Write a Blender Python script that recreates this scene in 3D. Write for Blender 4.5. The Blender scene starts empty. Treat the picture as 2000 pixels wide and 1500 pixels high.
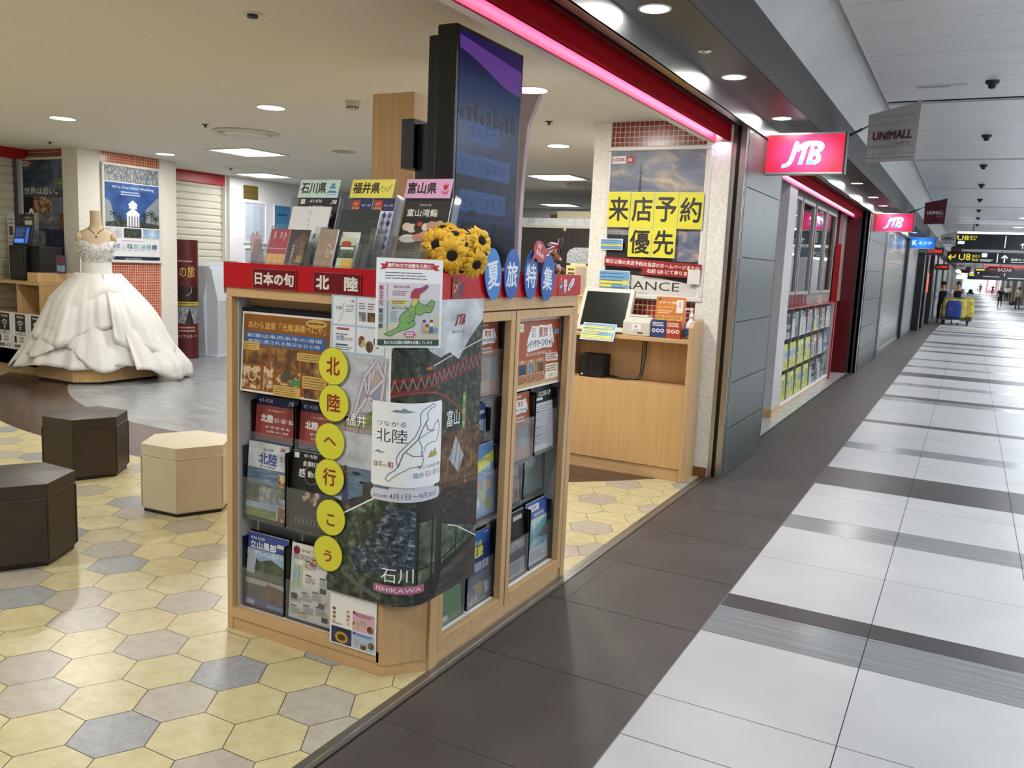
import bpy, bmesh, math, random
from mathutils import Vector, Matrix
random.seed(7)
PI = math.pi
scn = bpy.context.scene
COL = scn.collection
# ------------------------------------------------------------------ camera
cam_d = bpy.data.cameras.new('camera'); cam = bpy.data.objects.new('camera', cam_d); COL.objects.link(cam)
cam_d.sensor_fit = 'HORIZONTAL'; cam_d.sensor_width = 36; cam_d.lens = 1657.9/2000*36
cam_d.clip_start = .05; cam_d.clip_end = 400
def cam_basis(yaw, pitch, roll):
    f = Vector((math.sin(yaw)*math.cos(pitch), math.cos(yaw)*math.cos(pitch), math.sin(pitch)))
    r = Vector((math.cos(yaw), -math.sin(yaw), 0)); u = r.cross(f)
    return r*math.cos(roll)+u*math.sin(roll), -r*math.sin(roll)+u*math.cos(roll), f
cr, cu, cf = cam_basis(-.487206, -.143028, .044214)
cam.matrix_world = Matrix(((cr.x, cu.x, -cf.x, 0), (cr.y, cu.y, -cf.y, 0), (cr.z, cu.z, -cf.z, 1.5), (0, 0, 0, 1)))
scn.camera = cam
# ------------------------------------------------------------------ world, lamps, exposure
w = bpy.data.worlds.new('world'); scn.world = w; w.use_nodes = True
w.node_tree.nodes['Background'].inputs[0].default_value = (.80, .88, 1, 1)
w.node_tree.nodes['Background'].inputs[1].default_value = .22
scn.view_settings.view_transform = 'Standard'; scn.view_settings.look = 'None'
scn.view_settings.exposure = 0.0; scn.view_settings.gamma = 1; scn.view_settings.use_curve_mapping = False
WARM = (1, .97, .92); NEUT = (1, .98, .95); COOL = (.90, .955, 1); VIO = (.75, .62, 1)
def area(loc, sx, sy, power, col, rot=(0, 0, 0), spread=PI, shape='RECTANGLE'):
    l = bpy.data.lights.new('lamp', 'AREA'); l.shape = shape; l.size = sx; l.size_y = sy; l.energy = power; l.color = col; l.spread = spread
    o = bpy.data.objects.new('lamp', l); COL.objects.link(o); o.location = loc; o.rotation_euler = rot; return o
SHOP_Z = 2.555; MALL_Z = 3.1; SOF_Z = 2.60
# lamps of the travel shop: round downlights and square panels (positions of the fixtures built further down, plus those out of frame)
SHOP_DOWN = [(-7.06, 4.82), (-4.72, 4.89), (-8.36, 6.97), (-2.52, 4.84), (-3.42, 7.15)]
SHOP_DOWN_OFF = [(-2.4, .2), (-4.72, .9), (-7.06, 1.5)]
SHOP_PANEL = [(-7.07, 6.98), (-8.95, 9.15), (-4.62, 9.68), (-6.7, 14.2)]
for x, y in SHOP_DOWN: area((x, y, SHOP_Z-.005), .2, .2, 9 if x < -8 else 33, WARM, shape='DISK')
for x, y in SHOP_DOWN_OFF: area((x, y, SHOP_Z-.005), .2, .2, 40, WARM, shape='DISK')
for x, y in SHOP_PANEL: area((x, y, SHOP_Z-.0075), .5, .5, 19 if x < -8 else 14 if y > 12 else 38, NEUT)
# soffit downlights along the shop fronts, then the long lamps of the mall ceiling
SOF_Y = [1.2, 2.4, 3.64, 5.03, 6.43, 7.2, 11.0, 12.9, 14.4, 16.1, 17.3, 20, 22.5, 25, 27.5, 30, 33, 36]
for i, y in enumerate(SOF_Y): area((-1.317, y, SOF_Z-.005), .12, .12, 7, NEUT, shape='DISK')
for y in (0, 4.5, 9, 14, 19.5, 26, 34, 44, 56, 70, 86, 104, 124, 144, 166):
    k = 1 if y < 30 else 2.2
    area((2.3, y, MALL_Z-.02), 1.4, 2.6*k, (60 if y < 3 else 76 if y < 6 else 108)*k, COOL)
    area((4.75, y, 2.5), .25, 4.2*k, 48*k, COOL, rot=(0, PI*.86, 0))       # added unseen uplights on the other side, to brighten the mall ceiling
for y0, y1 in ((.5, 6.05), (7.4, 14.1)):                                          # LED strips hidden behind the red fascias
    area((-1.625, (y0+y1)/2, 2.44), .02, y1-y0, 1.0*(y1-y0), (.86, .74, 1), rot=(0, PI/2, 0))
area((-1.62, 6.0, 2.39), .05, .05, .22, VIO, rot=(0, 0, 0))

area((2.5, 170, 2.9), 6, 1, 1500, COOL, rot=(1.15, 0, 0))            # added lamp without a fixture, brightens the far mural wall
# ------------------------------------------------------------------ materials
def lin(c): c /= 255.; return c/12.92 if c <= .04045 else ((c+.055)/1.055)**2.4
def rgb(h):
    if isinstance(h, str): return tuple(lin(int(h[i:i+2], 16)) for i in (0, 2, 4))
    return h
MC = {}
def mat(name, h, rough=.5, metal=0., emit=0., ecol=None, coat=0., spec=.5):
    if name in MC: return MC[name]
    m = bpy.data.materials.new(name); m.use_nodes = True; b = m.node_tree.nodes['Principled BSDF']; c = rgb(h)
    b.inputs['Base Color'].default_value = (*c, 1); b.inputs['Roughness'].default_value = rough; b.inputs['Metallic'].default_value = metal
    b.inputs['Coat Weight'].default_value = coat; b.inputs['Specular IOR Level'].default_value = spec
    if emit: b.inputs['Emission Color'].default_value = (*rgb(ecol or h), 1); b.inputs['Emission Strength'].default_value = emit
    MC[name] = m; return m
def pm(h, rough=.42): return mat('print_'+h+('' if rough == .42 else str(rough)), h, rough)     # a printing ink
def nodes(m):
    nt = m.node_tree; return nt, nt.nodes, nt.links, nt.nodes['Principled BSDF']
def coords(nt, scale=(1, 1, 1), rot=(0, 0, 0), kind='Object'):
    tc = nt.nodes.new('ShaderNodeTexCoord'); mp = nt.nodes.new('ShaderNodeMapping')
    mp.inputs['Scale'].default_value = scale; mp.inputs['Rotation'].default_value = rot
    nt.links.new(tc.outputs[kind], mp.inputs[0]); return mp.outputs[0]
def ramp(nt, stops, fac, interp='LINEAR'):
    r = nt.nodes.new('ShaderNodeValToRGB'); r.color_ramp.interpolation = interp; e = r.color_ramp.elements
    while len(e) < len(stops): e.new(.5)
    for i, (p, h) in enumerate(stops): e[i].position = p; e[i].color = (*rgb(h), 1)
    nt.links.new(fac, r.inputs[0]); return r.outputs[0]
def noise_mat(name, stops, scale=5, stretch=(1, 1, 1), detail=4, rough=.5, metal=0., dist=0., bump=0., coat=0., tex='noise', kind='Object', nrough=.55):
    if name in MC: return MC[name]
    m = mat(name, 'ffffff', rough, metal, coat=coat); nt, N, L, b = nodes(m); v = coords(nt, stretch, kind=kind)
    if tex == 'noise':
        t = N.new('ShaderNodeTexNoise'); t.inputs['Detail'].default_value = detail; t.inputs['Distortion'].default_value = dist; t.inputs['Roughness'].default_value = nrough; out = t.outputs[0]
    elif tex == 'voronoi':
        t = N.new('ShaderNodeTexVoronoi'); out = t.outputs['Distance']
    t.inputs['Scale'].default_value = scale; L.new(v, t.inputs['Vector'])
    L.new(ramp(nt, stops, out), b.inputs['Base Color'])
    if bump:
        bp = N.new('ShaderNodeBump'); bp.inputs['Strength'].default_value = bump; bp.inputs['Distance'].default_value = .01
        L.new(out, bp.inputs['Height']); L.new(bp.outputs[0], b.inputs['Normal'])
    return m
def wood(name, a, b_, rough=.4, axis=2, scale=1.0):
    s = [38*scale, 38*scale, 38*scale]; s[axis] = 1.4*scale
    return noise_mat(name, [(.3, a), (.7, b_)], 1, tuple(s), 3, rough)
def clear(name, h='ffffff', gloss=.10, haze=0.0, rough=.03, fres=.5):
    if name in MC: return MC[name]
    m = bpy.data.materials.new(name); m.use_nodes = True; nt = m.node_tree; nt.nodes.clear()
    o = nt.nodes.new('ShaderNodeOutputMaterial'); t = nt.nodes.new('ShaderNodeBsdfTransparent'); g = nt.nodes.new('ShaderNodeBsdfGlossy'); d = nt.nodes.new('ShaderNodeBsdfDiffuse')
    t.inputs[0].default_value = (*rgb(h), 1); g.inputs['Roughness'].default_value = rough; d.inputs[0].default_value = (*rgb(h), 1)
    lw = nt.nodes.new('ShaderNodeLayerWeight'); lw.inputs['Blend'].default_value = .25
    ma = nt.nodes.new('ShaderNodeMath'); ma.operation = 'MULTIPLY_ADD'; ma.inputs[1].default_value = fres; ma.inputs[2].default_value = gloss*.5
    nt.links.new(lw.outputs['Fresnel'], ma.inputs[0])
    mx = nt.nodes.new('ShaderNodeMixShader'); nt.links.new(ma.outputs[0], mx.inputs[0]); nt.links.new(t.outputs[0], mx.inputs[1]); nt.links.new(g.outputs[0], mx.inputs[2])
    m2 = nt.nodes.new('ShaderNodeMixShader'); m2.inputs[0].default_value = haze; nt.links.new(mx.outputs[0], m2.inputs[1]); nt.links.new(d.outputs[0], m2.inputs[2])
    nt.links.new(m2.outputs[0], o.inputs[0]); MC[name] = m; return m
def tile_mat(name, a, b_, grout, size=.05, rough=.25):
    # small square glazed mosaic, laid in the object's own x/y/z grid
    if name in MC: return MC[name]
    m = mat(name, a, rough); nt, N, L, b = nodes(m); tc = N.new('ShaderNodeTexCoord'); sp = N.new('ShaderNodeSeparateXYZ'); L.new(tc.outputs['Object'], sp.inputs[0])
    geo = N.new('ShaderNodeNewGeometry'); gs = N.new('ShaderNodeSeparateXYZ'); L.new(geo.outputs['True Normal'], gs.inputs[0])
    def mth(op, x, y=None):
        n = N.new('ShaderNodeMath'); n.operation = op
        for i, v in enumerate((x, y)):
            if v is None: continue
            if isinstance(v, (int, float)): n.inputs[i].default_value = v
            else: L.new(v, n.inputs[i])
        return n.outputs[0]
    nx = mth('ABSOLUTE', gs.outputs[0]); big = mth('GREATER_THAN', nx, .5)
    u = mth('ADD', mth('MULTIPLY', sp.outputs[0], mth('SUBTRACT', 1, big)), mth('MULTIPLY', sp.outputs[1], big))
    fu = mth('FRACT', mth('DIVIDE', u, size)); fv = mth('FRACT', mth('DIVIDE', sp.outputs[2], size))
    g = mth('MAXIMUM', mth('LESS_THAN', fu, .13), mth('LESS_THAN', fv, .13))
    wn = N.new('ShaderNodeTexWhiteNoise'); cb = N.new('ShaderNodeCombineXYZ')
    L.new(mth('FLOOR', mth('DIVIDE', u, size)), cb.inputs[0]); L.new(mth('FLOOR', mth('DIVIDE', sp.outputs[2], size)), cb.inputs[1]); L.new(cb.outputs[0], wn.inputs[0])
    mx = N.new('ShaderNodeMix'); mx.data_type = 'RGBA'; L.new(g, mx.inputs[0]); L.new(ramp(nt, [(0, a), (1, b_)], wn.outputs[0]), mx.inputs[6]); mx.inputs[7].default_value = (*rgb(grout), 1)
    L.new(mx.outputs[2], b.inputs['Base Color']); return m

WOOD = wood('beech_wood', 'bf9a6b', 'cfab7c'); WOOD_H = wood('beech_wood_level', 'bf9a6b', 'cfab7c', axis=0); WOOD_D = wood('beech_wood_light', 'cba26b', 'd7b07c')
WHITE = mat('white_paint', 'e4e2dc', .6); BLACK = mat('black_plastic', '0c0c0d', .35); STEEL = mat('stainless', 'b4b4b0', .28, 1.)
DARK = mat('dark_grey', '303234', .5); RED = mat('red_acrylic', 'b81418', .22); REDP = mat('red_paint', 'a80f18', .4); PAPER = mat('paper_white', 'ebeced', .5)
ACR = clear('clear_acrylic', 'f4f7fa', .14, .02); HAZE = clear('hazy_acrylic', 'f8f9fa', .02, .04, fres=.14)
WALLP = noise_mat('textured_wallpaper', [(.3, 'd8d4c8'), (.7, 'ece9e0')], 60, detail=2, rough=.8, bump=.3)

# ------------------------------------------------------------------ object helpers
def tag(o, label=None, cat=None, group=None, kind=None):
    if label: o['label'] = label
    if cat: o['category'] = cat
    if group: o['group'] = group
    if kind: o['kind'] = kind
    return o
def thing(name, label, cat, loc=(0, 0, 0), rotz=0, group=None):
    o = bpy.data.objects.new(name, None); COL.objects.link(o); o.empty_display_size = .05
    o.location = loc; o.rotation_euler = (0, 0, rotz); return tag(o, label, cat, group)
TXT = {}
def glyphs(s):
    if s not in TXT:
        cu_ = bpy.data.curves.new('t', 'FONT'); cu_.body = s; cu_.resolution_u = 2
        o = bpy.data.objects.new('t', cu_); COL.objects.link(o)
        me = bpy.data.meshes.new_from_object(o.evaluated_get(bpy.context.evaluated_depsgraph_get()))
        TXT[s] = ([(v.co.x, v.co.y) for v in me.vertices], [tuple(p.vertices) for p in me.polygons])
        bpy.data.objects.remove(o); bpy.data.curves.remove(cu_); bpy.data.meshes.remove(me)
    return TXT[s]
class MB:
    """collects boxes, prisms, tubes, lathes and flat prints and links them as one mesh object"""
    def __init__(s): s.v = []; s.f = []; s.m = []; s.mats = []; s.layer = 0; s.T = None
    def mi(s, m):
        if m not in s.mats: s.mats.append(m)
        return s.mats.index(m)
    def add(s, vs, fs, m):
        n = len(s.v)
        s.v += [tuple(s.T @ Vector(p)) if s.T else tuple(p) for p in vs]
        i = s.mi(m)
        for f in fs: s.f.append(tuple(n+k for k in f)); s.m.append(i)
        return s
    def box(s, x0, y0, z0, x1, y1, z1, m):
        x0, x1 = min(x0, x1), max(x0, x1); y0, y1 = min(y0, y1), max(y0, y1); z0, z1 = min(z0, z1), max(z0, z1)
        return s.add([(x0, y0, z0), (x1, y0, z0), (x1, y1, z0), (x0, y1, z0), (x0, y0, z1), (x1, y0, z1), (x1, y1, z1), (x0, y1, z1)],
                     [(0, 3, 2, 1), (4, 5, 6, 7), (0, 1, 5, 4), (1, 2, 6, 5), (2, 3, 7, 6), (3, 0, 4, 7)], m)
    def prism(s, pts, z0, z1, m, cap=True):
        n = len(pts); a = sum(pts[i][0]*pts[(i+1) % n][1]-pts[(i+1) % n][0]*pts[i][1] for i in range(n))
        if a < 0: pts = pts[::-1]
        fs = [(i, (i+1) % n, n+(i+1) % n, n+i) for i in range(n)]
        if cap: fs += [tuple(range(n-1, -1, -1)), tuple(range(n, 2*n))]
        return s.add([(x, y, z0) for x, y in pts]+[(x, y, z1) for x, y in pts], fs, m)
    def extr(s, pts, y0, y1, m):          # polygon in x/z pushed along y
        n = len(pts); a = sum(pts[i][0]*pts[(i+1) % n][1]-pts[(i+1) % n][0]*pts[i][1] for i in range(n))
        if a < 0: pts = pts[::-1]
        return s.add([(x, y0, z) for x, z in pts]+[(x, y1, z) for x, z in pts],
                     [tuple(range(n)), tuple(range(2*n-1, n-1, -1))]+[(i, n+i, n+(i+1) % n, (i+1) % n) for i in range(n)], m)
    def extx(s, pts, x0, x1, m):          # polygon in y/z pushed along x
        n = len(pts); a = sum(pts[i][0]*pts[(i+1) % n][1]-pts[(i+1) % n][0]*pts[i][1] for i in range(n))
        if a < 0: pts = pts[::-1]
        return s.add([(x0, y, z) for y, z in pts]+[(x1, y, z) for y, z in pts],
                     [tuple(range(n-1, -1, -1)), tuple(range(n, 2*n))]+[(i, (i+1) % n, n+(i+1) % n, n+i) for i in range(n)], m)
    def lathe(s, prof, m, c=(0, 0, 0), n=24, sx=1, sy=1, cap=True):
        vs = []; fs = []
        for r, z in prof:
            for k in range(n): a = 2*PI*k/n; vs.append((c[0]+r*math.cos(a)*sx, c[1]+r*math.sin(a)*sy, c[2]+z))
        for i in range(len(prof)-1):
            for k in range(n): k2 = (k+1) % n; fs.append((i*n+k, i*n+k2, (i+1)*n+k2, (i+1)*n+k))
        if cap: fs.append(tuple(range(n-1, -1, -1))); q = (len(prof)-1)*n; fs.append(tuple(range(q, q+n)))
        return s.add(vs, fs, m)
    def tube(s, path, r, m, n=8):
        P = [Vector(p) for p in path]; vs = []; fs = []; rr = r if isinstance(r, (list, tuple)) else [r]*len(P)
        for i, p in enumerate(P):
            d = (P[min(i+1, len(P)-1)]-P[max(i-1, 0)]).normalized(); a = d.orthogonal().normalized()
            if i: 
                a = (pa-d*pa.dot(d)).normalized() if (pa-d*pa.dot(d)).length > 1e-5 else a
            pa = a; b = d.cross(a)
            for k in range(n): t = 2*PI*k/n; vs.append(tuple(p+(a*math.cos(t)+b*math.sin(t))*rr[i]))
        for i in range(len(P)-1):
            for k in range(n): k2 = (k+1) % n; fs.append((i*n+k, i*n+k2, (i+1)*n+k2, (i+1)*n+k))
        fs.append(tuple(range(n-1, -1, -1))); q = (len(P)-1)*n; fs.append(tuple(range(q, q+n)))
        return s.add(vs, fs, m)
    def ball(s, c, r, m, n=14, sx=1, sy=1, sz=1):
        k = max(4, n//2); return s.lathe([(r*math.sin(PI*i/k)+1e-4, -r*sz*math.cos(PI*i/k)) for i in range(k+1)], m, c, n, sx, sy)
    # ---- flat prints: u to the side, v up, lying in the x/z plane and facing -y; every new piece lies a hair in front of the last
    STEP = .00006
    def up(s): s.layer += 1; return -s.layer*s.STEP
    def rect(s, x0, y0, x1, y1, m):
        w_ = s.up(); return s.add([(x0, w_, y0), (x1, w_, y0), (x1, w_, y1), (x0, w_, y1)], [(0, 1, 2, 3)], m)
    def poly(s, pts, m):
        w_ = s.up(); n = len(pts); a = sum(pts[i][0]*pts[(i+1) % n][1]-pts[(i+1) % n][0]*pts[i][1] for i in range(n))
        if a < 0: pts = pts[::-1]
        return s.add([(x, w_, y) for x, y in pts], [tuple(range(n))], m)
    def disc(s, cx, cy, rx, ry, m, n=28):
        return s.poly([(cx+rx*math.cos(2*PI*k/n), cy+ry*math.sin(2*PI*k/n)) for k in range(n)], m)
    def rrect(s, x0, y0, x1, y1, r, m):
        p = []
        for cx, cy, a0 in ((x1-r, y1-r, 0), (x0+r, y1-r, 90), (x0+r, y0+r, 180), (x1-r, y0+r, 270)):
            for k in range(6): a = math.radians(a0+18*k); p.append((cx+r*math.cos(a), cy+r*math.sin(a)))
        return s.poly(p, m)
    def line(s, pts, wd, m, closed=False):
        if closed: pts = list(pts)+[pts[0]]
        w_ = s.up()
        for (ax, ay), (bx, by) in zip(pts[:-1], pts[1:]):
            l = math.hypot(bx-ax, by-ay) or 1; nx, ny = -(by-ay)/l*wd/2, (bx-ax)/l*wd/2
            s.add([(ax+nx, w_, ay+ny), (ax-nx, w_, ay-ny), (bx-nx, w_, by-ny), (bx+nx, w_, by+ny)], [(0, 1, 2, 3)], m)
        return s
    def text(s, t, x, y, h, m, w=None, align='c', bold=.012, shear=0, gap=None):
        """t set with its body height h (about the height of a capital or a kanji) on the baseline y; w squeezes it to a width"""
        V, F = glyphs(t)
        if not V: return s
        x0 = min(p[0] for p in V); x1 = max(p[0] for p in V); y0 = min(p[1] for p in V); y1 = max(p[1] for p in V)
        k = h/max(y1-y0, .5); kx = (w/(x1-x0)) if w else k; ox = {'l': 0, 'c': -(x1-x0)/2, 'r': -(x1-x0)}[align]
        w_ = s.up(); d = bold*.9
        for i, (dx, dy) in enumerate(((0, 0),) if bold < .008 else ((d, 0), (-d, 0), (0, d), (0, -d)) if bold < .028 else ((d, d), (-d, d), (d, -d), (-d, -d), (0, 0))):
            s.add([(x+(p[0]-x0+ox+dx)*kx+shear*(p[1]-y0)*k, w_-i*4e-6, y+(p[1]-y0+dy)*k) for p in V], F, m)
        return s
    def vtext(s, t, x, y, h, m, bold=.012, pitch=1.12):
        for i, ch in enumerate(t): s.text(ch, x, y-i*h*pitch-h, h, m, w=h*.92 if ch not in 'へこうっー！' else None, bold=bold)
        return s
    def greek(s, x0, y0, x1, y1, n, m, fill=.45, seed=1, jag=.25):
        r = random.Random(seed); p = (y1-y0)/n; w_ = s.up()
        for i in range(n):
            yy = y1-(i+.5)*p; e = x1-(x1-x0)*r.random()*jag; a = x0
            while a < e-1e-4:
                b = min(e, a+(x1-x0)*(.08+.22*r.random())); s.add([(a, w_, yy-p*fill/2), (b, w_, yy-p*fill/2), (b, w_, yy+p*fill/2), (a, w_, yy+p*fill/2)], [(0, 1, 2, 3)], m); a = b+(x1-x0)*.015
        return s
    def sheet(s, w_, h, m=None, t=.0012):
        s.box(0, 0, 0, w_, t, h, m or PAPER); return s
    def slice_u(s, us):
        bm = bmesh.new(); vs = [bm.verts.new(p) for p in s.v]
        for f, i in zip(s.f, s.m):
            try: fc = bm.faces.new([vs[k] for k in f]); fc.material_index = i
            except ValueError: pass
        for u in us: bmesh.ops.bisect_plane(bm, geom=bm.verts[:]+bm.edges[:]+bm.faces[:], plane_co=(u, 0, 0), plane_no=(1, 0, 0), dist=1e-6)
        bm.verts.index_update(); s.v = [tuple(v.co) for v in bm.verts]; s.f = [tuple(v.index for v in f.verts) for f in bm.faces]; s.m = [f.material_index for f in bm.faces]; bm.free(); return s
    def build(s, name, parent=None, loc=None, rot=None, smooth=False, bevel=0, label=None, cat=None, group=None, kind=None, local=False, seg=2, sub=0):
        """world coordinates by default: the origin goes to the base of the shape (or the parent's place); local=True keeps them"""
        vs = s.v
        if not local and parent is None and loc is None:
            xs, ys, zs = zip(*vs); o0 = Vector(((min(xs)+max(xs))/2, (min(ys)+max(ys))/2, min(zs))); vs = [tuple(Vector(p)-o0) for p in vs]; loc = o0
        elif not local and parent is not None:
            o0 = Vector(); q = parent
            while q: o0 += q.location; q = q.parent
            vs = [tuple(Vector(p)-o0) for p in vs]
        me = bpy.data.meshes.new(name); me.from_pydata(vs, [], s.f)
        for m in s.mats: me.materials.append(m)
        me.polygons.foreach_set('material_index', s.m); me.validate()
        if smooth: me.polygons.foreach_set('use_smooth', [True]*len(me.polygons))
        o = bpy.data.objects.new(name, me); COL.objects.link(o)
        if loc is not None: o.location = loc
        if rot: o.rotation_euler = rot
        if parent: o.parent = parent
        if bevel:
            b = o.modifiers.new('b', 'BEVEL'); b.width = bevel; b.segments = seg; b.limit_method = 'ANGLE'; b.angle_limit = .6
        if sub: q = o.modifiers.new('s', 'SUBSURF'); q.levels = q.render_levels = sub
        return tag(o, label, cat, group, kind)
def clip(poly, nx, ny, d):
    """the part of a polygon with nx*x+ny*y <= d"""
    out = []
    for i in range(len(poly)):
        a, b = poly[i], poly[(i+1) % len(poly)]; da, db = nx*a[0]+ny*a[1]-d, nx*b[0]+ny*b[1]-d
        if da <= 0: out.append(a)
        if da*db < 0: t = da/(da-db); out.append((a[0]+(b[0]-a[0])*t, a[1]+(b[1]-a[1])*t))
    return out
R90 = (0, 0, PI/2)        # turns a print to face the corridor (+x)
# ================================================================== the setting
def struct(mb, name, **k): return mb.build(name, kind='structure', **k)
# ---- shop floor: hexagon tiles, a dark brown arc and a grey stone field
HEX_Y = noise_mat('hex_yellow', [(.25, 'b0a174'), (.5, 'c2b78b'), (.72, 'cbc29d')], 16, detail=8, rough=.3, nrough=.68)
HEX_B = noise_mat('hex_bluegrey', [(.3, '85898c'), (.7, 'a3a5a3')], 26, detail=8, rough=.3, nrough=.68)
HEX_G = noise_mat('hex_beige', [(.3, '9f9888'), (.7, 'b8b0a1')], 20, detail=8, rough=.3, nrough=.68)
GROUT = mat('dark_grout', '57503f', .8)
BROWN = noise_mat('brown_plank_vinyl', [(.3, '3a2c24'), (.55, '4a382e'), (.8, '5b463a')], 3, (1, 5, 1), 5, .25, dist=.4)
SLATE = noise_mat('grey_stone_vinyl', [(.3, '787b7d'), (.55, '8d9092'), (.75, 'a6a9aa')], 2.2, (1, 2.2, 1), 8, .28, dist=1.2)
fl = MB(); R = .1355; CS = .2033; RS = .2347; SILL = -1.603
fl.box(-11, -3, -.06, SILL, 15.5, -.002, GROUT)
# tiles that are grey in the photograph, by where they lie
BLUE = [(-3.41, 2.09), (-2.18, 1.6), (-2.22, 2.06), (-1.64, 1.97), (-1.98, 2.32), (-3.42, 2.56), (-4.27, 3.25), (-3.96, 2.75), (-5.68, 3.57), (-6.67, 4.0), (-1.65, 4.07), (-0.85, 3.4)]
BEIGE = [(-3.22, 2.2), (-3.01, 2.08), (-2.79, 2.43), (-2.6, 2.08), (-2.79, 1.74), (-2.58, 1.61), (-2.18, 1.84), (-1.77, 2.07), (-3.64, 2.69), (-4.05, 3.11), (-3.62, 3.14), (-3.25, 2.9), (-4.63, 3.29), (-5.8, 3.51), (-6.24, 3.78), (-4.9, 3.81), (-3.65, 2.23), (-1.98, 5.47), (-1.99, 5.01), (-1.78, 4.43), (-1.65, 4.78), (-1.72, 4.0), (-1.83, 1.67)]
def near(c, L): return any(math.hypot(c[0]-p[0], c[1]-p[1]) < .115 for p in L)
rt = random.Random(3)
for i in range(-46, 6):
    for j in range(-24, 40):
        cx, cy = -2.19+CS*i, 1.6036+RS*(j+.5*(i % 2))
        if math.hypot(cx+5.7, cy-9) < 4.85 or cx < -10.6 or cy > 13: continue
        p = clip([(cx+(R-.0017)*math.cos(PI/3*k), cy+(R-.0017)*math.sin(PI/3*k)) for k in range(6)], 1, 0, SILL)
        if len(p) < 3: continue
        seen = cy > 1.2 and cx < -1.6 and (cx > -4.5 or cy < 4.4)
        m = HEX_B if near((cx, cy), BLUE) else HEX_G if near((cx, cy), BEIGE) else HEX_Y
        q = rt.random()
        if not seen: m = HEX_B if q < .1 else HEX_G if q < .25 else HEX_Y
        fl.add([(x, y, 0) for x, y in p], [tuple(range(len(p)))], m)
def disc_poly(r, lim): return clip([(-5.7+r*math.cos(2*PI*k/160), 9+r*math.sin(2*PI*k/160)) for k in range(160)], 1, 0, lim)
for r, z, m in ((5.03, .0008, BROWN), (4.25, .0016, SLATE)):
    p = disc_poly(r, SILL); fl.add([(x, y, z) for x, y in p], [tuple(range(len(p)))], m)
struct(fl, 'floor', local=True)
sill = MB()
sill.box(-1.603, -3, -.03, -1.552, 6.06, .004, mat('worn_steel', '8d8b88', .38, .9)); sill.box(-1.552, -3, -.03, -1.546, 6.06, .002, BLACK)
sill.box(-1.575, -3, 0, -1.57, 6.06, .0052, mat('bright_steel', 'c9c9c9', .2, 1))
struct(sill, 'trim_1', local=True)
o = MB()
for y in [1.2+.23*k for k in range(20)]: o.lathe([(.004, 0), (.004, .0055), (.0005, .0062)], STEEL, (-1.592, y, 0), 10)
o.build('sill_screws', label='row of small screws along the steel threshold strip', cat='screw', kind='structure', local=True)
# ---- mall floor
def zf(y): return 0 if y < 27 else -.42*min(1, (y-27)/28)
MW = noise_mat('white_porcelain', [(.3, 'b6b8bb'), (.7, 'c2c4c6')], 2, detail=3, rough=.33)
MS = noise_mat('grey_streak_tile', [(.3, '73777b'), (.55, '8b8f92'), (.75, 'a2a5a7')], 1, (1.2, 90, 1), 4, .2)
MD = noise_mat('dark_porcelain', [(.3, '3c383a'), (.7, '474245')], 3, detail=4, rough=.35)
MBR = noise_mat('brown_porcelain', [(.3, '3f3836'), (.7, '4b4441')], 4, detail=5, rough=.5)
MG = mat('pale_grout', '8d8a88', .7); DG = mat('thin_dark_joint', '2a2a2c', .7)
mf = MB()
ysb = [-3, 20, 27, 33, 40, 47, 55, 190]
for a, b in zip(ysb[:-1], ysb[1:]):
    for x0, x1, m in ((-1.8, -.85, MG), (-.85, 5.2, DG)):
        mf.add([(x0, a, zf(a)-.003), (x1, a, zf(a)-.003), (x1, b, zf(b)-.003), (x0, b, zf(b)-.003)], [(0, 1, 2, 3)], m)
rows = [(-3, .6, 'W'), (.6, .92, 'S'), (.92, 1.2, 'W'), (1.2, 1.83, 'W'), (1.83, 2.46, 'W'), (2.46, 2.77, 'W'), (2.77, 3.40, 'W'), (3.40, 3.72, 'S'), (3.72, 3.88, 'D'), (3.88, 4.51, 'W'), (4.51, 5.14, 'W'), (5.14, 5.44, 'S'), (5.44, 6.06, 'W'), (6.06, 6.39, 'W'),
        (6.39, 7.03, 'D'), (7.03, 7.35, 'W'), (7.35, 7.95, 'W'), (7.95, 8.24, 'S'), (8.24, 8.9, 'W'), (8.9, 9.53, 'W'), (9.53, 9.71, 'D'), (9.71, 10.6, 'W'), (10.6, 11.48, 'W'), (11.48, 11.78, 'S'), (11.78, 12.02, 'D'), (12.02, 13.2, 'W'), (13.2, 13.55, 'S'), (13.55, 14.6, 'W'), (14.6, 15.2, 'D'),
        (15.2, 16.2, 'W'), (16.2, 16.5, 'S'), (16.5, 17.8, 'W'), (17.8, 18.0, 'D'), (18.0, 19.9, 'W'), (19.9, 20.3, 'D'), (20.3, 21.4, 'W'), (21.4, 21.8, 'S'), (21.8, 22.8, 'W'), (22.8, 23.4, 'D'), (23.4, 25, 'W')]
y = 25; k = 0
while y < 186:
    a = (1.2, .5, 2.0, .7, 1.5, .35)[k % 6]*(1 if y < 55 else 2.2); rows.append((y, y+a, 'WSWDWS'[k % 6])); y += a; k += 1
xs = [-.85+.625*i for i in range(10)]
for a, b, t in rows:
    m = {'W': MW, 'S': MS, 'D': MD}[t]; j = .0016
    for x0, x1 in zip(xs[:-1], xs[1:]):
        mf.add([(x0+j, a+j, zf(a)), (x1-j, a+j, zf(a)), (x1-j, b-j, zf(b)), (x0+j, b-j, zf(b))], [(0, 1, 2, 3)], m)
y = -3+.11
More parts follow.
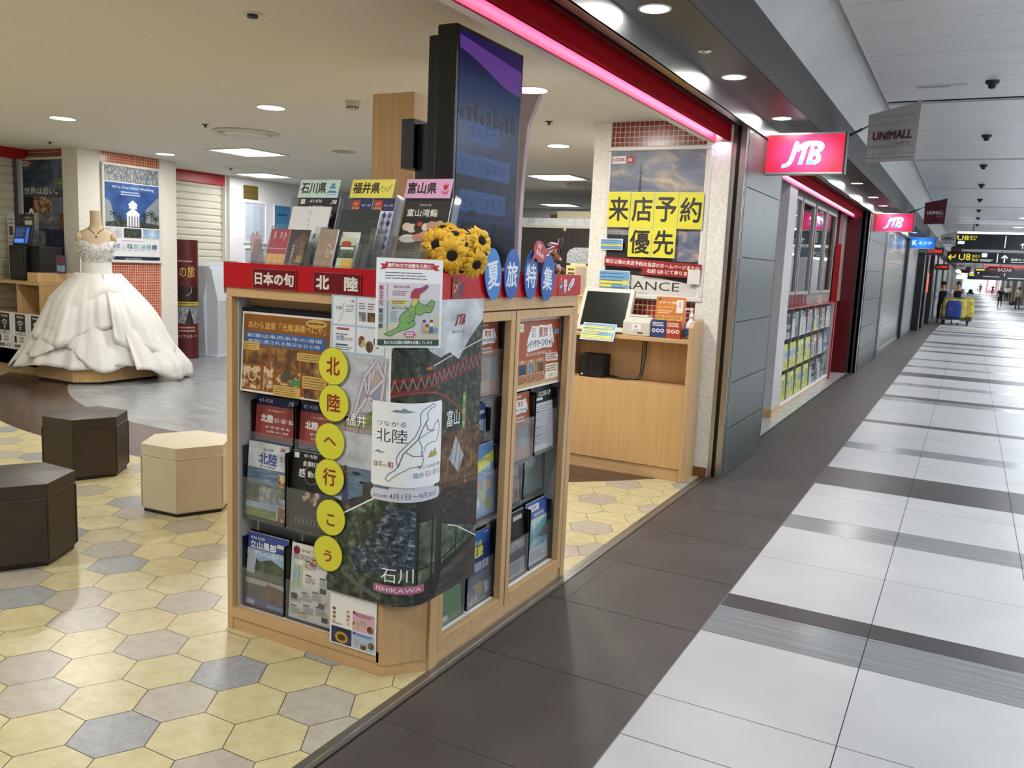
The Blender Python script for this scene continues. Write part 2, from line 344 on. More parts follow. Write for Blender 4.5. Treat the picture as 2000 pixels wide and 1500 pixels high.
while y < 186:
    st = .625 if y < 40 else 5; j = .0018
    for x0, x1 in ((-1.548, -1.46), (-1.46, -.853)):
        mf.add([(x0+j, y+j, zf(y)), (x1-j, y+j, zf(y)), (x1-j, y+st-j, zf(y+st)), (x0+j, y+st-j, zf(y+st))], [(0, 1, 2, 3)], MBR)
    y += st
struct(mf, 'floor_mall', local=True)
mfl = MB(); mfl.box(-2.3, 7.36, -.03, -1.57, 14.1, .003, noise_mat('pale_marble', [(.35, 'a9acab'), (.6, 'c6c9c8')], 6, (1, 2, 1), 7, .2, dist=1)); struct(mfl, 'floor_entry', local=True)
t2 = MB(); t2.box(-1.57, 7.36, -.03, -1.548, 14.1, .004, DARK); struct(t2, 'trim_2', local=True)
# ---- ceilings
CEIL = noise_mat('warm_ceiling', [(.3, 'e2dfd6'), (.7, 'e9e6de')], 80, detail=2, rough=.85)
c = MB(); c.box(-11.2, -3, SHOP_Z, -1.74, 15.5, SHOP_Z+.1, CEIL); struct(c, 'ceiling', local=True)
PLANK = noise_mat('white_metal_plank', [(.3, 'd6d8da'), (.7, 'dfe1e2')], 1.5, (1, 6, 1), 3, .3); GAPD = mat('ceiling_gap', '2b2d30', .7)
c = MB(); c.box(-.86, -3, MALL_Z+.07, 5.2, 187, MALL_Z+.2, mat('ceiling_gap_grey', '55585b', .6))
bay = [-3.6, .5, 4.65, 8.8, 13.0, 17.0, 21.2, 25.3, 29.5]
while bay[-1] < 186: bay.append(bay[-1]+8.3)
for a, b in zip(bay[:-1], bay[1:]):
    n = max(2, round((b-a)/.44)) if a < 30 else 2; st = (b-a-.16)/n
    for i in range(n): c.box(-.855, a+.08+i*st+.003, MALL_Z, 5.2, a+.08+(i+1)*st-.003, MALL_Z+.02, PLANK)
struct(c, 'ceiling_mall', local=True)
# soffit over the shop fronts: wood underside, dark upright board, curved plaster cove, steel edge
SOFW = noise_mat('dark_walnut_panel', [(.3, '2a211a'), (.7, '382e25')], 1, (40, 1.2, 40), 3, .42)
SOFD = noise_mat('charcoal_board', [(.3, '2c2a2a'), (.7, '363433')], 1, (30, 1, 30), 3, .6)
s = MB(); s.box(-1.45, -3, SOF_Z, -1.146, 187, SOF_Z+.02, SOFW); struct(s, 'ceiling_soffit', local=True)
s = MB(); s.box(-1.15, -3, SOF_Z-.004, -1.14, 187, 2.89, SOFD); struct(s, 'trim_3', local=True)
s = MB(); n = 10; A = [(-1.14+.28*math.sin(PI/2*i/n), 2.80+.30*(1-math.cos(PI/2*i/n))) for i in range(n+1)]
A = [(-1.145, 2.885)]+[(-1.145+.285*(i/n), 2.885+.215*math.sin(PI/2*i/n)) for i in range(n+1)][1:]
s.extr(A+[(-.86, 3.19), (-1.2, 3.19), (-1.2, 2.885)], -3, 187, noise_mat('cove_plaster', [(.3, 'b6b9b8'), (.7, 'c3c5c4')], 1, detail=2, rough=.5)); struct(s, 'cove_plaster', smooth=False, local=True)
s = MB(); s.box(-.868, -3, MALL_Z-.012, -.852, 187, MALL_Z+.02, mat('aluminium_trim', 'a9abad', .4, .8)); struct(s, 'trim_4', local=True)
BRS = noise_mat('brushed_steel', [(.3, 'a9aaa8'), (.7, 'bdbdba')], 1, (2, 120, 2), 3, .27, 1.)
BRV = noise_mat('brushed_panel', [(.3, '565a58'), (.7, '656a67')], 1, (60, 60, .8), 3, .36, .75)
s = MB(); s.box(-1.452, -3, 2.485, -1.446, 187, 2.60, BRS); s.box(-1.5, -3, 2.485, -1.446, 187, 2.489, STEEL); struct(s, 'trim_5', local=True)
# shutter pocket, red fascia and the lit red board behind it, for both shop fronts
for i, (y0, y1) in enumerate(((-3, 6.06), (7.38, 14.15))):
    s = MB(); s.box(-1.585, y0, 2.391, -1.571, y1, 2.52, mat('deep_red_fascia', '800810', .7, spec=.02)); struct(s, 'trim_%d' % (6+3*i), local=True)
    s = MB(); s.box(-1.69, y0, 2.387, -1.676, y1, 2.60, mat('red_board_lit_pink', 'd42a58', .45)); s.box(-1.69, y0, 2.48, -1.585, y1, 2.50, REDP); struct(s, 'trim_%d' % (7+3*i), local=True)  # red board; the pink of its LED lighting is put into the colour
    s = MB(); s.box(-1.571, y0, 2.503, -1.55, y1, 2.515, STEEL); s.box(-1.55, y0, 2.54, -1.51, y1, 2.56, BLACK); s.box(-1.516, y0, 2.500, -1.5, y1, 2.54, mat('brown_metal', '40282c', .35, .5)); s.box(-1.5, y0, 2.496, -1.49, y1, 2.54, BLACK); struct(s, 'trim_%d' % (8+3*i), local=True)
s = MB(); s.box(-1.76, -3, 2.40, -1.69, 6.06, 2.56, CEIL); struct(s, 'trim_12', local=True)
# ---- walls of the shop
TILER = tile_mat('red_mosaic', '7c1f16', '9a3a22', 'c9bfb2', .037); TILEO = tile_mat('orange_mosaic', 'a84a2b', 'c26243', 'e0d3c4', .032)
s = MB(); s.box(-9.72, 8.24+.9, 0, -9.62, 15.3, SHOP_Z, mat('plain_white_wall', 'dfe1e2', .7)); struct(s, 'wall_left', local=True)
s = MB(); s.box(-11, 15.2, 0, -2.3, 15.3, SHOP_Z, mat('plain_white_wall', 'dfe1e2', .7)); struct(s, 'wall_back', local=True)
# column standing out of the wall on the far side, with tiled niches for two posters
s = MB(); X = -8.95
s.box(-10.2, 6.35, 0, -9.20, 7.62, SHOP_Z, WALLP); s.box(-9.22, 6.27, 0, X, 6.56, SHOP_Z, WALLP); s.box(-9.22, 7.375, 0, X, 7.62, SHOP_Z, WALLP)
s.box(-9.22, 6.5, 0, X-.015, 7.4, SHOP_Z, TILEO); s.box(-10.06, 6.335, 0, -9.22, 6.36, SHOP_Z, TILER); s.box(-10.12, 6.31, 0, -10.06, 6.36, SHOP_Z, WALLP)
struct(s, 'pillar_far', local=True)
s = MB(); s.box(-8.955, 7.37, 0, -8.94, 7.63, .06, WOOD); s.box(-9.2, 7.62, 0, -8.94, 7.632, .06, WOOD); struct(s, 'baseboard_left', local=True)
s = MB(); s.box(-10.3, -3, 0, -10.12, 4.2, SHOP_Z, WALLP); struct(s, 'wall_side', local=True)
s = MB(); s.box(-11, 5.0, 0, -10.9, 8, SHOP_Z, mat('plain_white_wall', 'dfe1e2', .7)); struct(s, 'wall_far', local=True)
# pillar behind the counter, tiled niche for the big poster
s = MB(); s.box(-2.60, 6.06, 0, -2.465, 7.2, SHOP_Z+.0, WALLP); s.box(-1.735, 6.04, 0, -1.56, 7.2, 2.55, WALLP); s.box(-2.47, 6.075, 0, -1.73, 7.2, SHOP_Z, TILER)
struct(s, 'pillar_near', local=True)
s = MB(); s.box(-1.735, 6.028, 0, -1.56, 6.04, .07, mat('brown_skirting', '7a4a28', .5)); struct(s, 'baseboard_right', local=True)
# steel jamb with the shutter slot, steel cladding of the column between both fronts
s = MB(); s.box(-1.575, 6.055, 0, -1.53, 6.16, 2.5, STEEL); s.box(-1.53, 6.08, 0, -1.502, 6.16, 2.5, BLACK); s.box(-1.502, 6.055, 0, -1.462, 6.16, 2.5, STEEL); struct(s, 'trim_13', local=True)
s = MB(); s.box(-1.60, 6.16, 0, -1.47, 7.36, 2.6, DARK)
zs = [0, .36, .70, 1.14, 1.60, 2.09, 2.6]
for a, b in zip(zs[:-1], zs[1:]): s.box(-1.47, 6.10, a+.004, -1.455, 7.30, b-.002, BRV)
s.box(-1.47, 6.08, 0, -1.458, 6.10, 2.5, STEEL); s.box(-1.49, 7.30, 0, -1.462, 7.37, 2.5, DARK)
struct(s, 'pillar_steel', local=True)
# ================================================================== the brochure kiosk
K = thing('brochure_kiosk', 'beech-veneered brochure kiosk with a red band round its top, at the shop threshold', 'kiosk', (-2.04, 2.99, 0))
GREYI = mat('light_grey_lining', 'b9bab6', .5)
def kp(mb, name, **k): return mb.build(name, K, **k)
b = MB(); b.box(-2.478, 2.475, .0, -1.74, 3.645, 1.33, WOOD); kp(b, 'carcass')
b = MB(); b.box(-2.448, 2.465, .05, -1.74, 2.475, 1.33, GREYI); b.box(-1.745, 2.47, .09, -1.735, 3.60, 1.33, GREYI); b.box(-1.74, 3.600, .09, -1.655, 3.612, 1.325, GREYI); b.box(-2.45, 2.366, .09, -2.445, 2.47, 1.325, GREYI); kp(b, 'back_panel')
b = MB(); b.box(-2.478, 2.335, 0, -2.45, 2.475, 1.324, WOOD); kp(b, 'side_panel', bevel=.002)
b = MB(); b.box(-2.45, 2.335, .052, -1.73, 2.365, .092, WOOD_H); b.box(-2.45, 2.365, .05, -1.73, 2.475, .088, mat('white_shelf_edge', 'f2f2f0', .4)); kp(b, 'bottom_rail')
b = MB(); b.prism([(-2.475, 2.34), (-1.717, 2.34), (-1.609, 2.465), (-1.609, 3.64), (-1.75, 3.64), (-1.75, 2.5), (-2.475, 2.5)], 0, .05, WOOD_H); kp(b, 'plinth')
b = MB(); b.prism([(-2.478, 2.335), (-1.715, 2.335), (-1.604, 2.463), (-1.604, 3.645), (-2.478, 3.645)], 1.325, 1.36, WOOD_H)
b.box(-2.45, 2.42, 1.29, -1.9, 2.44, 1.325, WOOD_H); kp(b, 'top_board')
b = MB(); b.prism([(-1.742, 2.335), (-1.715, 2.335), (-1.609, 2.460), (-1.636, 2.475), (-1.742, 2.365)], .045, 1.325, WOOD); kp(b, 'corner_panel', bevel=.0015)
b = MB(); b.box(-1.655, 2.468, 0, -1.600, 2.520, 1.325, WOOD); kp(b, 'corner_post', bevel=.002)
b = MB(); b.box(-1.74, 3.613, 0, -1.600, 3.645, 1.325, WOOD); b.box(-1.655, 3.6, 0, -1.60, 3.613, 1.325, WOOD); b.box(-1.64, 2.52, 1.31, -1.600, 3.602, 1.325, WOOD); kp(b, 'end_post', bevel=.002)
for y0, y1 in ((2.523, 3.032), (3.042, 3.598)):
    b = MB(); x0, x1 = -1.632, -1.6015
    b.box(x0, y0, .052, x1, y0+.030, 1.305, WOOD); b.box(x0, y1-.036, .052, x1, y1, 1.305, WOOD); b.box(x0, y0+.03, .052, x1, y1-.036, .098, WOOD_H); b.box(x0, y0+.03, 1.268, x1, y1-.036, 1.305, WOOD_H)
    d = kp(b, 'door_frame', bevel=.0015)
    g = MB(); g.box(x0-.06, y0+.03, .088, x0, y1-.036, .099, mat('white_shelf_edge', 'f2f2f0', .4)); g.build('sill_strip', d)
b = MB(); f = [(-2.482, 2.327), (-1.712, 2.327), (-1.596, 2.46), (-1.596, 3.65), (-2.482, 3.65)]; g = [(-2.47, 2.339), (-1.717, 2.339), (-1.608, 2.465), (-1.608, 3.638), (-2.47, 3.638)]
for i in range(5):
    j = (i+1) % 5; b.prism([f[i], f[j], g[j], g[i]], 1.36, 1.452, RED)
kp(b, 'red_fascia')
b = MB(); b.prism(g, 1.36, 1.44, mat('kiosk_top_red', '9c1418', .3)); kp(b, 'top_tray')
b = MB(); b.prism([(-2.492, 2.34), (-2.484, 2.33), (-2.484, 2.40), (-2.492, 2.40)], 1.335, 1.455, mat('smoked_acrylic', 'a89a9c', .2)); kp(b, 'end_cap')
# black sloping pockets with clear lips: front has two columns and four rows, the side two columns per door
def pocket(parent, x, y, z, w_, h, rotz, lip=.6):
    p = MB(); p.T = Matrix.Translation((x, y, z)) @ Matrix.Rotation(rotz, 4, 'Z')
    p.box(-w_/2, .035, 0, w_/2, .042, h, BLACK); p.box(-w_/2, -.008, -.012, w_/2, .04, 0, BLACK)
    p.box(-w_/2-.003, -.006, -.01, -w_/2, .04, h*.93, BLACK); p.box(w_/2, -.006, -.01, w_/2+.003, .04, h*.93, BLACK)
    o = p.build('brochure_pocket', parent)
    q = MB(); q.T = p.T; q.box(-w_/2, -.012, -.01, w_/2, -.009, h*lip, HAZE); q.build('clear_lip', o); return o
# ---- printed covers
W_ = 'f4f4f2'
def logo(s, x, y, h, m):              # slanted monogram of a J, a T and a B
    k = h/1.0
    def P(pts): s.poly([(x+a*k, y+b*k) for a, b in pts], m)
    P([(.0, .0), (.12, .0), (.30, .10), (.40, .30), (.60, 1.0), (.40, 1.0), (.25, .42), (.18, .25), (.02, .17)])
    P([(.52, .75), (.72, .95), (1.0, 1.02), (1.35, 1.02), (1.38, .86), (1.05, .84), (.85, .12), (.66, .12), (.84, .78)])
    P([(1.02, .12), (1.18, .74), (1.30, .74), (1.22, .44), (1.36, .62), (1.46, .74), (1.42, .86), (1.36, 1.02), (1.62, .98), (1.72, .82), (1.66, .66), (1.54, .58), (1.64, .48), (1.66, .32), (1.54, .16), (1.38, .12)])
PH = {
 'sky': lambda: noise_mat('ph_sky', [(.3, '5f86b4'), (.55, '9ab3cc'), (.75, 'd9dfe4')], 8, (1, 1, 2), 5),
 'leaf': lambda: noise_mat('ph_leaf', [(.3, '19211a'), (.5, '3c4a3a'), (.62, '5d6b55'), (.8, '93a085')], 38, detail=8),
 'dleaf': lambda: noise_mat('ph_dleaf', [(.35, '1a1f1b'), (.55, '3a4339'), (.75, '6d7564')], 40, detail=8),
 'field': lambda: noise_mat('ph_field', [(.3, '47603a'), (.55, '7d8f4d'), (.75, 'b5a862')], 10, (1, 1, 6), 5),
 'sea': lambda: noise_mat('ph_sea', [(.3, '47596a'), (.6, '6d8296'), (.8, '9db0bf')], 14, (1, 1, 6), 5),
 'river': lambda: noise_mat('ph_river', [(.38, '1b222b'), (.56, '46525f'), (.72, 'a3aeb8')], 26, (1, 1, 1.6), 7, dist=1.5),
 'rock': lambda: noise_mat('ph_rock', [(.35, '1f1e1d'), (.6, '4d4842'), (.8, '8b8378')], 30, detail=7),
 'gravel': lambda: noise_mat('ph_gravel', [(.3, '97958f'), (.6, 'bdbab2'), (.8, 'd8d5cd')], 40, detail=6),
 'cloud': lambda: noise_mat('ph_cloud', [(.35, 'a2a7ad'), (.55, 'c0c4c9'), (.7, 'd9dbde')], 9, (1, 1, 1.5), 4),
 'food': lambda: noise_mat('ph_food', [(.3, '2a1a10'), (.48, '8a5a30'), (.6, 'd9c3a0'), (.75, 'b24a2a')], 30, detail=4),
 'room': lambda: noise_mat('ph_room', [(.3, '22170f'), (.5, '6c4626'), (.65, 'a6793f'), (.8, 'cfd2b8')], 22, (1, 1, .7), 4),
 'dark': lambda: noise_mat('ph_dark', [(.35, '0f0f11'), (.6, '242427'), (.8, '4c4a48')], 18, detail=5),
 'mount': lambda: noise_mat('ph_mount', [(.35, '2c3a30'), (.55, '56664a'), (.75, '9ca68c')], 16, (1, 1, 1.5), 7),
 'town': lambda: noise_mat('ph_town', [(.3, '3c4652'), (.5, '7f8890'), (.65, 'b9b3a8'), (.8, 'e2ddd2')], 40, (1, 1, .6), 4),
 'night': lambda: noise_mat('ph_night', [(.35, '101a33'), (.55, '223660'), (.7, '5b4a52'), (.82, 'd09a5a')], 26, detail=5),
 'sunset': lambda: noise_mat('ph_sunset', [(.3, '3f4a63'), (.5, '6d7486'), (.62, 'b49a80'), (.8, 'dcc39c')], 5, (1, 1, 2.2), 6, dist=.8),
 'beach': lambda: noise_mat('ph_beach', [(.3, '3a7f9c'), (.5, '67b0bf'), (.62, 'cfd9c8'), (.8, '6e8a4a')], 9, (1, 1, 1.4), 5),
 'thatchd': lambda: noise_mat('ph_thatchd', [(.35, '211c18'), (.6, '3d342c'), (.8, '6d5f50')], 16, (1, 1, 6), 5),
 'thatch': lambda: noise_mat('ph_thatch', [(.35, '3a2a1c'), (.55, '6e5236'), (.75, 'a58357')], 20, (5, 1, 1), 5, dist=1),
}
def ph(k): return PH[k]()
def cov_hokuriku(s, w_, h):           # blue band, brown-red title field, a coast below
    s.rect(0, 0, w_, h, ph('mount')); s.rect(0, 0, w_, h*.44, ph('sea')); s.poly([(0, 0), (0, h*.32), (w_*.25, h*.42), (w_*.3, h*.2), (w_*.42, 0)], ph('leaf')); s.poly([(w_, 0), (w_*.75, 0), (w_*.8, h*.38), (w_, h*.4)], ph('rock'))
    s.rect(0, h*.44, w_, h, pm('8c3a35')); s.poly([(w_*.1, h*.44), (w_*.26, h*.9), (w_*.8, h*.9), (w_*.7, h*.44)], pm('9a4a44')); s.rect(0, h*.88, w_, h, pm('2b3670'))
    s.text('4/1-9/30', w_*.06, h*.92, h*.05, pm(W_), align='l'); logo(s, w_*.78, h*.91, h*.06, pm(W_)); s.text('エースJTBセレクト', w_*.5, h*.80, h*.035, pm(W_))
    s.text('北陸', w_*.28, h*.66, h*.1, pm(W_), bold=.03); s.text('・石川・福井・富山', w_*.68, h*.67, h*.062, pm(W_), w=w_*.5); s.text('金沢・加賀・能登・福井・富山', w_*.55, h*.585, h*.03, pm(W_), w=w_*.6); s.text('立山黒部・あわら・宇奈月', w_*.55, h*.525, h*.03, pm(W_), w=w_*.55)
def cov_blue(s, w_, h):
    s.rect(0, 0, w_, h, ph('cloud')); s.rect(0, h*.42, w_, h*.66, ph('sea')); s.rect(0, h*.3, w_, h*.45, ph('mount')); s.rect(0, h*.18, w_*.35, h*.42, ph('leaf')); s.poly([(w_*.3, h*.2), (w_, h*.2), (w_*.7, h*.42), (w_*.34, h*.42)], ph('town')); s.rect(0, 0, w_*.78, h*.2, ph('field')); s.rect(0, h*.12, w_*.78, h*.2, ph('sky')); s.rect(w_*.8, 0, w_, h*.19, ph('food')); s.rect(w_*.78, h*.45, w_*.98, h*.62, ph('food'))
    s.text('4.1-9.30', w_*.5, h*.90, h*.035, pm('2a2f45')); s.text('北陸', w_*.5, h*.72, h*.15, pm('27358a'), bold=.02); logo(s, w_*.78, h*.92, h*.05, pm('b02a3a')); s.text('新しいと出会う旅', w_*.5, h*.675, h*.03, pm('2a2f45')); s.vtext('福井', w_*.82, h*.86, h*.035, pm('4c7a9a')); s.vtext('石川', w_*.90, h*.86, h*.035, pm('9a6a4c'))
def cov_black(s, w_, h):
    s.rect(0, 0, w_, h, pm('18181a')); s.disc(w_*.55, h*.36, w_*.42, h*.22, ph('dark')); s.poly([(w_*.2, h*.42), (w_*.55, h*.3), (w_*.85, h*.42), (w_*.5, h*.55)], pm('0c0c0c'))
    for cx, cy, r, k in ((.4, .44, .07, 'food'), (.55, .38, .08, 'food'), (.62, .46, .06, 'gravel'), (.33, .40, .05, 'gravel'), (.78, .27, .08, 'food')): s.disc(w_*cx, h*cy, w_*r, w_*r, ph(k))
    s.text('4/1-9/30', w_*.42, h*.93, h*.045, pm(W_), shear=.1); logo(s, w_*.8, h*.91, h*.06, pm(W_)); s.rect(w_*.05, h*.91, w_*.16, h*.98, pm('dcdcd8')); s.text('金澤料亭', w_*.45, h*.82, h*.065, pm(W_)); s.text('感', w_*.25, h*.67, h*.11, pm(W_)); s.text('動の', w_*.5, h*.68, h*.08, pm(W_)); s.text('御馳走', w_*.8, h*.72, h*.05, pm(W_))
    s.line([(w_*(.47+.17*math.cos(a/8*PI)), h*.71+w_*.17*math.sin(a/8*PI)) for a in range(17)], w_*.012, pm('8a8a86'))
    for i in range(7): s.greek(w_*(.15+.09*i), h*.06, w_*(.17+.09*i), h*.15, 6, pm('b8b8b0'), seed=i, jag=0)
def cov_alpine(s, w_, h):
    s.rect(0, 0, w_, h, pm('34488c')); s.rect(0, h*.55, w_, h*.78, ph('sky')); s.poly([(0, h*.5), (0, h*.66), (w_*.14, h*.72), (w_*.3, h*.62), (w_*.62, h*.68), (w_, h*.58), (w_, h*.4), (0, h*.4)], ph('mount')); s.rect(0, h*.36, w_, h*.52, ph('mount')); s.rect(0, h*.12, w_, h*.40, ph('rock')); s.rect(0, h*.3, w_, h*.37, ph('gravel')); s.poly([(w_*.3, h*.12), (w_, h*.1), (w_, h*.3), (w_*.55, h*.34)], ph('thatch'))
    s.poly([(0, h*.62), (w_*.1, h*.78), (w_*.24, h*.7), (w_*.2, h*.44), (0, h*.44)], pm('aab4c4')); s.rect(0, 0, w_, h*.10, pm('3a4d7e')); s.rect(w_*.55, h*.02, w_*.97, h*.07, pm('7d86a0')); s.rect(w_*.04, h*.02, w_*.24, h*.08, pm('b8bccb'))
    s.text('4/14-11/29', w_*.07, h*.91, h*.04, pm(W_), align='l'); s.text('立山黒部', w_*.4, h*.79, h*.1, pm(W_), w=w_*.66, bold=.02, shear=-.12); s.text('アルペンルート', w_*.55, h*.70, h*.06, pm(W_), w=w_*.72, bold=.02, shear=-.1); s.rect(w_*.74, h*.86, w_*.96, h*.91, pm('cfd2da'))
def cov_list(s, w_, h, top='旅の過ごし方', acc='7b2530'):
    s.rect(0, 0, w_, h, pm('dddcd6')); s.rect(w_*.62, h*.86, w_, h*.95, pm('4d679a')); s.disc(w_*.12, h*.91, w_*.08, w_*.08, pm(acc)); s.text(top, w_*.42, h*.90, h*.04, pm('33312e')); s.greek(w_*.05, h*.79, w_*.7, h*.87, 5, pm('55524d'), seed=3)
    s.rect(w_*.06, h*.42, w_*.3, h*.72, pm('b9c8a2')); s.poly([(w_*.05, h*.6), (w_*.2, h*.72), (w_*.22, h*.55), (w_*.1, h*.45)], pm('9cb7c6')); s.line([(w_*.2, h*.72), (w_*.22, h*.6), (w_*.2, h*.44)], .002, pm('4d5a3a'))
    r = random.Random(5)
    for x, y in ((.34, .68), (.5, .72), (.72, .72), (.36, .50), (.7, .50), (.05, .22), (.3, .26), (.55, .3), (.05, .06), (.35, .1), (.65, .12)): s.greek(w_*x, h*y, w_*(x+.26), h*(y+.09), 5, pm('6c6862'), seed=int(x*99+y*50), fill=.35); s.rect(w_*x, h*(y+.1), w_*(x+.14), h*(y+.118), pm(r.choice(('4b5a66', '6b4a3a', '3a5560'))))
    for x, y, k in ((.46, .75, 'food'), (.84, .62, 'town'), (.72, .42, 'rock'), (.05, .26, 'dark'), (.7, .22, 'thatch'), (.25, .04, 'food'), (.8, .05, 'rock')): s.rect(w_*x, h*y, w_*(x+.14), h*(y+.07), ph(k))
    for x, y in ((.34, .74), (.88, .74), (.88, .3), (.42, .08), (.88, .14)): s.disc(w_*x, h*y, w_*.04, w_*.04, pm('cdb582'))
def summer_title(s, w_, h, y0, y1, x0=.08, x1=.92):
    hh = (y1-y0)*h; s.poly([(w_*(x0+(x1-x0)*a), h*y0+hh*b) for a, b in ((.02, .25), (.1, .6), (.2, .98), (.42, .95), (.5, 1.0), (.72, .95), (.82, .98), (.9, 1.0), (.97, .55), (1.0, .2), (.9, -.02), (.6, .02), (.4, -.04), (.05, -.1))], pm('f0efee'))
    s.text('まだ', w_*(x0+(x1-x0)*.27), h*y0+hh*.72, hh*.18, pm('5a4a40')); s.text('また', w_*(x0+(x1-x0)*.27), h*y0+hh*.5, hh*.18, pm('5a4a40')); s.text('夏旅', w_*(x0+(x1-x0)*.6), h*y0+hh*.48, hh*.42, pm('b8492c'), bold=.02); s.text('!', w_*(x0+(x1-x0)*.85), h*y0+hh*.5, hh*.4, pm('b8492c'))
    s.text('レイトサマースペシャル', w_*(x0+x1)/2, h*y0+hh*.05, hh*.33, pm('26262c'), w=w_*(x1-x0)*.92, bold=.03)
def cov_summer(s, w_, h):
    s.rect(0, 0, w_, h, pm('a4573c')); s.rect(0, 0, w_, h*.62, pm('9a7058')); summer_title(s, w_, h, .70, .90); s.rect(w_*.04, h*.92, w_*.22, h*.97, pm('d9cfc8')); s.text('LOOK', w_*.13, h*.93, h*.028, pm('9a2a2a')); s.rect(w_*.3, h*.93, w_*.62, h*.965, pm('c8a896'))
    s.poly([(w_*.08, h*.22), (w_*.14, h*.5), (w_*.3, h*.52), (w_*.32, h*.22)], pm('6d554a')); s.rect(w_*.5, h*.2, w_*.9, h*.5, pm('7f8a8a')); s.greek(w_*.08, h*.05, w_*.9, h*.2, 6, pm('b8a090'), seed=8); s.greek(w_*.08, h*.56, w_*.92, h*.66, 2, pm('d9c2b4'), seed=2)
def cov_grey(s, w_, h):
    s.rect(0, 0, w_, h, pm('c6c7c8')); s.rect(0, h*.74, w_, h, ph('dark')); s.text('CLOSE UP', w_*.6, h*.84, h*.07, pm(W_), w=w_*.6); s.rect(w_*.1, h*.78, w_*.5, h*.82, pm('d8d8d8')); s.greek(w_*.08, h*.08, w_*.92, h*.7, 16, pm('7d7e80'), seed=11, fill=.3)
    for k in range(5): s.rect(w_*.08, h*(.12+.12*k), w_*.35, h*(.135+.12*k), pm('54565a'))
def cov_blue2(s, w_, h):
    s.rect(0, 0, w_, h, pm('5f86b8')); s.rect(0, h*.5, w_, h*.8, ph('sky')); s.poly([(0, h*.5), (w_*.4, h*.62), (w_, h*.5), (w_, 0), (0, 0)], pm('7a9cc4')); s.poly([(0, h*.72), (w_, h*.88), (w_, h*.72), (0, h*.56)], pm('d8d95a')); s.text('旅行はお早めに', w_*.5, h*.76, h*.05, pm('2a4a9a'), w=w_*.7, shear=.12); s.text('早', w_*.28, h*.60, h*.13, pm('2f4fa6'), bold=.03); s.text('トク割', w_*.68, h*.64, h*.09, pm('f0f0f4'), bold=.03); s.rect(w_*.05, h*.91, w_*.3, h*.97, pm('c8ccd8')); s.text('LOOK', w_*.17, h*.92, h*.03, pm('a02f3a'))
    for cx, cy, c in ((.3, .45, 'c8856a'), (.7, .42, 'c9b09a'), (.5, .3, 'a8b46a'), (.25, .2, 'd0d4dc'), (.72, .16, '8a9a4a')): s.disc(w_*cx, h*cy, w_*.17, h*.08, pm(c))
def cov_navy(s, w_, h):
    s.rect(0, 0, w_, h, pm('2c3f7c')); s.rect(0, h*.8, w_, h, pm('3b66b0')); s.text('思い出', w_*.5, h*.80, h*.07, pm('e0d748'), bold=.03, shear=.1); s.text('夏旅', w_*.48, h*.64, h*.15, pm('e0d748'), bold=.04, shear=.1); s.poly([(0, h*.62), (w_*.2, h*.74), (w_*.3, h*.56), (0, h*.5)], pm('d5d8df'))
    for k in range(3): s.rect(w_*(.08+.29*k), h*.45, w_*(.33+.29*k), h*.56, pm('c9ccd6')); s.greek(w_*(.1+.29*k), h*.465, w_*(.31+.29*k), h*.55, 4, pm('3d4a80'), seed=k)
    s.rect(0, 0, w_, h*.38, ph('town')); s.rect(0, h*.26, w_, h*.40, pm('525a6c')); s.disc(w_*.52, h*.2, w_*.14, h*.09, pm('9c8e4e')); s.rect(w_*.72, h*.08, w_*.92, h*.24, pm('b8bcc8')); s.text('LOOK', w_*.85, h*.94, h*.03, pm(W_))
def cov_sydney(s, w_, h):
    s.rect(0, 0, w_, h, ph('sky')); s.rect(0, h*.5, w_, h*.62, pm('46526a')); s.line([(w_*(.05+.09*k), h*(.6+.18*math.sin(PI*k/10))) for k in range(11)], h*.02, pm('56606c')); s.line([(w_*(.05+.09*k), h*(.58+.1*math.sin(PI*k/10))) for k in range(11)], h*.01, pm('56606c'))
    for k in range(3): s.poly([(w_*(.25+.16*k), h*.5), (w_*(.36+.16*k), h*.66-.01*k), (w_*(.42+.16*k), h*.5)], pm('d0d2d4'))
    s.rect(0, 0, w_, h*.5, mat('print_lawn', '3f7a3c', .5)); s.poly([(0, 0), (0, h*.35), (w_*.35, h*.22), (w_*.3, 0)], ph('town')); s.rect(w_*.1, h*.03, w_*.5, h*.1, pm('c4cabc'))
def cov_ocean(s, w_, h):
    s.rect(0, 0, w_, h, ph('beach')); s.rect(0, h*.72, w_, h, pm('3f62a8')); s.rect(0, 0, w_, h*.25, pm('c9ccd2')); s.rect(w_*.08, h*.84, w_*.6, h*.95, pm('e0e2e8')); s.text('LOOK', w_*.3, h*.86, h*.07, pm('9a2a3a')); s.text('HAWAII', w_*.6, h*.74, h*.07, pm(W_)); s.greek(w_*.1, h*.05, w_*.9, h*.2, 4, pm('7d8492'), seed=5); s.poly([(w_*.5, h*.4), (w_, h*.6), (w_, h*.35)], ph('leaf'))
def cov_mag(s, w_, h):
    s.rect(0, 0, w_, h, ph('town')); s.rect(0, h*.78, w_, h, pm('7d6f94')); s.rect(w_*.2, h*.55, w_*.85, h*.7, pm('c9a53a')); s.text('USA', w_*.5, h*.57, h*.1, pm('b3402a'), bold=.04); s.rect(w_*.05, h*.85, w_*.5, h*.95, pm('d8d2de')); s.rect(w_*.1, h*.05, w_*.5, h*.3, ph('sunset')); s.rect(w_*.55, h*.05, w_*.95, h*.4, ph('room'))
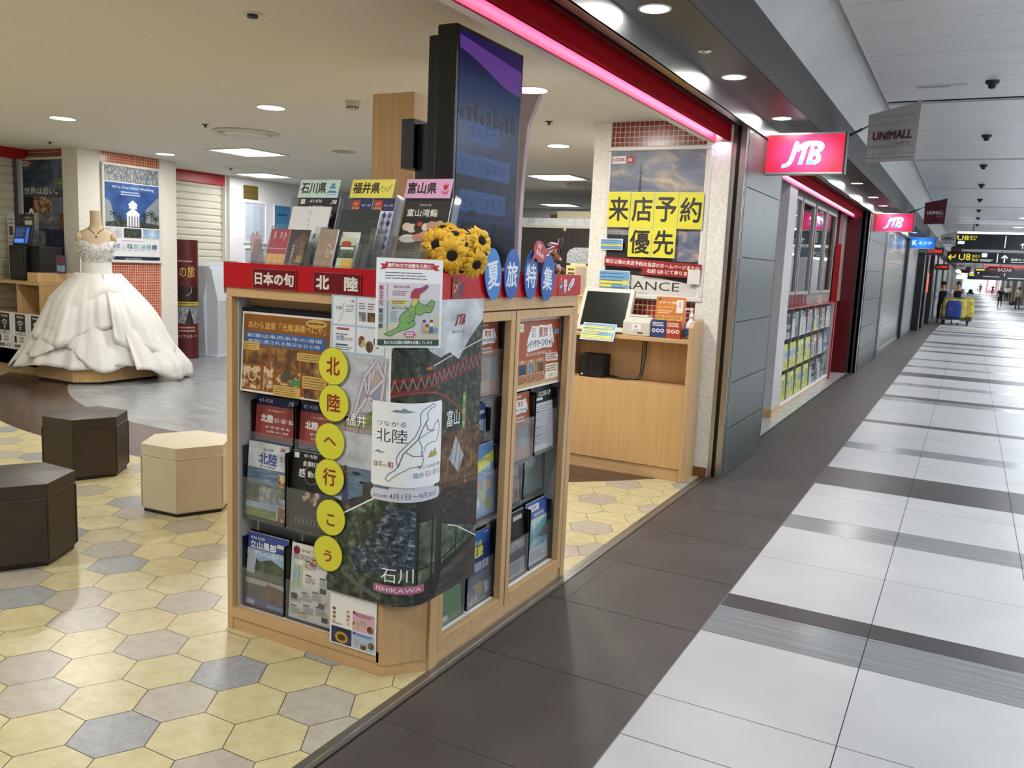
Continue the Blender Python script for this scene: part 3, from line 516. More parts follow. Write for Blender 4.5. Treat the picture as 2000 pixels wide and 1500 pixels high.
def cov_city(s, w_, h):
    s.rect(0, 0, w_, h, pm('6b8383')); s.rect(0, h*.4, w_, h*.6, pm('89a09e'))
    r = random.Random(4)
    for k in range(9): s.rect(w_*k/9, h*.25, w_*(k+.85)/9, h*(.38+.2*r.random()), pm('3f5252'))
    s.rect(0, 0, w_, h*.26, pm('556c6c')); s.text('SINGAPORE', w_*.5, h*.78, h*.08, pm('d4dcda'), w=w_*.7); s.rect(w_*.6, h*.9, w_*.95, h*.96, pm('c2cac8'))
def cov_night(s, w_, h):
    s.rect(0, 0, w_, h, ph('dark')); s.rect(0, 0, w_, h*.25, pm('9fa3a5')); s.greek(w_*.08, h*.04, w_*.92, h*.22, 4, pm('5c5f62'), seed=6); s.text('LOOK', w_*.25, h*.88, h*.06, pm('c0c0c2')); s.rect(w_*.5, h*.86, w_*.9, h*.93, pm('b0b2b4')); s.rect(0, h*.4, w_, h*.55, ph('town'))
def cov_yellow(s, w_, h):
    s.rect(0, 0, w_, h, pm('c9cb4c')); s.text('夏', w_*.5, h*.5, h*.24, pm('3f6fa8'), bold=.05); s.text('旅', w_*.5, h*.2, h*.22, pm('3f6fa8'), bold=.05); s.rect(w_*.1, h*.82, w_*.9, h*.93, pm('dfe2b0'))
def cov_yellow2(s, w_, h):
    s.rect(0, 0, w_, h, pm('c9c94a')); s.rect(w_*.08, h*.4, w_*.92, h*.75, pm('9fb6cc')); s.text('早割', w_*.5, h*.5, h*.16, pm('3a66a2'), bold=.05); s.greek(w_*.1, h*.08, w_*.9, h*.32, 5, pm('7f8f58'), seed=4)
def cov_red(s, w_, h):
    s.rect(0, 0, w_, h, pm('b9b2ae')); s.rect(0, h*.7, w_, h, pm('8c4a4a')); s.rect(w_*.1, h*.1, w_*.9, h*.6, ph('town')); s.text('LOOK', w_*.5, h*.78, h*.12, pm(W_))
def brochure(label, cov, w_=.208, h=.295, name='travel_brochure', group=None, cat='brochure', t=.006):
    s = MB(); s.box(0, 0, 0, w_, t, h, PAPER); cov(s, w_, h)
    return s.build(name, local=True, loc=(0, 0, 0), label=label, cat=cat, group=group)
def place(o, loc, rot): o.location = loc; o.rotation_euler = rot; return o
def stocked(label, cov, x, y, z, side, **k):
    """a brochure leaning in its pocket; x,y,z = lower front corner (towards u=0)"""
    o = brochure(label, cov, group='brochures in the kiosk pockets', **k); tilt = -.07
    return place(o, (x, y, z), (tilt, 0, PI/2 if side else 0))
# front pockets
for x, z, cov, lb in ((-2.327, .64, cov_hokuriku, 'red and blue brochure at the kiosk front, under the orange poster on its outer side'), (-2.10, .64, cov_hokuriku, 'red and blue brochure at the kiosk front, touching the yellow discs'),
                      (-2.327, .465, cov_blue, 'pale blue brochure with dark blue title and river photos, at the kiosk front'), (-2.10, .46, cov_black, 'black brochure with a tray of dishes, at the kiosk front'),
                      (-2.33, .095, cov_alpine, 'dark blue mountain brochure at the bottom of the kiosk front'), (-2.10, .095, cov_list, 'white leaflet crowded with small photos, at the bottom of the kiosk front')):
    back = z == .64
    pocket(K, x, 2.385 if not back else 2.428, z, .214, .30, 0, lip=.52)
    stocked(lb, cov, x-.104, 2.385 if not back else 2.428, z+.002, False)
# side pockets, seen along the corridor
for y, z, cov, lb in ((2.915, .965, cov_summer, 'orange summer brochure high in the kiosk side, beside the mountain poster'), (2.915, .62, cov_alpine, 'blue and green brochure in the kiosk side under the orange summer one'), (2.915, .465, cov_blue2, 'sky blue brochure with a yellow slanted band, in the kiosk side'),
                      (2.915, .10, cov_navy, 'navy brochure with big yellow title at the bottom of the kiosk side'), (2.675, .10, cov_sydney, 'brochure with a bridge over a green lawn at the bottom of the kiosk side'),
                      (3.225, .64, cov_summer, 'orange summer brochure below the framed summer poster in the kiosk side'), (3.46, .65, cov_grey, 'grey and white text leaflet in the kiosk side next to the orange summer brochure'),
                      (3.225, .43, cov_mag, 'violet and gold brochure halfway down the far door of the kiosk side'), (3.46, .44, cov_city, 'teal skyline brochure halfway down the far door of the kiosk side'),
                      (3.225, .105, cov_night, 'dark brochure with pale foot at the bottom of the far kiosk door'), (3.46, .11, cov_ocean, 'bright beach brochure at the bottom of the far kiosk door')):
    dx = .045 if (cov in (cov_mag, cov_city) or z == .62) else 0
    pocket(K, -1.655-dx, y, z, .212, .30, PI/2, lip=.62)
    stocked(lb, cov, -1.655-dx, y-.104, z+.002, True)
# framed landscape posters inside the kiosk
def awara(s, w_, h):
    s.rect(0, 0, w_, h, pm('ded8cc')); s.rect(.008, .008, w_-.008, h-.008, pm('8a531f'))
    s.text('あわら温泉「光風湯圃べにや」', w_*.5, h*.80, .027, pm('d9b45e'), w=w_*.86, bold=.008); s.disc(w_*.83, h*.92, w_*.115, h*.05, pm('c6a352')); s.greek(w_*.74, h*.9, w_*.92, h*.94, 1, pm('5a4420'))
    s.rrect(w_*.04, h*.60, w_*.95, h*.76, .006, pm('3f5f94')); s.text('創業以来百余年の湯宿', w_*.48, h*.69, .014, pm('cfd6e2'), w=w_*.84, bold=0); s.text('自然に癒される贅沢なひと時', w_*.48, h*.62, .014, pm('cfd6e2'), w=w_*.8, bold=0)
    for x0, y0, x1, y1, k in ((.02, .36, .31, .56, 'room'), (.34, .33, .65, .58, 'room'), (.69, .30, .94, .46, 'room'), (.02, .05, .23, .33, 'food'), (.27, .04, .38, .34, 'food'), (.41, .14, .68, .31, 'food'), (.73, .02, .97, .13, 'room')): s.rect(w_*x0, h*y0, w_*x1, h*y1, ph(k))
    s.disc(w_*.14, h*.22, w_*.055, w_*.055, pm('c9b48c')); s.disc(w_*.14, h*.22, w_*.04, w_*.04, ph('food')); s.disc(w_*.53, h*.26, w_*.05, w_*.05, pm('4a4a3c')); s.poly([(w_*.57, h*.15), (w_*.68, h*.15), (w_*.68, h*.22), (w_*.6, h*.23)], pm('3f8a4a'))
    for x0, y0, x1, y1, n in ((.01, .53, .21, .63, 3), (.63, .46, .96, .56, 3), (.70, .14, .97, .29, 4), (.38, .0, .69, .13, 4)): s.rrect(w_*x0+.003, h*y0, w_*x1, h*y1, .006, pm('c9a65c')); s.greek(w_*x0+.008, h*y0+.004, w_*x1-.006, h*y1-.004, n, pm('6d5426'), seed=int(x0*100), fill=.3)
s = MB(); s.sheet(.438, .305, t=.004); awara(s, .438, .305); s.build('hot_spring_poster', local=True, loc=(-2.432, 2.36, .965), rot=(-.05, 0, 0), label='brown landscape poster of a hot spring inn at the top of the kiosk front', cat='poster')
s = MB(); s.box(-2.45, 2.384, .955, -1.965, 2.392, 1.283, BLACK); s.build('poster_backing', K)
def summer_big(s, w_, h):
    s.rect(0, 0, w_, h, pm('e2dcd4')); s.rect(.01, .01, w_-.01, h-.01, pm('ac5230')); s.rect(.01, .01, w_-.01, h*.17, pm('c3a276')); summer_title(s, w_, h, .56, .90, .22, .84)
    s.rect(w_*.04, h*.82, w_*.17, h*.94, pm('e0d8d0')); s.text('LOOK', w_*.105, h*.87, h*.035, pm('9a2a2a')); s.text('東北九州の最安値はこれ!', w_*.5, h*.47, h*.045, pm('e6d9c4'), w=w_*.56)
    for k, t in enumerate(('京都', '東京', '神戸')): s.rect(w_*(.05+.19*k), h*.08, w_*(.23+.19*k), h*.42, pm('b98a5c')); s.text(t, w_*(.14+.19*k), h*.38, h*.035, pm('f0e4cc')); s.rect(w_*(.06+.19*k), h*.22, w_*(.22+.19*k), h*.36, ph(('night', 'town', 'room')[k])); s.greek(w_*(.06+.19*k), h*.09, w_*(.22+.19*k), h*.2, 4, pm('6c3a24'), seed=k); s.disc(w_*(.2+.19*k), h*.14, w_*.022, w_*.022, pm('b03a28'))
    s.poly([(w_*.64, h*.36), (w_*.92, h*.34), (w_*.94, h*.42), (w_*.9, h*.47), (w_*.64, h*.47)], pm('e6dccb')); s.greek(w_*.66, h*.37, w_*.9, h*.46, 3, pm('8a3a2a'), seed=4); s.rect(w_*.64, h*.09, w_*.94, h*.31, pm('e4ddc9')); s.text('6,000', w_*.76, h*.11, h*.055, pm('a8402c')); s.greek(w_*.66, h*.19, w_*.92, h*.29, 3, pm('7d4a3a'), seed=9)
    s.rect(w_*.83, h*.74, w_*.95, h*.82, pm('7f93ad')); s.vtext('夏の旅', w_*.9, h*.72, h*.05, pm('5a2a1c'))
s = MB(); s.sheet(.45, .305, t=.004); summer_big(s, .45, .305); s.build('summer_poster', local=True, loc=(-1.645, 3.135, .955), rot=(-.045, 0, PI/2), label='orange landscape summer poster at the top of the far kiosk door', cat='poster')
s = MB(); s.box(-1.69, 3.11, .945, -1.684, 3.6, 1.27, BLACK); s.build('poster_backing', K)
# ---- the big poster taped round the kiosk corner
L1_, BEND_ = .225, .225
def arc_map(u):
    """distance along the bent sheet -> (x, y, direction); flat front, rounded corner, flat side"""
    L1 = .225; ch = .155
    if u <= L1: return -1.955+u, 2.321, 0.
    if u >= L1+ch+.07: v = u-L1-ch-.07; return -1.586, 2.524+v, PI/2
    n = 24; x, y = -1.955+L1, 2.321; t = (u-L1)/(ch+.07)
    # smooth turn by pi/2 over the bend
    N = 40; ds = (u-L1)/N
    for i in range(N):
        a = PI/2*((i+.5)/N*t); a = PI/2*(3*(a/(PI/2))**2-2*(a/(PI/2))**3); x += ds*math.cos(a); y += ds*math.sin(a)
    a = PI/2*(3*t*t-2*t**3); return x, y, a
xe, ye, _ = arc_map(L1_+BEND_-1e-6)
def bend(s):
    us = [L1_+BEND_*k/14 for k in range(15)]; s.slice_u(us); out = []
    for (u, w2, v) in s.v:
        x, y, a = arc_map(u)
        if u > L1_+BEND_: x, y = xe, ye+(u-L1_-BEND_)
        nx, ny = math.sin(a), -math.cos(a); out.append((x-nx*w2, y-ny*w2, v))
    s.v = out; return s
BW, BH = .745, 1.075
s = MB(); s.STEP = .00003; s.sheet(BW, BH, t=.0008)
s.rect(0, 0, BW, BH, pm('e6e8ea'))
# top left: four info cards
s.rect(.0, .87, .235, BH, pm('a9bfd3'))
for x0, y0, x1, y1 in ((.008, .975, .105, 1.07), (.113, .975, .23, 1.07), (.008, .88, .105, .968), (.113, .88, .23, .968)): s.rect(x0, y0, x1, y1, pm('dfe4e9'))
s.text('北陸', .032, 1.025, .012, pm('333b48')); s.text('つながる北陸', .08, 1.035, .009, pm('333b48'), w=.036); s.greek(.062, 1.018, .1, 1.03, 2, pm('6b7480')); logo(s, .084, 1.052, .009, pm('a8283a')); s.line([(.03, .985), (.045, 1.01), (.05, 1.04), (.056, 1.05), (.052, 1.02), (.046, .99), (.03, .985)], .001, pm('4d5a68'))
for k in range(3): s.rect(.12+.037*k, .99, .152+.037*k, 1.022, ph(('town', 'room', 'rock')[k])); s.greek(.12+.037*k, 1.03, .15+.037*k, 1.055, 3, pm('8a6a78'), seed=k)
s.text('北陸', .04, .918, .018, pm('3b5f8a')); s.text('大好き', .076, .918, .012, pm('b06a4a')); s.rect(.025, .955, .08, .963, pm('a8486a')); s.rect(.02, .9, .075, .906, pm('3f6a5a')); s.greek(.02, .884, .095, .898, 2, pm('7d858d')); s.greek(.02, .936, .075, .944, 1, pm('5d656d'))
for cx, cy, k in ((.135, .92, 'food'), (.168, .905, 'thatch'), (.2, .922, 'food')): s.disc(cx, cy, .016, .02, ph(k))
# Fukui photo
s.rect(0, .60, .255, .872, ph('cloud')); s.poly([(0, .60), (0, .74), (.03, .74), (.055, .72), (.075, .685), (.08, .665), (.24, .69), (.255, .67), (.255, .60)], pm('8d8a92')); s.poly([(.11, .63), (.19, .69), (.24, .685), (.255, .66), (.255, .62)], ph('field')); s.rect(0, .60, .255, .632, pm('8b8268')); s.rect(0, .60, .255, .615, pm('a59694')); s.rect(.06, .635, .12, .66, pm('3d3b3e'))
LG = (('7f7c88', .017), ('b9b4c4', .013), ('c9a894', .006), ('d6dbe8', .003))
for pts, c in (([(.10, .64), (.15, .80), (.165, .735)], 'a3a0aa'), ([(.165, .735), (.235, .80), (.222, .70)], '8f98b0'), ([(.15, .80), (.2, .86), (.235, .80), (.165, .735)], 'b3a39c'), ([(.222, .70), (.235, .80), (.24, .86), (.245, .66)], '9a9aa8')): s.poly(pts, pm(c))
for pts in ([(.10, .64), (.165, .735), (.2, .86)], [(.235, .635), (.222, .72), (.235, .80), (.24, .86)], [(.165, .735), (.222, .70)], [(.1, .64), (.15, .80), (.165, .735), (.18, .86), (.235, .80), (.165, .735)], [(.222, .70), (.165, .735), (.2, .68), (.235, .635)], [(.15, .80), (.2, .86), (.235, .80)]):
    for (c, wd) in LG: s.line(pts, wd, pm(c))
for x in (.02, .07, .13, .2): s.line([(x, .60), (x, .628)], .002, pm('4a443e'))
s.text('福井', .118, .622, .045, pm('f6f6f4'), bold=.0, w=.09)
# Toyama photo: cloudy sky, hills, red bridge, river bed
s.rect(.262, .60, BW, BH, ph('cloud')); s.poly([(.262, .60), (.262, .9), (.32, .99), (.36, .95), (.40, .90), (.46, .875), (.52, .89), (.58, .86), (.65, .93), (BW, 1.0), (BW, .6)], ph('dleaf'))
s.poly([(.262, .60), (.262, .625), (.34, .68), (.42, .665), (.46, .62), (.45, .60)], ph('gravel'))
for yy, wd in ((.815, .012), (.775, .008)): s.line([(.262, yy-.02), (BW, yy+.055)], wd, pm('7a2f30'))
for k in range(16): x = .262+.03*k; y = .80+(x-.262)*.155; s.line([(x, y-.045), (x+.014, y+.0), (x+.03, y-.04)], .004, pm('a87a78')); s.line([(x, y-.05), (x, y)], .003, pm('6d2b2e'))
s.line([(.262+.026*k, .735+.035*math.sin(PI*(k+1)/17)*1.2-.0018*k*k*.28) for k in range(17)], .008, pm('8a3f3f')); s.line([(.42, .85), (.52, .875), (BW, .925)], .004, pm('d6d4d0'))
s.disc(.40, .842, .014, .006, pm('b8743a')); logo(s, .545, .98, .042, pm('8c1f2c')); s.text('感動のそばに、いつも。', .572, .955, .011, pm('4a4a52'), w=.085, bold=0)
s.line([(.2585, .58), (.2585, .875)], .006, pm('f2f2f2'))
s.text('富山', .555, .62, .06, pm('f6f6f4'), bold=0, w=.085); s.poly([(.615, .46), (.64, .44), (.64, .74), (.615, .73)], pm('6d8a45'))
for i, ch in enumerate('TOYAMA'): s.text(ch, .628, .70-.046*i, .02, pm('d9e0c0'), bold=0)
# coast photo with a person standing on the rocks
s.rect(0, .30, .262, .60, ph('cloud')); s.rect(0, .36, .262, .475, ph('sea')); s.poly([(0, .30), (0, .36), (.06, .345), (.262, .42), (.262, .3)], ph('rock')); s.poly([(.15, .36), (.158, .43), (.195, .435), (.205, .37)], ph('rock')); s.disc(.125, .455, .02, .006, pm('24282e')); s.disc(.15, .425, .012, .005, pm('24282e'))
s.poly([(.060, .345), (.067, .44), (.075, .455), (.085, .44), (.092, .345)], pm('39496a')); s.disc(.076, .467, .009, .011, pm('5a4030')); s.poly([(.066, .43), (.062, .452), (.076, .456), (.088, .452), (.086, .43)], pm('7a4a3c'))
# woven ceiling photo on the side
s.rect(.45, .25, BW, .60, ph('thatch')); s.poly([(.535, .50), (.60, .44), (.635, .50), (.575, .58)], pm('a9b0b4'))
for k in range(9): s.line([(.45+.035*k, .36), (.5+.03*k, .56)], .003, pm('3a291c'))
s.line([(.45, .42), (BW, .40)], .005, pm('3a291c')); s.line([(.45, .37), (BW, .35)], .005, pm('3a291c')); s.poly([(.55, .25), (BW, .36), (BW, .25)], pm('c8c8c4'))
# Ishikawa photos: river gorge and a wooden veranda
s.poly([(0, 0), (0, .27), (.24, .40), (.45, .40), (.45, 0)], ph('leaf')); s.poly([(.13, .09), (.10, .17), (.19, .25), (.26, .36), (.36, .36), (.36, .13), (.27, .12)], ph('river')); s.poly([(.0, .0), (.0, .10), (.10, .05), (.2, .08), (.3, .1), (.36, .05), (.36, 0)], ph('dleaf')); s.poly([(.14, .26), (.16, .19), (.24, .33), (.2, .36)], ph('dleaf')); s.line([(.03, .20), (.045, .14), (.075, .085), (.14, .05), (.24, .02)], .018, pm('5a5d60')); s.line([(-.0, .262), (.24, .40)], .005, pm('f2f2f2'))
s.poly([(.36, 0), (.36, .38), (.45, .38), (.52, .30), (.60, .28), (BW, .22), (BW, 0)], pm('2b2724')); s.poly([(.365, .07), (.365, .30), (.46, .30), (.46, .10)], ph('mount')); s.poly([(.50, .12), (.50, .27), (BW, .20), (BW, .17)], ph('mount')); s.poly([(.46, .36), (.56, .285), (BW, .205), (BW, .38), (.5, .4)], ph('thatchd'))
for x, wd in ((.37, .008), (.44, .012), (.49, .008), (.60, .008), (.66, .006)): s.line([(x, .02), (x, .33)], wd, pm('15110f'))
s.line([(.36, .13), (.52, .14), (BW, .21)], .006, pm('15110f')); s.line([(.46, .1), (BW, .175)], .004, pm('15110f'))
for k in range(12): s.line([(.5+.02*k, .11+.004*k), (.5+.02*k, .145+.005*k)], .003, pm('15110f'))
s.poly([(.46, 0), (.5, .09), (BW, .16), (BW, 0)], noise_mat('ph_deck', [(.3, '2b2a27'), (.6, '4a4740'), (.8, '6d6a62')], 6, (1, 1, 5), 4)); s.line([(.54, .255), (.6, .235), (BW, .16)], .004, pm('e6e6e6'))
s.text('石川', .30, .085, .052, pm('f6f6f4'), bold=.004, w=.115)
s.rect(.21, .045, .40, .075, pm('b0688a')); s.text('ISHIKAWA', .305, .052, .015, pm('f4eef2'), w=.165, bold=0)
# white card with the outline map
s.rrect(.19, .43, .475, .725, .012, pm('eceff1')); s.text('つながる', .265, .642, .018, pm('26262a'), w=.11, bold=0); s.text('北陸', .268, .585, .048, pm('1e1e22'), w=.115, bold=.004)
s.poly([(.265, .693), (.285, .702), (.30, .70), (.312, .708), (.326, .70), (.35, .694), (.31, .69)], pm('7d929c')); s.poly([(.20, .548), (.218, .556), (.232, .551), (.25, .551), (.232, .545)], pm('7d92a8')); s.poly([(.40, .53), (.415, .555), (.425, .548), (.437, .562), (.452, .535), (.43, .53)], pm('a9a04a'))
OUT = [(.25, .455), (.262, .448), (.285, .47), (.30, .48), (.335, .50), (.375, .505), (.382, .525), (.375, .545), (.385, .56), (.39, .575), (.42, .585), (.44, .582), (.455, .60), (.46, .635), (.452, .66), (.432, .645), (.42, .625), (.398, .63), (.388, .655), (.398, .668), (.392, .685), (.405, .70), (.43, .708), (.432, .715), (.42, .718), (.375, .70), (.365, .685), (.368, .65), (.35, .61), (.30, .555), (.288, .53), (.295, .505), (.285, .49), (.262, .475)]
s.line(OUT[:12], .0035, pm('7d9a6a')); s.line(OUT[11:20], .0035, pm('8a4a5a')); s.line(OUT[19:28], .0035, pm('5f7fa0')); s.line(OUT[27:]+OUT[:1], .0035, pm('6a7aa0')); s.line([(.295, .50), (.312, .55), (.36, .60), (.375, .635), (.39, .66)], .0035, pm('5a5a4a')); s.line([(.32, .555), (.345, .54), (.382, .54)], .003, pm('4a3a4a')); s.line([(.36, .60), (.375, .57), (.372, .545)], .003, pm('6a7aa0')); s.line([(.36, .60), (.40, .62), (.44, .625)], .003, pm('5f7fa0'))
s.text('日', .208, .497, .016, pm('26262a')); s.text('本', .228, .497, .022, pm('b98a4a')); s.text('の', .248, .497, .012, pm('b98a4a')); s.text('旬', .268, .497, .022, pm('9a2a2e'), bold=.02)
s.text('新しいと出会う旅', .415, .495, .012, pm('3a3a40'), w=.105, bold=0); s.text('福井', .365, .462, .02, pm('4a7aa8'), bold=0); s.text('石川', .412, .464, .02, pm('b0707a'), bold=0); s.text('富山', .452, .466, .02, pm('9aa6a8'), bold=0)
s.rrect(.19, .378, .472, .42, .018, pm('cfd0dc')); s.text('2024年', .232, .388, .013, pm('2a2a30'), bold=0, w=.06); s.text('4月1日〜9月30日', .36, .388, .02, pm('24242a'), bold=.0, w=.185)
bend(s)
s.v = [(x, y, z+.285) for x, y, z in s.v]
s.build('region_poster', label='large scenic poster bent round the kiosk corner, river gorge at its foot', cat='poster')
# ---- A4 flyer below it and the map notice in front
s = MB(); s.sheet(.212, .215, t=.0008); s.rect(0, 0, .212, .215, pm('e9e8e4')); s.rect(.105, .072, .205, .145, pm('d9a8b8')); s.rect(.105, .005, .205, .068, pm('a9c2dc')); s.rect(.008, .005, .102, .068, ph('night')); s.disc(.055, .03, .03, .022, mat('print_gold', 'b8912f', .4)); s.disc(.055, .03, .018, .012, pm('4a2f10'))
for k in range(4):
    for x in (.02, .085): s.disc(x, .135-.016*k, .008, .006, ph('food'))
for cx, cy, k in ((.12, .095, 'food'), (.15, .105, 'gravel'), (.185, .09, 'thatch'), (.12, .03, 'gravel'), (.155, .02, 'food'), (.19, .03, 'thatch')): s.disc(cx, cy, .014, .013, ph(k))
s.disc(.113, .14, .006, .006, pm('6a2a6a')); s.disc(.113, .062, .006, .006, pm('2a3a8a')); s.greek(.12, .128, .2, .142, 2, pm('b05a7a')); s.greek(.12, .054, .2, .066, 2, pm('4a6aa0')); s.greek(.012, .078, .06, .084, 1, pm('b8402a'))
s.build('sweets_flyer', local=True, loc=(-1.95, 2.329, .08), label='white flyer with small food photos low on the kiosk front', cat='flyer')
s = MB(); s.sheet(.225, .295, t=.0008); w_, h = .225, .295
s.rect(.008, .008, .217, .215, pm('d5cfd6')); s.rect(.008, .008, .217, .16, pm('bfc6c8')); s.poly([(.008, .03), (.008, .07), (.06, .085), (.13, .04), (.217, .12), (.217, .03)], pm('c9c4ae'))
s.poly([(.012, .258), (.03, .258), (.03, .262), (.195, .262), (.195, .258), (.213, .258), (.205, .267), (.213, .276), (.195, .276), (.195, .282), (.03, .282), (.03, .276), (.012, .276), (.02, .267)], pm('b02a36')); s.text('旅行の力で北陸を元気に!', .112, .265, .013, pm('f6f2f2'), w=.15, bold=.03); s.greek(.03, .225, .195, .252, 3, pm('5a5a60'), seed=2, fill=.3)
s.vtext('観光不可', .018, .205, .015, pm('b04a62'), bold=.03); s.vtext('観光可能', .018, .13, .015, pm('3c4a52'), bold=.03); s.line([(.038, .165), (.038, .21)], .0015, pm('b04a62')); s.line([(.04, .05), (.04, .155)], .0015, pm('33454a'))
s.text('被害が甚大な地域', .085, .198, .008, pm('8a5a6a'), w=.055); s.greek(.055, .172, .108, .19, 3, pm('9a7a88')); s.rrect(.048, .142, .108, .16, .004, pm('d9c678')); s.greek(.053, .145, .103, .157, 2, pm('6d6230')); s.text('被害が少ない地域', .08, .128, .008, pm('4a5a5a'), w=.055); s.greek(.048, .085, .075, .122, 6, pm('6a7478'), fill=.3)
GRN = pm('78a860'); OL = pm('33402c')
t1 = [(.03, .045), (.05, .038), (.065, .048), (.08, .055), (.10, .06), (.125, .07), (.135, .08), (.13, .09), (.132, .105), (.135, .115), (.15, .108), (.165, .12), (.185, .118), (.195, .135), (.2, .155), (.188, .162), (.178, .15), (.165, .142), (.148, .15), (.142, .163), (.128, .165), (.12, .145), (.108, .128), (.09, .115), (.08, .1), (.082, .08), (.072, .065), (.06, .06), (.045, .052)]
s.poly(t1, GRN); s.line(t1, .0018, OL, True); s.line([(.108, .128), (.12, .11), (.13, .1)], .0012, OL); s.line([(.132, .105), (.135, .14), (.142, .163)], .0012, OL)
s.poly([(.12, .145), (.128, .165), (.142, .163), (.138, .15), (.128, .14)], pm('d9c05a')); s.poly([(.115, .165), (.118, .185), (.13, .198), (.15, .2), (.17, .212), (.178, .205), (.168, .195), (.16, .188), (.148, .18), (.146, .165)], pm('a63a44')); s.poly([(.13, .198), (.15, .2), (.17, .212), (.178, .205), (.168, .195), (.15, .192)], pm('8a3a78'))
for x, y, c in ((.1, .1, 'd07a4a'), (.115, .118, 'd07a4a'), (.15, .125, 'd07a4a'), (.175, .135, 'd07a4a'), (.12, .09, '3f6a40'), (.105, .082, '3f6a40'), (.165, .14, '4a6ab0'), (.11, .105, '5a7ab8')): s.rect(x, y, x+.012, y+.004, pm(c))
s.poly([(.095, .045), (.105, .055), (.13, .055), (.138, .045), (.13, .035), (.105, .035)], pm('b8688a')); s.greek(.104, .038, .13, .052, 2, pm('f0e4ea'))
for x, c1, c2 in ((.165, 'c9a0b0', 'b0a0a8'), (.19, 'e0e0dc', '4a62a0'), (.175, 'd8b850', 'c09a40')): s.disc(x, .09 if x != .175 else .075, .005, .005, pm('5a4234')); s.poly([(x-.008, .072 if x != .175 else .06), (x-.004, .086 if x != .175 else .07), (x+.004, .086 if x != .175 else .07), (x+.008, .072 if x != .175 else .06)], pm(c1)); s.rect(x-.006, .05, x+.006, .072 if x != .175 else .06, pm(c2))
s.rrect(.2, .05, .212, .068, .003, pm('7a92b8')); s.rect(.008, .008, .217, .028, pm('2f4a38')); s.text('私たちは北陸の復興を応援しています', .112, .0125, .011, pm('f2f4f0'), w=.165, bold=.02)
s.build('map_notice', local=True, loc=(-1.708, 2.247, 1.20), rot=(0, 0, math.atan2(.125, .108)), label='white notice with a green map and red ribbon, taped to the kiosk corner', cat='notice')
# ---- yellow discs down the kiosk front, one character each
for ch, x, z, lb in (('北', -1.935, 1.11, 'topmost of the yellow discs on the kiosk, with a red character'), ('陸', -1.93, .98, 'yellow disc on the kiosk directly under the topmost one'), ('へ', -1.945, .84, 'yellow disc on the kiosk with a single bent stroke'),
                     ('行', -1.945, .71, 'yellow disc on the kiosk under the one with a single bent stroke'), ('こ', -1.937, .562, 'yellow disc on the kiosk with two short level strokes'), ('う', -1.948, .425, 'lowest of the yellow discs on the kiosk, with a red character')):
    s = MB(); n = 40; s.lathe([(.0665, 0), (.0665, .0012)], pm('d6d23a'), (0, 0, 0), n); s.v = [(a, .0012-c, b) for a, b, c in s.v]; s.line([(.066*math.cos(2*PI*k/n), .066*math.sin(2*PI*k/n)) for k in range(n)], .0018, pm('6d6a1c'), True); s.v = [(a, b, c) for a, b, c in s.v]
    s.up(); s.text(ch, .0006, -.031, .062 if ch in '北陸行' else .042, pm('c9862c'), bold=.035, w=.058 if ch in '北陸行へ' else .036) if ch != 'へ' else s.text(ch, .0006, -.012, .026, pm('c9862c'), bold=.035, w=.056)
    s.text(ch, 0, -.03 if ch != 'へ' else -.011, .06 if ch in '北陸行' else .04 if ch != 'へ' else .024, pm('7c1f1c'), bold=.012, w=.056 if ch in '北陸行' else .034 if ch != 'へ' else .054)
    s.build('character_disc', local=True, loc=(x, 2.3095, z), label=lb, cat='sign', group='yellow character discs')
# ---- dark red plates on the band
for t, x0, x1, lb in (('日本の旬', -2.33, -2.12, 'dark red name plate with four white characters on the red band'), ('北 陸', -2.04, -1.83, 'dark red name plate with two wide-set white characters on the red band')):
    s = MB(); s.box(0, 0, 0, x1-x0, .004, .072, mat('plate_red', '6d1016', .25))
    if '本' in t: s.text(t, (x1-x0)/2, .015, .044, pm('dcd8cf'), w=.185, bold=.035)
    else: s.text('北', .042, .014, .046, pm('dcd8cf'), w=.056, bold=.04); s.text('陸', .168, .014, .046, pm('dcd8cf'), w=.056, bold=.04)
    s.line([(0, 0), (0, .072), (x1-x0, .072), (x1-x0, 0)], .0015, pm('b05a5c'), True)
    s.build('name_plate', local=True, loc=(x0, 2.3225, 1.362), label=lb, cat='sign')
# ---- blue ovals and the red speech bubble on the side band
for ch, y, z, t, rx, lb in (('夏', 2.80, 1.45, -.18, .062, 'pale blue oval sign nearest the sunflowers'), ('旅', 2.95, 1.452, .06, .062, 'blue oval sign second from the sunflowers'), ('特', 3.115, 1.448, 0, .058, 'blue oval sign half covered by the red speech bubble'), ('集', 3.272, 1.438, .1, .064, 'blue oval sign farthest from the sunflowers')):
    s = MB(); n = 36; m = mat('oval_blue', '1d5aa8', .25) if ch != '夏' else mat('oval_blue_pale', '3f7cc4', .25)
    s.add([(rx*math.cos(2*PI*k/n), q, .098*math.sin(2*PI*k/n)) for q in (0, .003) for k in range(n)], [tuple(range(n)), tuple(range(2*n-1, n-1, -1))]+[(k, n+k, n+(k+1) % n, (k+1) % n) for k in range(n)], m)
    s.text(ch, 0, -.05, .095, pm('d5dbe2'), w=.085, bold=.022)
    s.build('oval_sign', local=True, loc=(-1.583, y, z), rot=(0, t, PI/2), label=lb, cat='sign', group='oval signs along the kiosk side')
s = MB(); n = 30; P = [(.06*math.cos(2*PI*k/n), .042*math.sin(2*PI*k/n)) for k in range(n)]; P = P[:19]+[(-.058, -.075)]+P[20:]
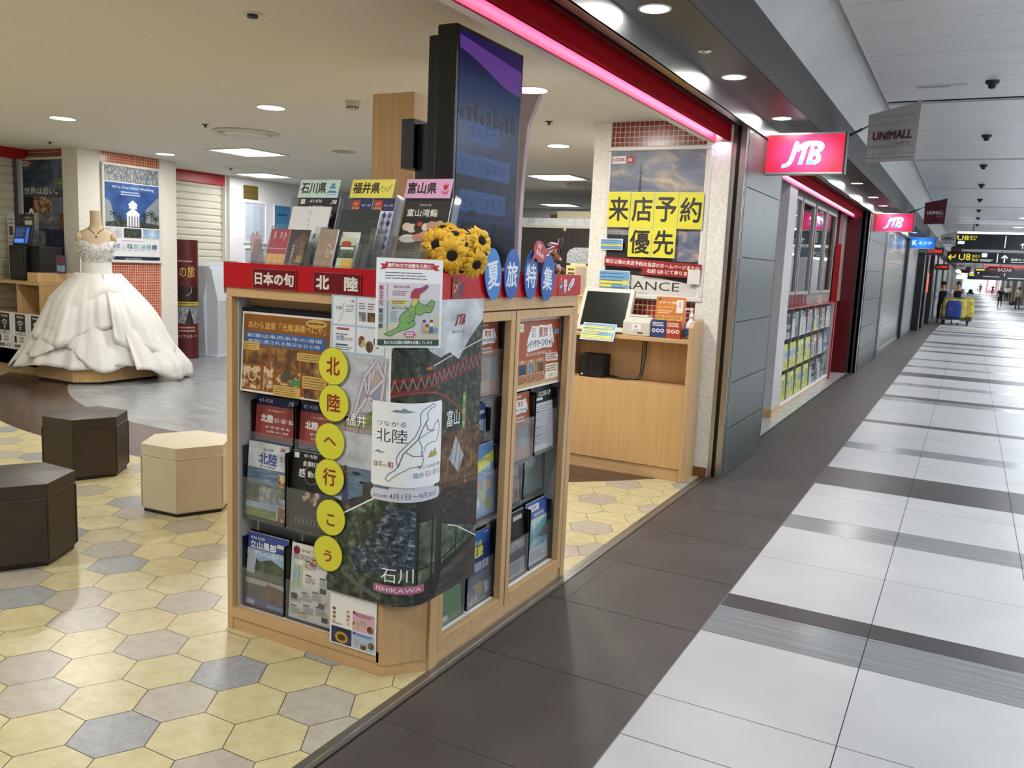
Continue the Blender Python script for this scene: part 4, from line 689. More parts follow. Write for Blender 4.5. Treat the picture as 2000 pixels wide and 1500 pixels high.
s.add([(a, q, b) for q in (0, .002) for a, b in P], [tuple(range(n)), tuple(range(2*n-1, n-1, -1))]+[(k, n+k, n+(k+1) % n, (k+1) % n) for k in range(n)], pm('b02a35')); s.text('まだ', -.012, .008, .02, pm('f2e6e8'), w=.03, bold=.03); s.text('間に合います!', .004, -.02, .02, pm('f2e6e8'), w=.07, bold=.03)
s.build('speech_bubble', local=True, loc=(-1.572, 3.165, 1.545), rot=(0, .35, PI/2), label='red speech bubble sign over the blue ovals', cat='sign')
# ---- stickers on the band
s = MB(); s.sheet(.075, .075, m=pm('a8161c'), t=.0006); s.disc(.022, .045, .014, .014, pm('b98a68')); s.poly([(.006, .05), (.014, .072), (.03, .074), (.038, .05)], pm('5a3a24')); s.poly([(.01, .005), (.012, .03), (.034, .03), (.036, .005)], pm('3c5a34')); s.disc(.018, .04, .006, .006, pm('2a2a2a')); s.line([(.012, .02), (.022, .03)], .004, pm('e8e4dc')); s.rrect(.044, .012, .056, .05, .002, pm('6d3424')); s.rrect(.058, .01, .074, .056, .002, pm('4a2a5a')); s.line([(.058, .034), (.074, .034)], .002, pm('6a4a78')); s.rect(.047, .05, .053, .054, pm('e0dcd4'))
s.build('luggage_sticker', local=True, loc=(-1.593, 2.53, 1.362), rot=R90, label='small sticker of suitcases on the red band below the sunflowers', cat='sticker')
s = MB(); s.sheet(.18, .085, m=RED, t=.0006)
for k in range(8): s.line([(.03, .04), (.03+.018*math.cos(k*PI/4), .04+.022*math.sin(k*PI/4))], .004, pm('c8ccd8'))
s.disc(.03, .038, .015, .02, pm('3a3f6a')); s.disc(.03, .038, .006, .008, pm('e6e6ea')); s.poly([(.024, .066), (.03, .084), (.036, .066)], pm('d9b060')); s.disc(.075, .052, .018, .02, pm('d9dade')); s.disc(.069, .054, .003, .004, pm('22222a')); s.disc(.081, .054, .003, .004, pm('22222a')); s.disc(.075, .048, .003, .003, pm('22222a')); s.poly([(.062, .012), (.066, .032), (.085, .032), (.09, .012)], pm('d9dade')); s.rect(.07, .014, .084, .022, pm('3a3f6a'))
s.poly([(.105, .02), (.125, .02), (.165, .05), (.172, .07), (.16, .078), (.14, .068), (.112, .042)], pm('e6e6ea')); s.line([(.12, .034), (.158, .066)], .006, pm('4a5578')); s.disc(.128, .03, .005, .006, pm('22222a'))
s.build('train_sticker', local=True, loc=(-1.5945, 3.40, 1.362), rot=R90, label='white sticker of a train and a round-headed animal at the end of the red band', cat='sticker')
# ================================================================== on top of the kiosk
TZ = 1.44
TILT = -.30                                     # the holders lean back
def holder(x, label):
    """clear stepped brochure stand with three leaning tiers; local origin at its front centre"""
    r = thing('brochure_stand', label, 'brochure stand', (x, 2.415, TZ), 0, 'clear brochure stands on the kiosk')
    w2 = .128
    for k, (y, h0, h) in enumerate(((.16, .0, .30), (.085, .0, .165), (.012, .0, .105))):
        s = MB(); s.T = Matrix.Translation((0, y, h0+.002)) @ Matrix.Rotation(TILT, 4, 'X')
        s.box(-w2, .034, 0, w2, .037, h, ACR) if k == 0 else s.box(-w2, .0, 0, w2, .003, h*.16, ACR)
        s.box(-w2, 0, 0, -w2+.003, .036, h, ACR); s.box(w2-.003, 0, 0, w2, .036, h, ACR)
        if k: s.box(-w2, 0, 0, -w2+.03, .003, h, ACR); s.box(w2-.03, 0, 0, w2, .003, h, ACR); s.box(-w2, .033, 0, w2, .036, h*.9, ACR)
        s.build(('back_plate', 'middle_tier', 'front_tier')[k], r, local=True)
    s = MB(); s.box(-w2, 0, 0, w2, .20, .003, ACR); s.build('base_plate', r, local=True); return r
def on(x, y, z, dx, up=0.): return (x+dx, y, z)
def lean(o, x, y, z, yaw=0): o.location = (x, y, z); o.rotation_euler = (TILT, 0, yaw); return o
def card(label, x, col, t, icon):
    s = MB(); s.sheet(.205, .075, t=.001); s.rect(0, 0, .205, .075, pm(col)); s.text(t, .075, .018, .044, pm('26221e'), w=.128, bold=.03)
    if icon == 'castle':
        for z, a in ((.02, .026), (.038, .018), (.05, .012)): s.poly([(.172-a, z), (.172+a, z), (.172+a*.6, z+.01), (.172-a*.6, z+.01)], pm('4a86c4'))
        s.line([(.148, .012), (.196, .012), (.196, .022), (.148, .022)], .002, pm('4a86c4'), True)
    elif icon == 'glasses':
        for cx in (.155, .178): s.line([(cx+.009*math.cos(k*PI/6), .035+.009*math.sin(k*PI/6)) for k in range(13)], .0018, pm('4a4418'))
        s.line([(.187, .036), (.194, .056)], .002, pm('4a4418')); s.line([(.146, .038), (.15, .05)], .002, pm('4a4418'))
    else:
        s.line([(.178, .014), (.178, .04)], .003, pm('b3303a')); s.poly([(.166, .055), (.170, .036), (.178, .03), (.188, .038), (.19, .058), (.182, .048), (.178, .062), (.173, .047)], pm('b3303a')); s.poly([(.178, .016), (.162, .034), (.168, .018)], pm('b3303a')); s.poly([(.178, .016), (.196, .034), (.19, .018)], pm('b3303a'))
    o = s.build('prefecture_card', local=True, label=label, cat='sign', group='prefecture name cards'); return lean(o, x-.115, 2.678, 1.719)
hx = (-2.325, -2.06, -1.80)
for x, l in zip(hx, ('clear acrylic stand under the mint green card', 'clear acrylic stand under the yellow card', 'clear acrylic stand under the pink card')): holder(x, l)
card('mint green name card with a blue castle drawing', hx[0], 'cfe8da', '石川県', 'castle'); card('yellow name card with a pair of glasses drawn on it', hx[1], 'e6dc62', '福井県', 'glasses'); card('pink name card with a red tulip drawing', hx[2], 'd9a3c6', '富山県', 'tulip')
def book(label, cov, w_, h, x, y, z=TZ+.006, t=.006, yaw=0, name='leaflet', cat='leaflet'):
    s = MB(); s.box(0, 0, 0, w_, t, h, PAPER); cov(s, w_, h); o = s.build(name, local=True, label=label, cat=cat, group='printed matter on the kiosk top'); return lean(o, x, y, z, yaw)
def c_white(s, w_, h):
    s.rect(0, 0, w_, h, pm('e6e4e2')); s.vtext('きまつし', w_*.5, h*.93, h*.08, pm('b9b4ae'), bold=0, pitch=1.4)
    for x, c in ((.16, 'c9a878'), (.82, '3f5a7a')): s.disc(w_*x, h*.4, w_*.15, h*.12, pm('f0ece6')); s.poly([(w_*(x-.13), h*.45), (w_*(x-.11), h*.56), (w_*(x-.03), h*.5)], pm(c)); s.poly([(w_*(x+.03), h*.5), (w_*(x+.11), h*.56), (w_*(x+.13), h*.45)], pm(c)); s.line([(w_*(x-.14), h*.36), (w_*x, h*.29), (w_*(x+.14), h*.36)], .004, pm('9a3a2e'))
def c_redl(s, w_, h):
    s.rect(0, 0, w_, h, pm('9c1f35')); s.rect(0, 0, w_, h*.32, pm('c99a4c')); s.rect(0, h*.46, w_, h*.47, pm('e0d4cc'))
    for k in range(6):
        cx, cy = w_*(.18+.3*(k % 3)), h*(.1+.14*(k//3)); s.line([(cx+w_*.1*math.cos(a*.7)*(1-a/14), cy+w_*.1*math.sin(a*.7)*(1-a/14)) for a in range(13)], .0018, pm('e3c487'))
    s.vtext('もっと', w_*.78, h*.92, h*.07, pm('ece0dc')); s.vtext('石川', w_*.58, h*.92, h*.085, pm('ece0dc')); s.vtext('石旅', w_*.25, h*.92, h*.085, pm('ece0dc'))
def c_darkl(s, w_, h):
    s.rect(0, 0, w_, h, pm('241a1a')); s.rect(w_*.4, h*.1, w_*.95, h*.8, ph('room')); s.poly([(w_*.3, h*.68), (w_*.65, h*.95), (w_*.98, h*.7), (w_*.9, h*.55), (w_*.35, h*.55)], pm('5a3a2a')); s.vtext('みさきのたわ', w_*.3, h*.6, h*.085, pm('dcd2c6')); s.rect(w_*.55, h*.12, w_*.8, h*.3, pm('c08a4a'))
def c_blues(s, w_, h):
    s.rect(0, 0, w_, h, pm('d9dade')); s.rect(0, h*.82, w_, h, pm('2b3560'))
    for i in range(4):
        for j in range(7): s.poly([(w_*(.02+.25*i), h*(.1+.11*j)), (w_*(.12+.25*i), h*(.155+.11*j)), (w_*(.22+.25*i), h*(.1+.11*j)), (w_*(.12+.25*i), h*(.045+.11*j))], pm(('5a6ca0', '8a86a8', '3d4f88')[(i+j) % 3]))
    s.rect(w_*.06, h*.8, w_*.46, h*.97, pm('a8452e')); s.text('福井', w_*.26, h*.9, h*.035, pm('e6b08a')); s.text('観光地図', w_*.26, h*.84, h*.03, pm('e6b08a'), w=w_*.34); s.text('あわら・坂井', w_*.73, h*.88, h*.03, pm('e0e2ea'), w=w_*.42)
def c_green(s, w_, h):
    s.rect(0, 0, w_, h, pm('26302f')); s.text('ふくいブランド', w_*.34, h*.5, h*.035, pm('5d6866'), bold=0); s.text('ハンドブック', w_*.32, h*.44, h*.035, pm('5d6866'), bold=0); s.rect(w_*.72, h*.8, w_*.86, h*.812, pm('5d6866'))
def c_kraft(s, w_, h): s.rect(0, 0, w_, h, noise_mat('kraft', [(.3, '8d7a64'), (.7, 'a08d76')], 40)); s.vtext('へしこ', w_*.68, h*.62, h*.1, pm('e6ded2'), bold=0); s.vtext('ふくい', w_*.84, h*.72, h*.035, pm('d6cab8'), bold=0); s.line([(w_*.86, h*.38), (w_*.93, h*.38), (w_*.93, h*.45), (w_*.86, h*.45)], .003, pm('e6ded2'), True)
def c_cream(s, w_, h): s.rect(0, 0, w_, h, pm('d6d3bf'))
def c_sprout(s, w_, h):
    s.rect(0, 0, w_, h, pm('b3c7a6')); s.rect(0, h*.35, w_, h*.75, ph('leaf')); s.disc(w_*.4, h*.8, w_*.32, h*.09, pm('a8342e')); s.rect(w_*.3, 0, w_, h*.32, pm('cfa94c')); s.rect(w_*.1, h*.62, w_*.9, h*.7, pm('d9e0cc'))
def c_sushi(s, w_, h):
    s.rect(0, 0, w_, h, pm('1a1817')); s.poly([(0, h*.72), (w_, h*.72), (w_, h*.95), (0, h*.95)], pm('2b2927')); s.text('天然の生け簀', w_*.45, h*.88, h*.028, pm('d9d4cc'), bold=0); s.text('富山湾鮨', w_*.42, h*.74, h*.10, pm('eae6df'), w=w_*.66, bold=.01)
    s.poly([(w_*.0, h*.34), (w_*.75, h*.42), (w_, h*.58), (w_*.9, h*.68), (w_*.1, h*.6)], pm('2a2622'))
    for x, y, a, b, c in ((.14, .60, .10, .055, 'c9bba8'), (.26, .58, .11, .06, 'd3c4b0'), (.42, .60, .12, .07, '2a201c'), (.42, .64, .06, .03, 'b8452c'), (.55, .60, .08, .05, 'd9cdbd'), (.68, .62, .12, .06, 'c08a80'), (.84, .62, .10, .07, 'b39a86'), (.22, .44, .2, .055, 'd9d2c6'), (.46, .46, .16, .05, 'c8835e'), (.6, .50, .15, .05, 'cf9078'), (.78, .52, .17, .055, 'd0a090'), (.92, .55, .1, .05, 'd9cfc4')): s.disc(w_*x, h*y, w_*a, h*b, pm(c))
    s.greek(w_*.12, h*.2, w_*.75, h*.31, 3, pm('9a958d'), seed=3, fill=.2); s.rect(w_*.12, h*.06, w_*.17, h*.11, pm('c9c5bd')); s.greek(w_*.2, h*.04, w_*.5, h*.1, 3, pm('8a857d'), seed=6, fill=.2)
def c_carton(s, w_, h): s.rect(0, 0, w_, h, pm('6d5138')); s.rect(0, h*.72, w_, h, pm('2b1813')); s.text('ISHIKAWA', w_*.5, h*.86, h*.035, pm('b8a58c'), w=w_*.7); s.greek(w_*.15, h*.75, w_*.9, h*.83, 3, pm('7d6450')); s.greek(w_*.1, h*.1, w_*.9, h*.66, 6, pm('8a6a4a'), fill=.5)
book('black brochure with white date line under the mint green card', cov_black, .208, .285, hx[0]-.108, 2.60)
book('white booklet with two lucky cats on the mint green stand', c_white, .195, .245, hx[0]-.092, 2.555)
book('slim crimson leaflet with a golden swirl foot', c_redl, .095, .145, hx[0]-.068, 2.445)
book('slim dark leaflet with a lit house front, beside the crimson one', c_darkl, .098, .145, hx[0]+.030, 2.445)
book('narrow brown folded leaflet standing between mint and yellow cards', c_carton, .08, .33, hx[0]+.12, 2.66)
book('blue diamond-patterned leaflet under the yellow card, its half by the mint card', c_blues, .104, .285, hx[1]-.105, 2.60); book('blue diamond-patterned leaflet under the yellow card, its half by the pink card', c_blues, .104, .285, hx[1]+.002, 2.60)
book('dark green-grey handbook on the yellow card stand', c_green, .185, .235, hx[1]-.098, 2.545); book('kraft brown leaflet with white brush characters', c_kraft, .085, .15, hx[1]-.085, 2.435); book('plain cream leaflet behind the kraft brown one', c_cream, .08, .142, hx[1]-.005, 2.468); book('green leaflet with a red oval, beside the kraft brown one', c_sprout, .075, .12, hx[1]+.012, 2.445)
book('black brochure with a row of sushi under the pink card', c_sushi, .205, .29, hx[2]-.108, 2.60)
# sunflowers: each bloom with petals, seed head and stem, gathered in a small pot behind the notice
PET = [noise_mat('petal_%d' % k, [(.3, a), (.7, b_)], 20, (1, 1, 1), 3, .55) for k, (a, b_) in enumerate((('d6a312', 'f0c93a'), ('c99410', 'e8bb28')))]
SEED = noise_mat('seed_head', [(.4, '0d0806'), (.7, '2a1a10')], 200, rough=.9, bump=.6); GREENS = mat('stem_green', '4a6a28', .6)
def sunflower(loc, d, r, label, seed):
    rr = random.Random(seed); t = thing('sunflower', label, 'sunflower', loc, 0, 'sunflowers on the kiosk corner')
    q = Vector(d).normalized().to_track_quat('Z', 'Y').to_matrix().to_4x4()
    for ring, (n, ro, lift) in enumerate(((16, 1.0, .10), (13, .84, .30))):
        s = MB(); s.T = q
        for k in range(n):
            a = 2*PI*(k+.5*ring)/n+rr.uniform(-.1, .1); L = r*ro*rr.uniform(.88, 1.08); wd = r*.17*rr.uniform(.85, 1.15); ca, sa = math.cos(a), math.sin(a); vs = []
            for i, (f, wv) in enumerate(((.28, .45), (.5, .95), (.72, 1.0), (.88, .62), (1.0, .06))):
                z = r*(lift*math.sin(f*2.4)-.22*f*f*(1-ring*.6)+rr.uniform(-.01, .01))
                for sd in (-1, 0, 1): vs.append((ca*L*f-sa*wd*wv*sd, sa*L*f+ca*wd*wv*sd, z-(0 if sd else r*.035)))
            s.add(vs, [(3*i+j, 3*i+j+1, 3*i+j+4, 3*i+j+3) for i in range(4) for j in range(2)], PET[ring])
        o = s.build('petals', t, local=True, smooth=True); m = o.modifiers.new('t', 'SOLIDIFY'); m.thickness = .0012
    s = MB(); s.T = q; s.lathe([(r*.12, -.02), (r*.33, -.006), (r*.35, .004), (r*.28, .014), (r*.12, .018), (.0005, .016)], SEED, n=22); s.build('seed_head', t, local=True, smooth=True)
    s = MB(); p = Vector(loc); e = Vector((-1.70, 2.60, 1.445)); c_ = p-Vector(d).normalized()*.05
    s.tube([-Vector(d).normalized()*.012, c_-p, (e-p)*.6+Vector((0, 0, .0)), e-p], .004, GREENS, 6); s.build('stem', t, local=True)
for loc, d, r, l, sd in (((-1.655, 2.52, 1.545), (.35, -1, .12), .066, 'sunflower facing forward, closest to the black sushi brochure', 1), ((-1.585, 2.51, 1.512), (.55, -1, -.08), .068, 'large sunflower facing forward in the middle of the bunch', 2), ((-1.62, 2.575, 1.578), (.3, -.5, .9), .06, 'sunflower tilted upward at the top of the bunch', 3),
                         ((-1.53, 2.60, 1.565), (1, -.35, .35), .058, 'sunflower turned toward the corridor, above the blue ovals', 4), ((-1.525, 2.565, 1.487), (1, -.55, -.35), .055, 'sunflower bent low over the red band', 5), ((-1.675, 2.585, 1.60), (-.1, -.5, .9), .052, 'half-hidden sunflower behind the foremost bloom', 6)): sunflower(loc, d, r, l, sd)
s = MB(); s.lathe([(.035, 0), (.045, .06), (.046, .062), (.040, .062), (.03, .01)], mat('terracotta_pot', '6d3a24', .7), (-1.70, 2.60, TZ)); s.build('flower_pot', label='small brown pot holding the sunflowers', cat='pot', smooth=True)
# portrait screen
T = thing('digital_signage_screen', 'tall black portrait screen standing on the kiosk', 'screen', (-1.95, 3.285, TZ))
s = MB(); s.box(-2.0, 3.0, 1.47, -1.905, 3.572, 2.432, mat('screen_black', '090909', .3)); s.build('housing', T, bevel=.006)
s = MB(); s.extx([(3.03, 1.5), (3.03, 2.40), (3.1, 2.42), (3.54, 2.42), (3.54, 1.5)], -2.06, -2.0, BLACK); s.box(-2.05, 3.15, 1.441, -1.93, 3.42, 1.47, BLACK); s.build('back_cover', T, bevel=.004)
sm = mat('screen_glass', '05060c', .2, spec=.12); nt, N, L, b_ = nodes(sm)
v = coords(nt, kind='Object'); se = N.new('ShaderNodeSeparateXYZ'); L.new(v, se.inputs[0])
no = N.new('ShaderNodeTexNoise'); no.inputs['Scale'].default_value = 7; L.new(v, no.inputs['Vector']); ad = N.new('ShaderNodeMath'); ad.operation = 'MULTIPLY_ADD'; ad.inputs[1].default_value = .12; L.new(no.outputs[0], ad.inputs[0]); L.new(se.outputs[2], ad.inputs[2])
L.new(ramp(nt, [(.0, '060a22'), (.16, '0c1440'), (.34, '121c52'), (.40, '0a1030'), (.62, '16305c'), (.84, '1d3a6c'), (.93, '1a2450'), (1.0, '1c1450')], ad.outputs[0]), b_.inputs['Emission Color']); b_.inputs['Emission Strength'].default_value = .45
s = MB(); s.T = Matrix.Translation((-1.9035, 3.02, 1.49)) @ Matrix.Rotation(PI/2, 4, 'Z')
s.rect(0, 0, .532, .925, sm)
def em(h, e): return mat('lit_%s_%s' % (h, e), '05060a', .25, emit=e, ecol=h, spec=.12)
s.poly([(0, .925), (0, .855), (.12, .835), (.25, .80), (.38, .765), (.532, .75), (.532, .88)], em('6a3f98', .6)); s.poly([(0, .925), (0, .905), (.532, .86), (.532, .925)], em('2a1a62', .5))
for (x0, y0, x1, y1, t) in ((.08, .50, .35, .585, 'あなたの'), (.0, .36, .46, .45, '好きな都市が'), (.03, .21, .43, .30, '予約できます')): s.rect(x0, y0, x1, y1, em('2a5590', .5)); s.text(t, (x0+x1)/2, y0+.015, .055, em('16386e', .5), w=(x1-x0)*.85)
for k in range(9): s.rect(.02+.055*k, .58, .05+.055*k, .62+.02*((k*7) % 3), em('0c1636', .4))
s.line([(.0+.05*k, .60+.03*math.sin(k*.9)) for k in range(11)], .004, em('0a1230', .4)); s.disc(.14, .10, .09, .12, em('060a1e', .4)); s.disc(.40, .09, .08, .11, em('060a1e', .4)); s.rect(.0, .17, .532, .19, em('1a2a5c', .5))
s.build('display', T)
s = MB(); s.box(-2.30, 3.30, 1.62, -2.05, 3.36, 2.10, BLACK); s.box(-2.36, 3.27, 1.9, -2.29, 3.4, 2.12, BLACK); s.build('wall_bracket', T)
# wood-clad column and the pale curved panel behind the screen
s = MB(); s.box(-2.86, 3.70, 0, -2.597, 4.05, 2.335, WOOD_D); s.build('column_cladding', label='square beech-clad column behind the kiosk', cat='column', bevel=.003)
s = MB(); P = [(-2.42, 0), (-2.42, 2.40), (-2.135, 2.395)]+[(-2.19-.035*math.sin(PI/2*min(1, k/6)), 2.33-.1*k) for k in range(1, 20)]+[(-2.21, 0)]
s.extr(P, 4.2, 4.24, mat('pale_lilac_panel', 'b3a8ac', .6)); s.build('curved_display_panel', label='pale grey panel with a flared top behind the black screen', cat='panel', bevel=.003)
s = MB(); s.tube([(-2.78, 4.4, 0), (-2.78, 4.4, SHOP_Z)], .03, mat('white_pole', 'c9c4ba', .4), 14); s.build('pipe', label='slim white pole rising to the ceiling behind the screen', cat='pole', smooth=True)
# flag on its stand, plush toy, pink cut-out
F = thing('table_flag', 'small dark blue table flag with stars on a black stick', 'flag', (-1.70, 3.57, TZ))
s = MB(); s.tube([(-1.70, 3.57, TZ+.01), (-1.695, 3.65, 1.65)], .0035, BLACK, 8); s.lathe([(.03, 0), (.03, .008), (.006, .012)], BLACK, (-1.70, 3.57, TZ)); s.build('stick', F)
s = MB(); s.ball((-1.695, 3.652, 1.656), .009, mat('gold_knob', 'c9b070', .25, 1)); s.build('knob', F, smooth=True)
FB = mat('flag_navy', '0b1030', .7); s = MB(); vs = []; nu, nv = 14, 8
def flagp(u, v):
    # cloth hanging from the slanted stick, folded once
    a = Vector((-1.695, 3.648, 1.643)).lerp(Vector((-1.699, 3.60, 1.50)), v)
    return a+Vector((-.125*u+.012*math.sin(u*6+v), -.055*u+.02*math.sin(u*8), -.095*u-.02*u*u))
def cloth(m, u0, u1, v0, v1, off=0, n=10):
    vs = []
    for i in range(n+1):
        for j in range(n+1): p = flagp(u0+(u1-u0)*i/n, v0+(v1-v0)*j/n); vs.append((p.x+off, p.y-off*.3, p.z))
    s.add(vs, [(i*(n+1)+j, i*(n+1)+j+1, (i+1)*(n+1)+j+1, (i+1)*(n+1)+j) for i in range(n) for j in range(n)], m)
cloth(FB, 0, 1, 0, 1)
for (u0, u1, v0, v1, c) in ((0, .5, .18, .32, 'd9d9dc'), (.2, .3, 0, .5, 'd9d9dc'), (0, .5, .215, .285, 'a81e2c'), (.225, .275, 0, .5, 'a81e2c')): cloth(pm(c), u0, u1, v0, v1, .0012 if c[0] == 'd' else .002)
for k in range(2):
    n = 8
    for c, wd, of in (('d9d9dc', .07, .001), ('a81e2c', .025, .0018)):
        vs = []
        for i in range(n+1):
            u = .5*i/n; v = (.5*i/n if k == 0 else .5-.5*i/n)
            for dv in (-wd, wd): p = flagp(u, min(.5, max(0, v+dv))); vs.append((p.x+of, p.y-of*.3, p.z))
        s.add(vs, [(2*i, 2*i+1, 2*i+3, 2*i+2) for i in range(n)], pm(c))
for u, v in ((.25, .78), (.72, .2), (.72, .82), (.6, .5), (.86, .42)): cloth(pm('d9d9dc'), u-.025, u+.025, v-.05, v+.05, .0015, 2)
o = s.build('cloth', F, smooth=True); o.modifiers.new('t', 'SOLIDIFY').thickness = .0008
s = MB(); PL = mat('plush_brown', '8a5a3a', .9); s.ball((-1.72, 3.612, TZ+.035), .035, mat('plush_grey', 'b0aaa8', .9)); s.ball((-1.715, 3.612, TZ+.085), .026, PL); s.ball((-1.715, 3.587, TZ+.106), .010, PL); s.ball((-1.715, 3.637, TZ+.106), .010, PL); s.ball((-1.692, 3.612, TZ+.08), .009, mat('plush_cream', 'cdb295', .9)); s.ball((-1.69, 3.58, TZ+.03), .014, PL); s.ball((-1.69, 3.642, TZ+.03), .014, PL); s.build('plush_toy', label='little brown and grey plush toy behind the flag stick', cat='toy', smooth=True)
s = MB(); s.extr([(-2.52, 1.455), (-2.52, 1.555), (-2.505, 1.57), (-2.495, 1.55), (-2.487, 1.575), (-2.475, 1.555), (-2.465, 1.56), (-2.455, 1.455)], 2.50, 2.504, clear('pink_acrylic', 'f3dcdc', .12, .35)); s.box(-2.52, 2.48, TZ, -2.455, 2.53, 1.456, clear('pink_acrylic', 'f3dcdc')); s.build('acrylic_stand', label='pink see-through cut-out stand on the end of the kiosk by the mint card', cat='stand')
# ================================================================== stools
def stool(cx, cy, r, a0, h, m, label, n=6, sx=1, sy=1):
    t = thing('ottoman_stool', label, 'stool', (cx, cy, 0), 0, 'hexagonal stools')
    P = [(cx+r*sx*math.cos(a0+2*PI*k/n), cy+r*sy*math.sin(a0+2*PI*k/n)) for k in range(n)]; Q = [(cx+(x-cx)*.95, cy+(y-cy)*.95) for x, y in P]
    s = MB(); s.prism(P, .018, h-.06, m); s.build('upholstered_side', t, bevel=.012, smooth=False, seg=3)
    vs = []; N_ = 7; s = MB()
    for i in range(N_+1):
        f = i/N_
        for k in range(n): vs.append((cx+(P[k][0]-cx)*f, cy+(P[k][1]-cy)*f, h+.012*(1-f*f)-.0*f))
    s.add(vs, [(i*n+k, i*n+(k+1) % n, (i+1)*n+(k+1) % n, (i+1)*n+k) for i in range(N_) for k in range(n)], m); s.prism(P, h-.062, h-.004, m, cap=False)
    n0 = N_*n; s.add([(P[k][0], P[k][1], h) for k in range(n)]+[(P[k][0], P[k][1], h-.004) for k in range(n)], [(k, n+k, n+(k+1) % n, (k+1) % n) for k in range(n)], m)
    s.build('seat_cushion', t, bevel=.010, seg=3)
    s = MB()
    for k in range(n): s.tube([(P[k][0], P[k][1], .03), (P[k][0], P[k][1], h-.07)], .0035, m, 6)
    for k in range(n): a, b = P[k], P[(k+1) % n]; s.tube([(a[0], a[1], h-.062), (b[0], b[1], h-.062)], .003, m, 6)
    s.build('seam_piping', t)
    s = MB(); s.prism(Q, 0, .02, BLACK); s.build('plinth', t)
LB = noise_mat('dark_brown_leatherette', [(.3, '32261c'), (.7, '392c21')], 8, rough=.42); LC = noise_mat('cream_leatherette', [(.3, 'c8bb9e'), (.7, 'ccbfa3')], 8, rough=.5)
stool(-3.915, 3.397, .26, -.97, .395, LC, 'cream hexagonal stool beside the kiosk'); stool(-5.028, 3.533, .26, -.923, .395, LB, 'dark brown hexagonal stool by the grey floor, farther in than the cream one'); stool(-3.904, 2.36, .26, -.02, .395, LB, 'dark brown stool nearest the camera, cut by the picture edge')
# ================================================================== counter under the big wall poster
C = thing('reception_counter', 'beech counter with an open shelf, under the wall poster with yellow sheets', 'counter', (-2.1, 5.9, 0))
def cp(s, n, **k): return s.build(n, C, **k)
X0, X1, Y0, Y1 = -2.62, -1.655, 5.75, 6.02
s = MB(); s.box(X0, Y0+.012, .09, X1-.03, Y0+.03, .675, WOOD_D); cp(s, 'front_panel', bevel=.001)
s = MB(); s.box(X0+.03, Y0+.02, 0, X1-.03, Y1, .085, WOOD_H); cp(s, 'plinth')
s = MB(); P = [(Y0, .0), (Y0, 1.10), (Y0+.03, 1.135), (Y0+.1, 1.145), (Y1, 1.145), (Y1, .0)]; s.extx(P, X1-.028, X1, WOOD); cp(s, 'end_panel', bevel=.003)
s = MB(); s.box(X0, Y0, 0, X0+.028, Y1, .99, WOOD); cp(s, 'side_panel')
s = MB(); s.box(X0, Y0, .985, X1-.028, Y1, 1.012, WOOD_H); cp(s, 'worktop', bevel=.002)
s = MB(); s.box(X0, Y0+.03, .66, X1-.028, Y1, .675, WOOD_H); cp(s, 'shelf')
s = MB(); s.box(X0, Y1-.02, .675, X1-.028, Y1, .985, WOOD); cp(s, 'back_panel')
# things on and in it
CT = 1.012; CREAM = mat('cream_plastic', 'c9c6b8', .45)
m = thing('touch_monitor', 'cream-framed touch monitor tilted back on the counter', 'monitor', (-2.36, 5.86, CT))
s = MB(); s.T = Matrix.Translation((-2.36, 5.80, CT+.015)) @ Matrix.Rotation(-.42, 4, 'X'); s.box(-.2, 0, 0, .2, .045, .34, CREAM); s.build('frame', m, bevel=.006)
s = MB(); s.T = Matrix.Translation((-2.36, 5.797, CT+.013)) @ Matrix.Rotation(-.42, 4, 'X'); s.box(-.17, -.001, .04, .17, .0, .31, mat('dead_screen', '1d2120', .18)); s.build('screen', m)
s = MB(); s.extx([(5.86, CT), (5.99, CT), (5.99, CT+.05), (5.95, CT+.22), (5.9, CT+.12)], -2.43, -2.29, CREAM); s.build('base', m, bevel=.004)
BLU = '6f9fc6'; YEL = 'd6d25c'
def notice(name, label, w_, h, ys, seed, cat='notice', group='blue notices with yellow marking'):
    s = MB(); s.sheet(w_, h, t=.0012); s.rect(.004, .004, w_-.004, h-.004, pm(BLU))
    for i, (a, b, f) in enumerate(ys): s.rect(.008, h*a, .008+(w_-.016)*f, h*b, pm(YEL))
    s.greek(.012, h*.06, w_-.012, h*.94, max(5, len(ys)*2+1), pm('3d4f66'), seed=seed, fill=.22); return s.build(name, local=True, label=label, cat=cat, group=group)
o = notice('paper_notice', 'blue notice with yellow marked lines hanging off the counter below the monitor', .26, .135, ((.72, .84, .9), (.50, .64, 1), (.36, .46, .5), (.08, .3, .95)), 3); o.location = (-2.475, 5.695, .965); o.rotation_euler = (-.5, 0, 0)
o = notice('paper_notice', 'upper blue notice stuck on the edge of the tower poster', .18, .082, ((.32, .5, 1),), 5); o.location = (-2.49, 6.019, 1.62)
o = notice('paper_notice', 'larger blue notice stuck across the foot of the tower poster', .245, .148, ((.3, .52, 1), (.16, .3, .4)), 6); o.location = (-2.485, 6.019, 1.32)
p = thing('receipt_printer', 'small cream receipt printer with a white label on the counter', 'printer', (-2.07, 5.86, CT))
s = MB(); s.extx([(5.79, CT), (5.98, CT), (5.98, CT+.12), (5.86, CT+.135), (5.79, CT+.1)], -2.185, -1.98, CREAM); s.build('body', p, bevel=.008)
s = MB(); s.T = Matrix.Translation((-2.1, 5.9, CT+.133)) @ Matrix.Rotation(-.05, 4, 'X'); s.box(-.06, -.05, 0, .08, .06, .012, mat('light_plastic', 'd9d8d0', .4)); s.build('lid', p, bevel=.002)
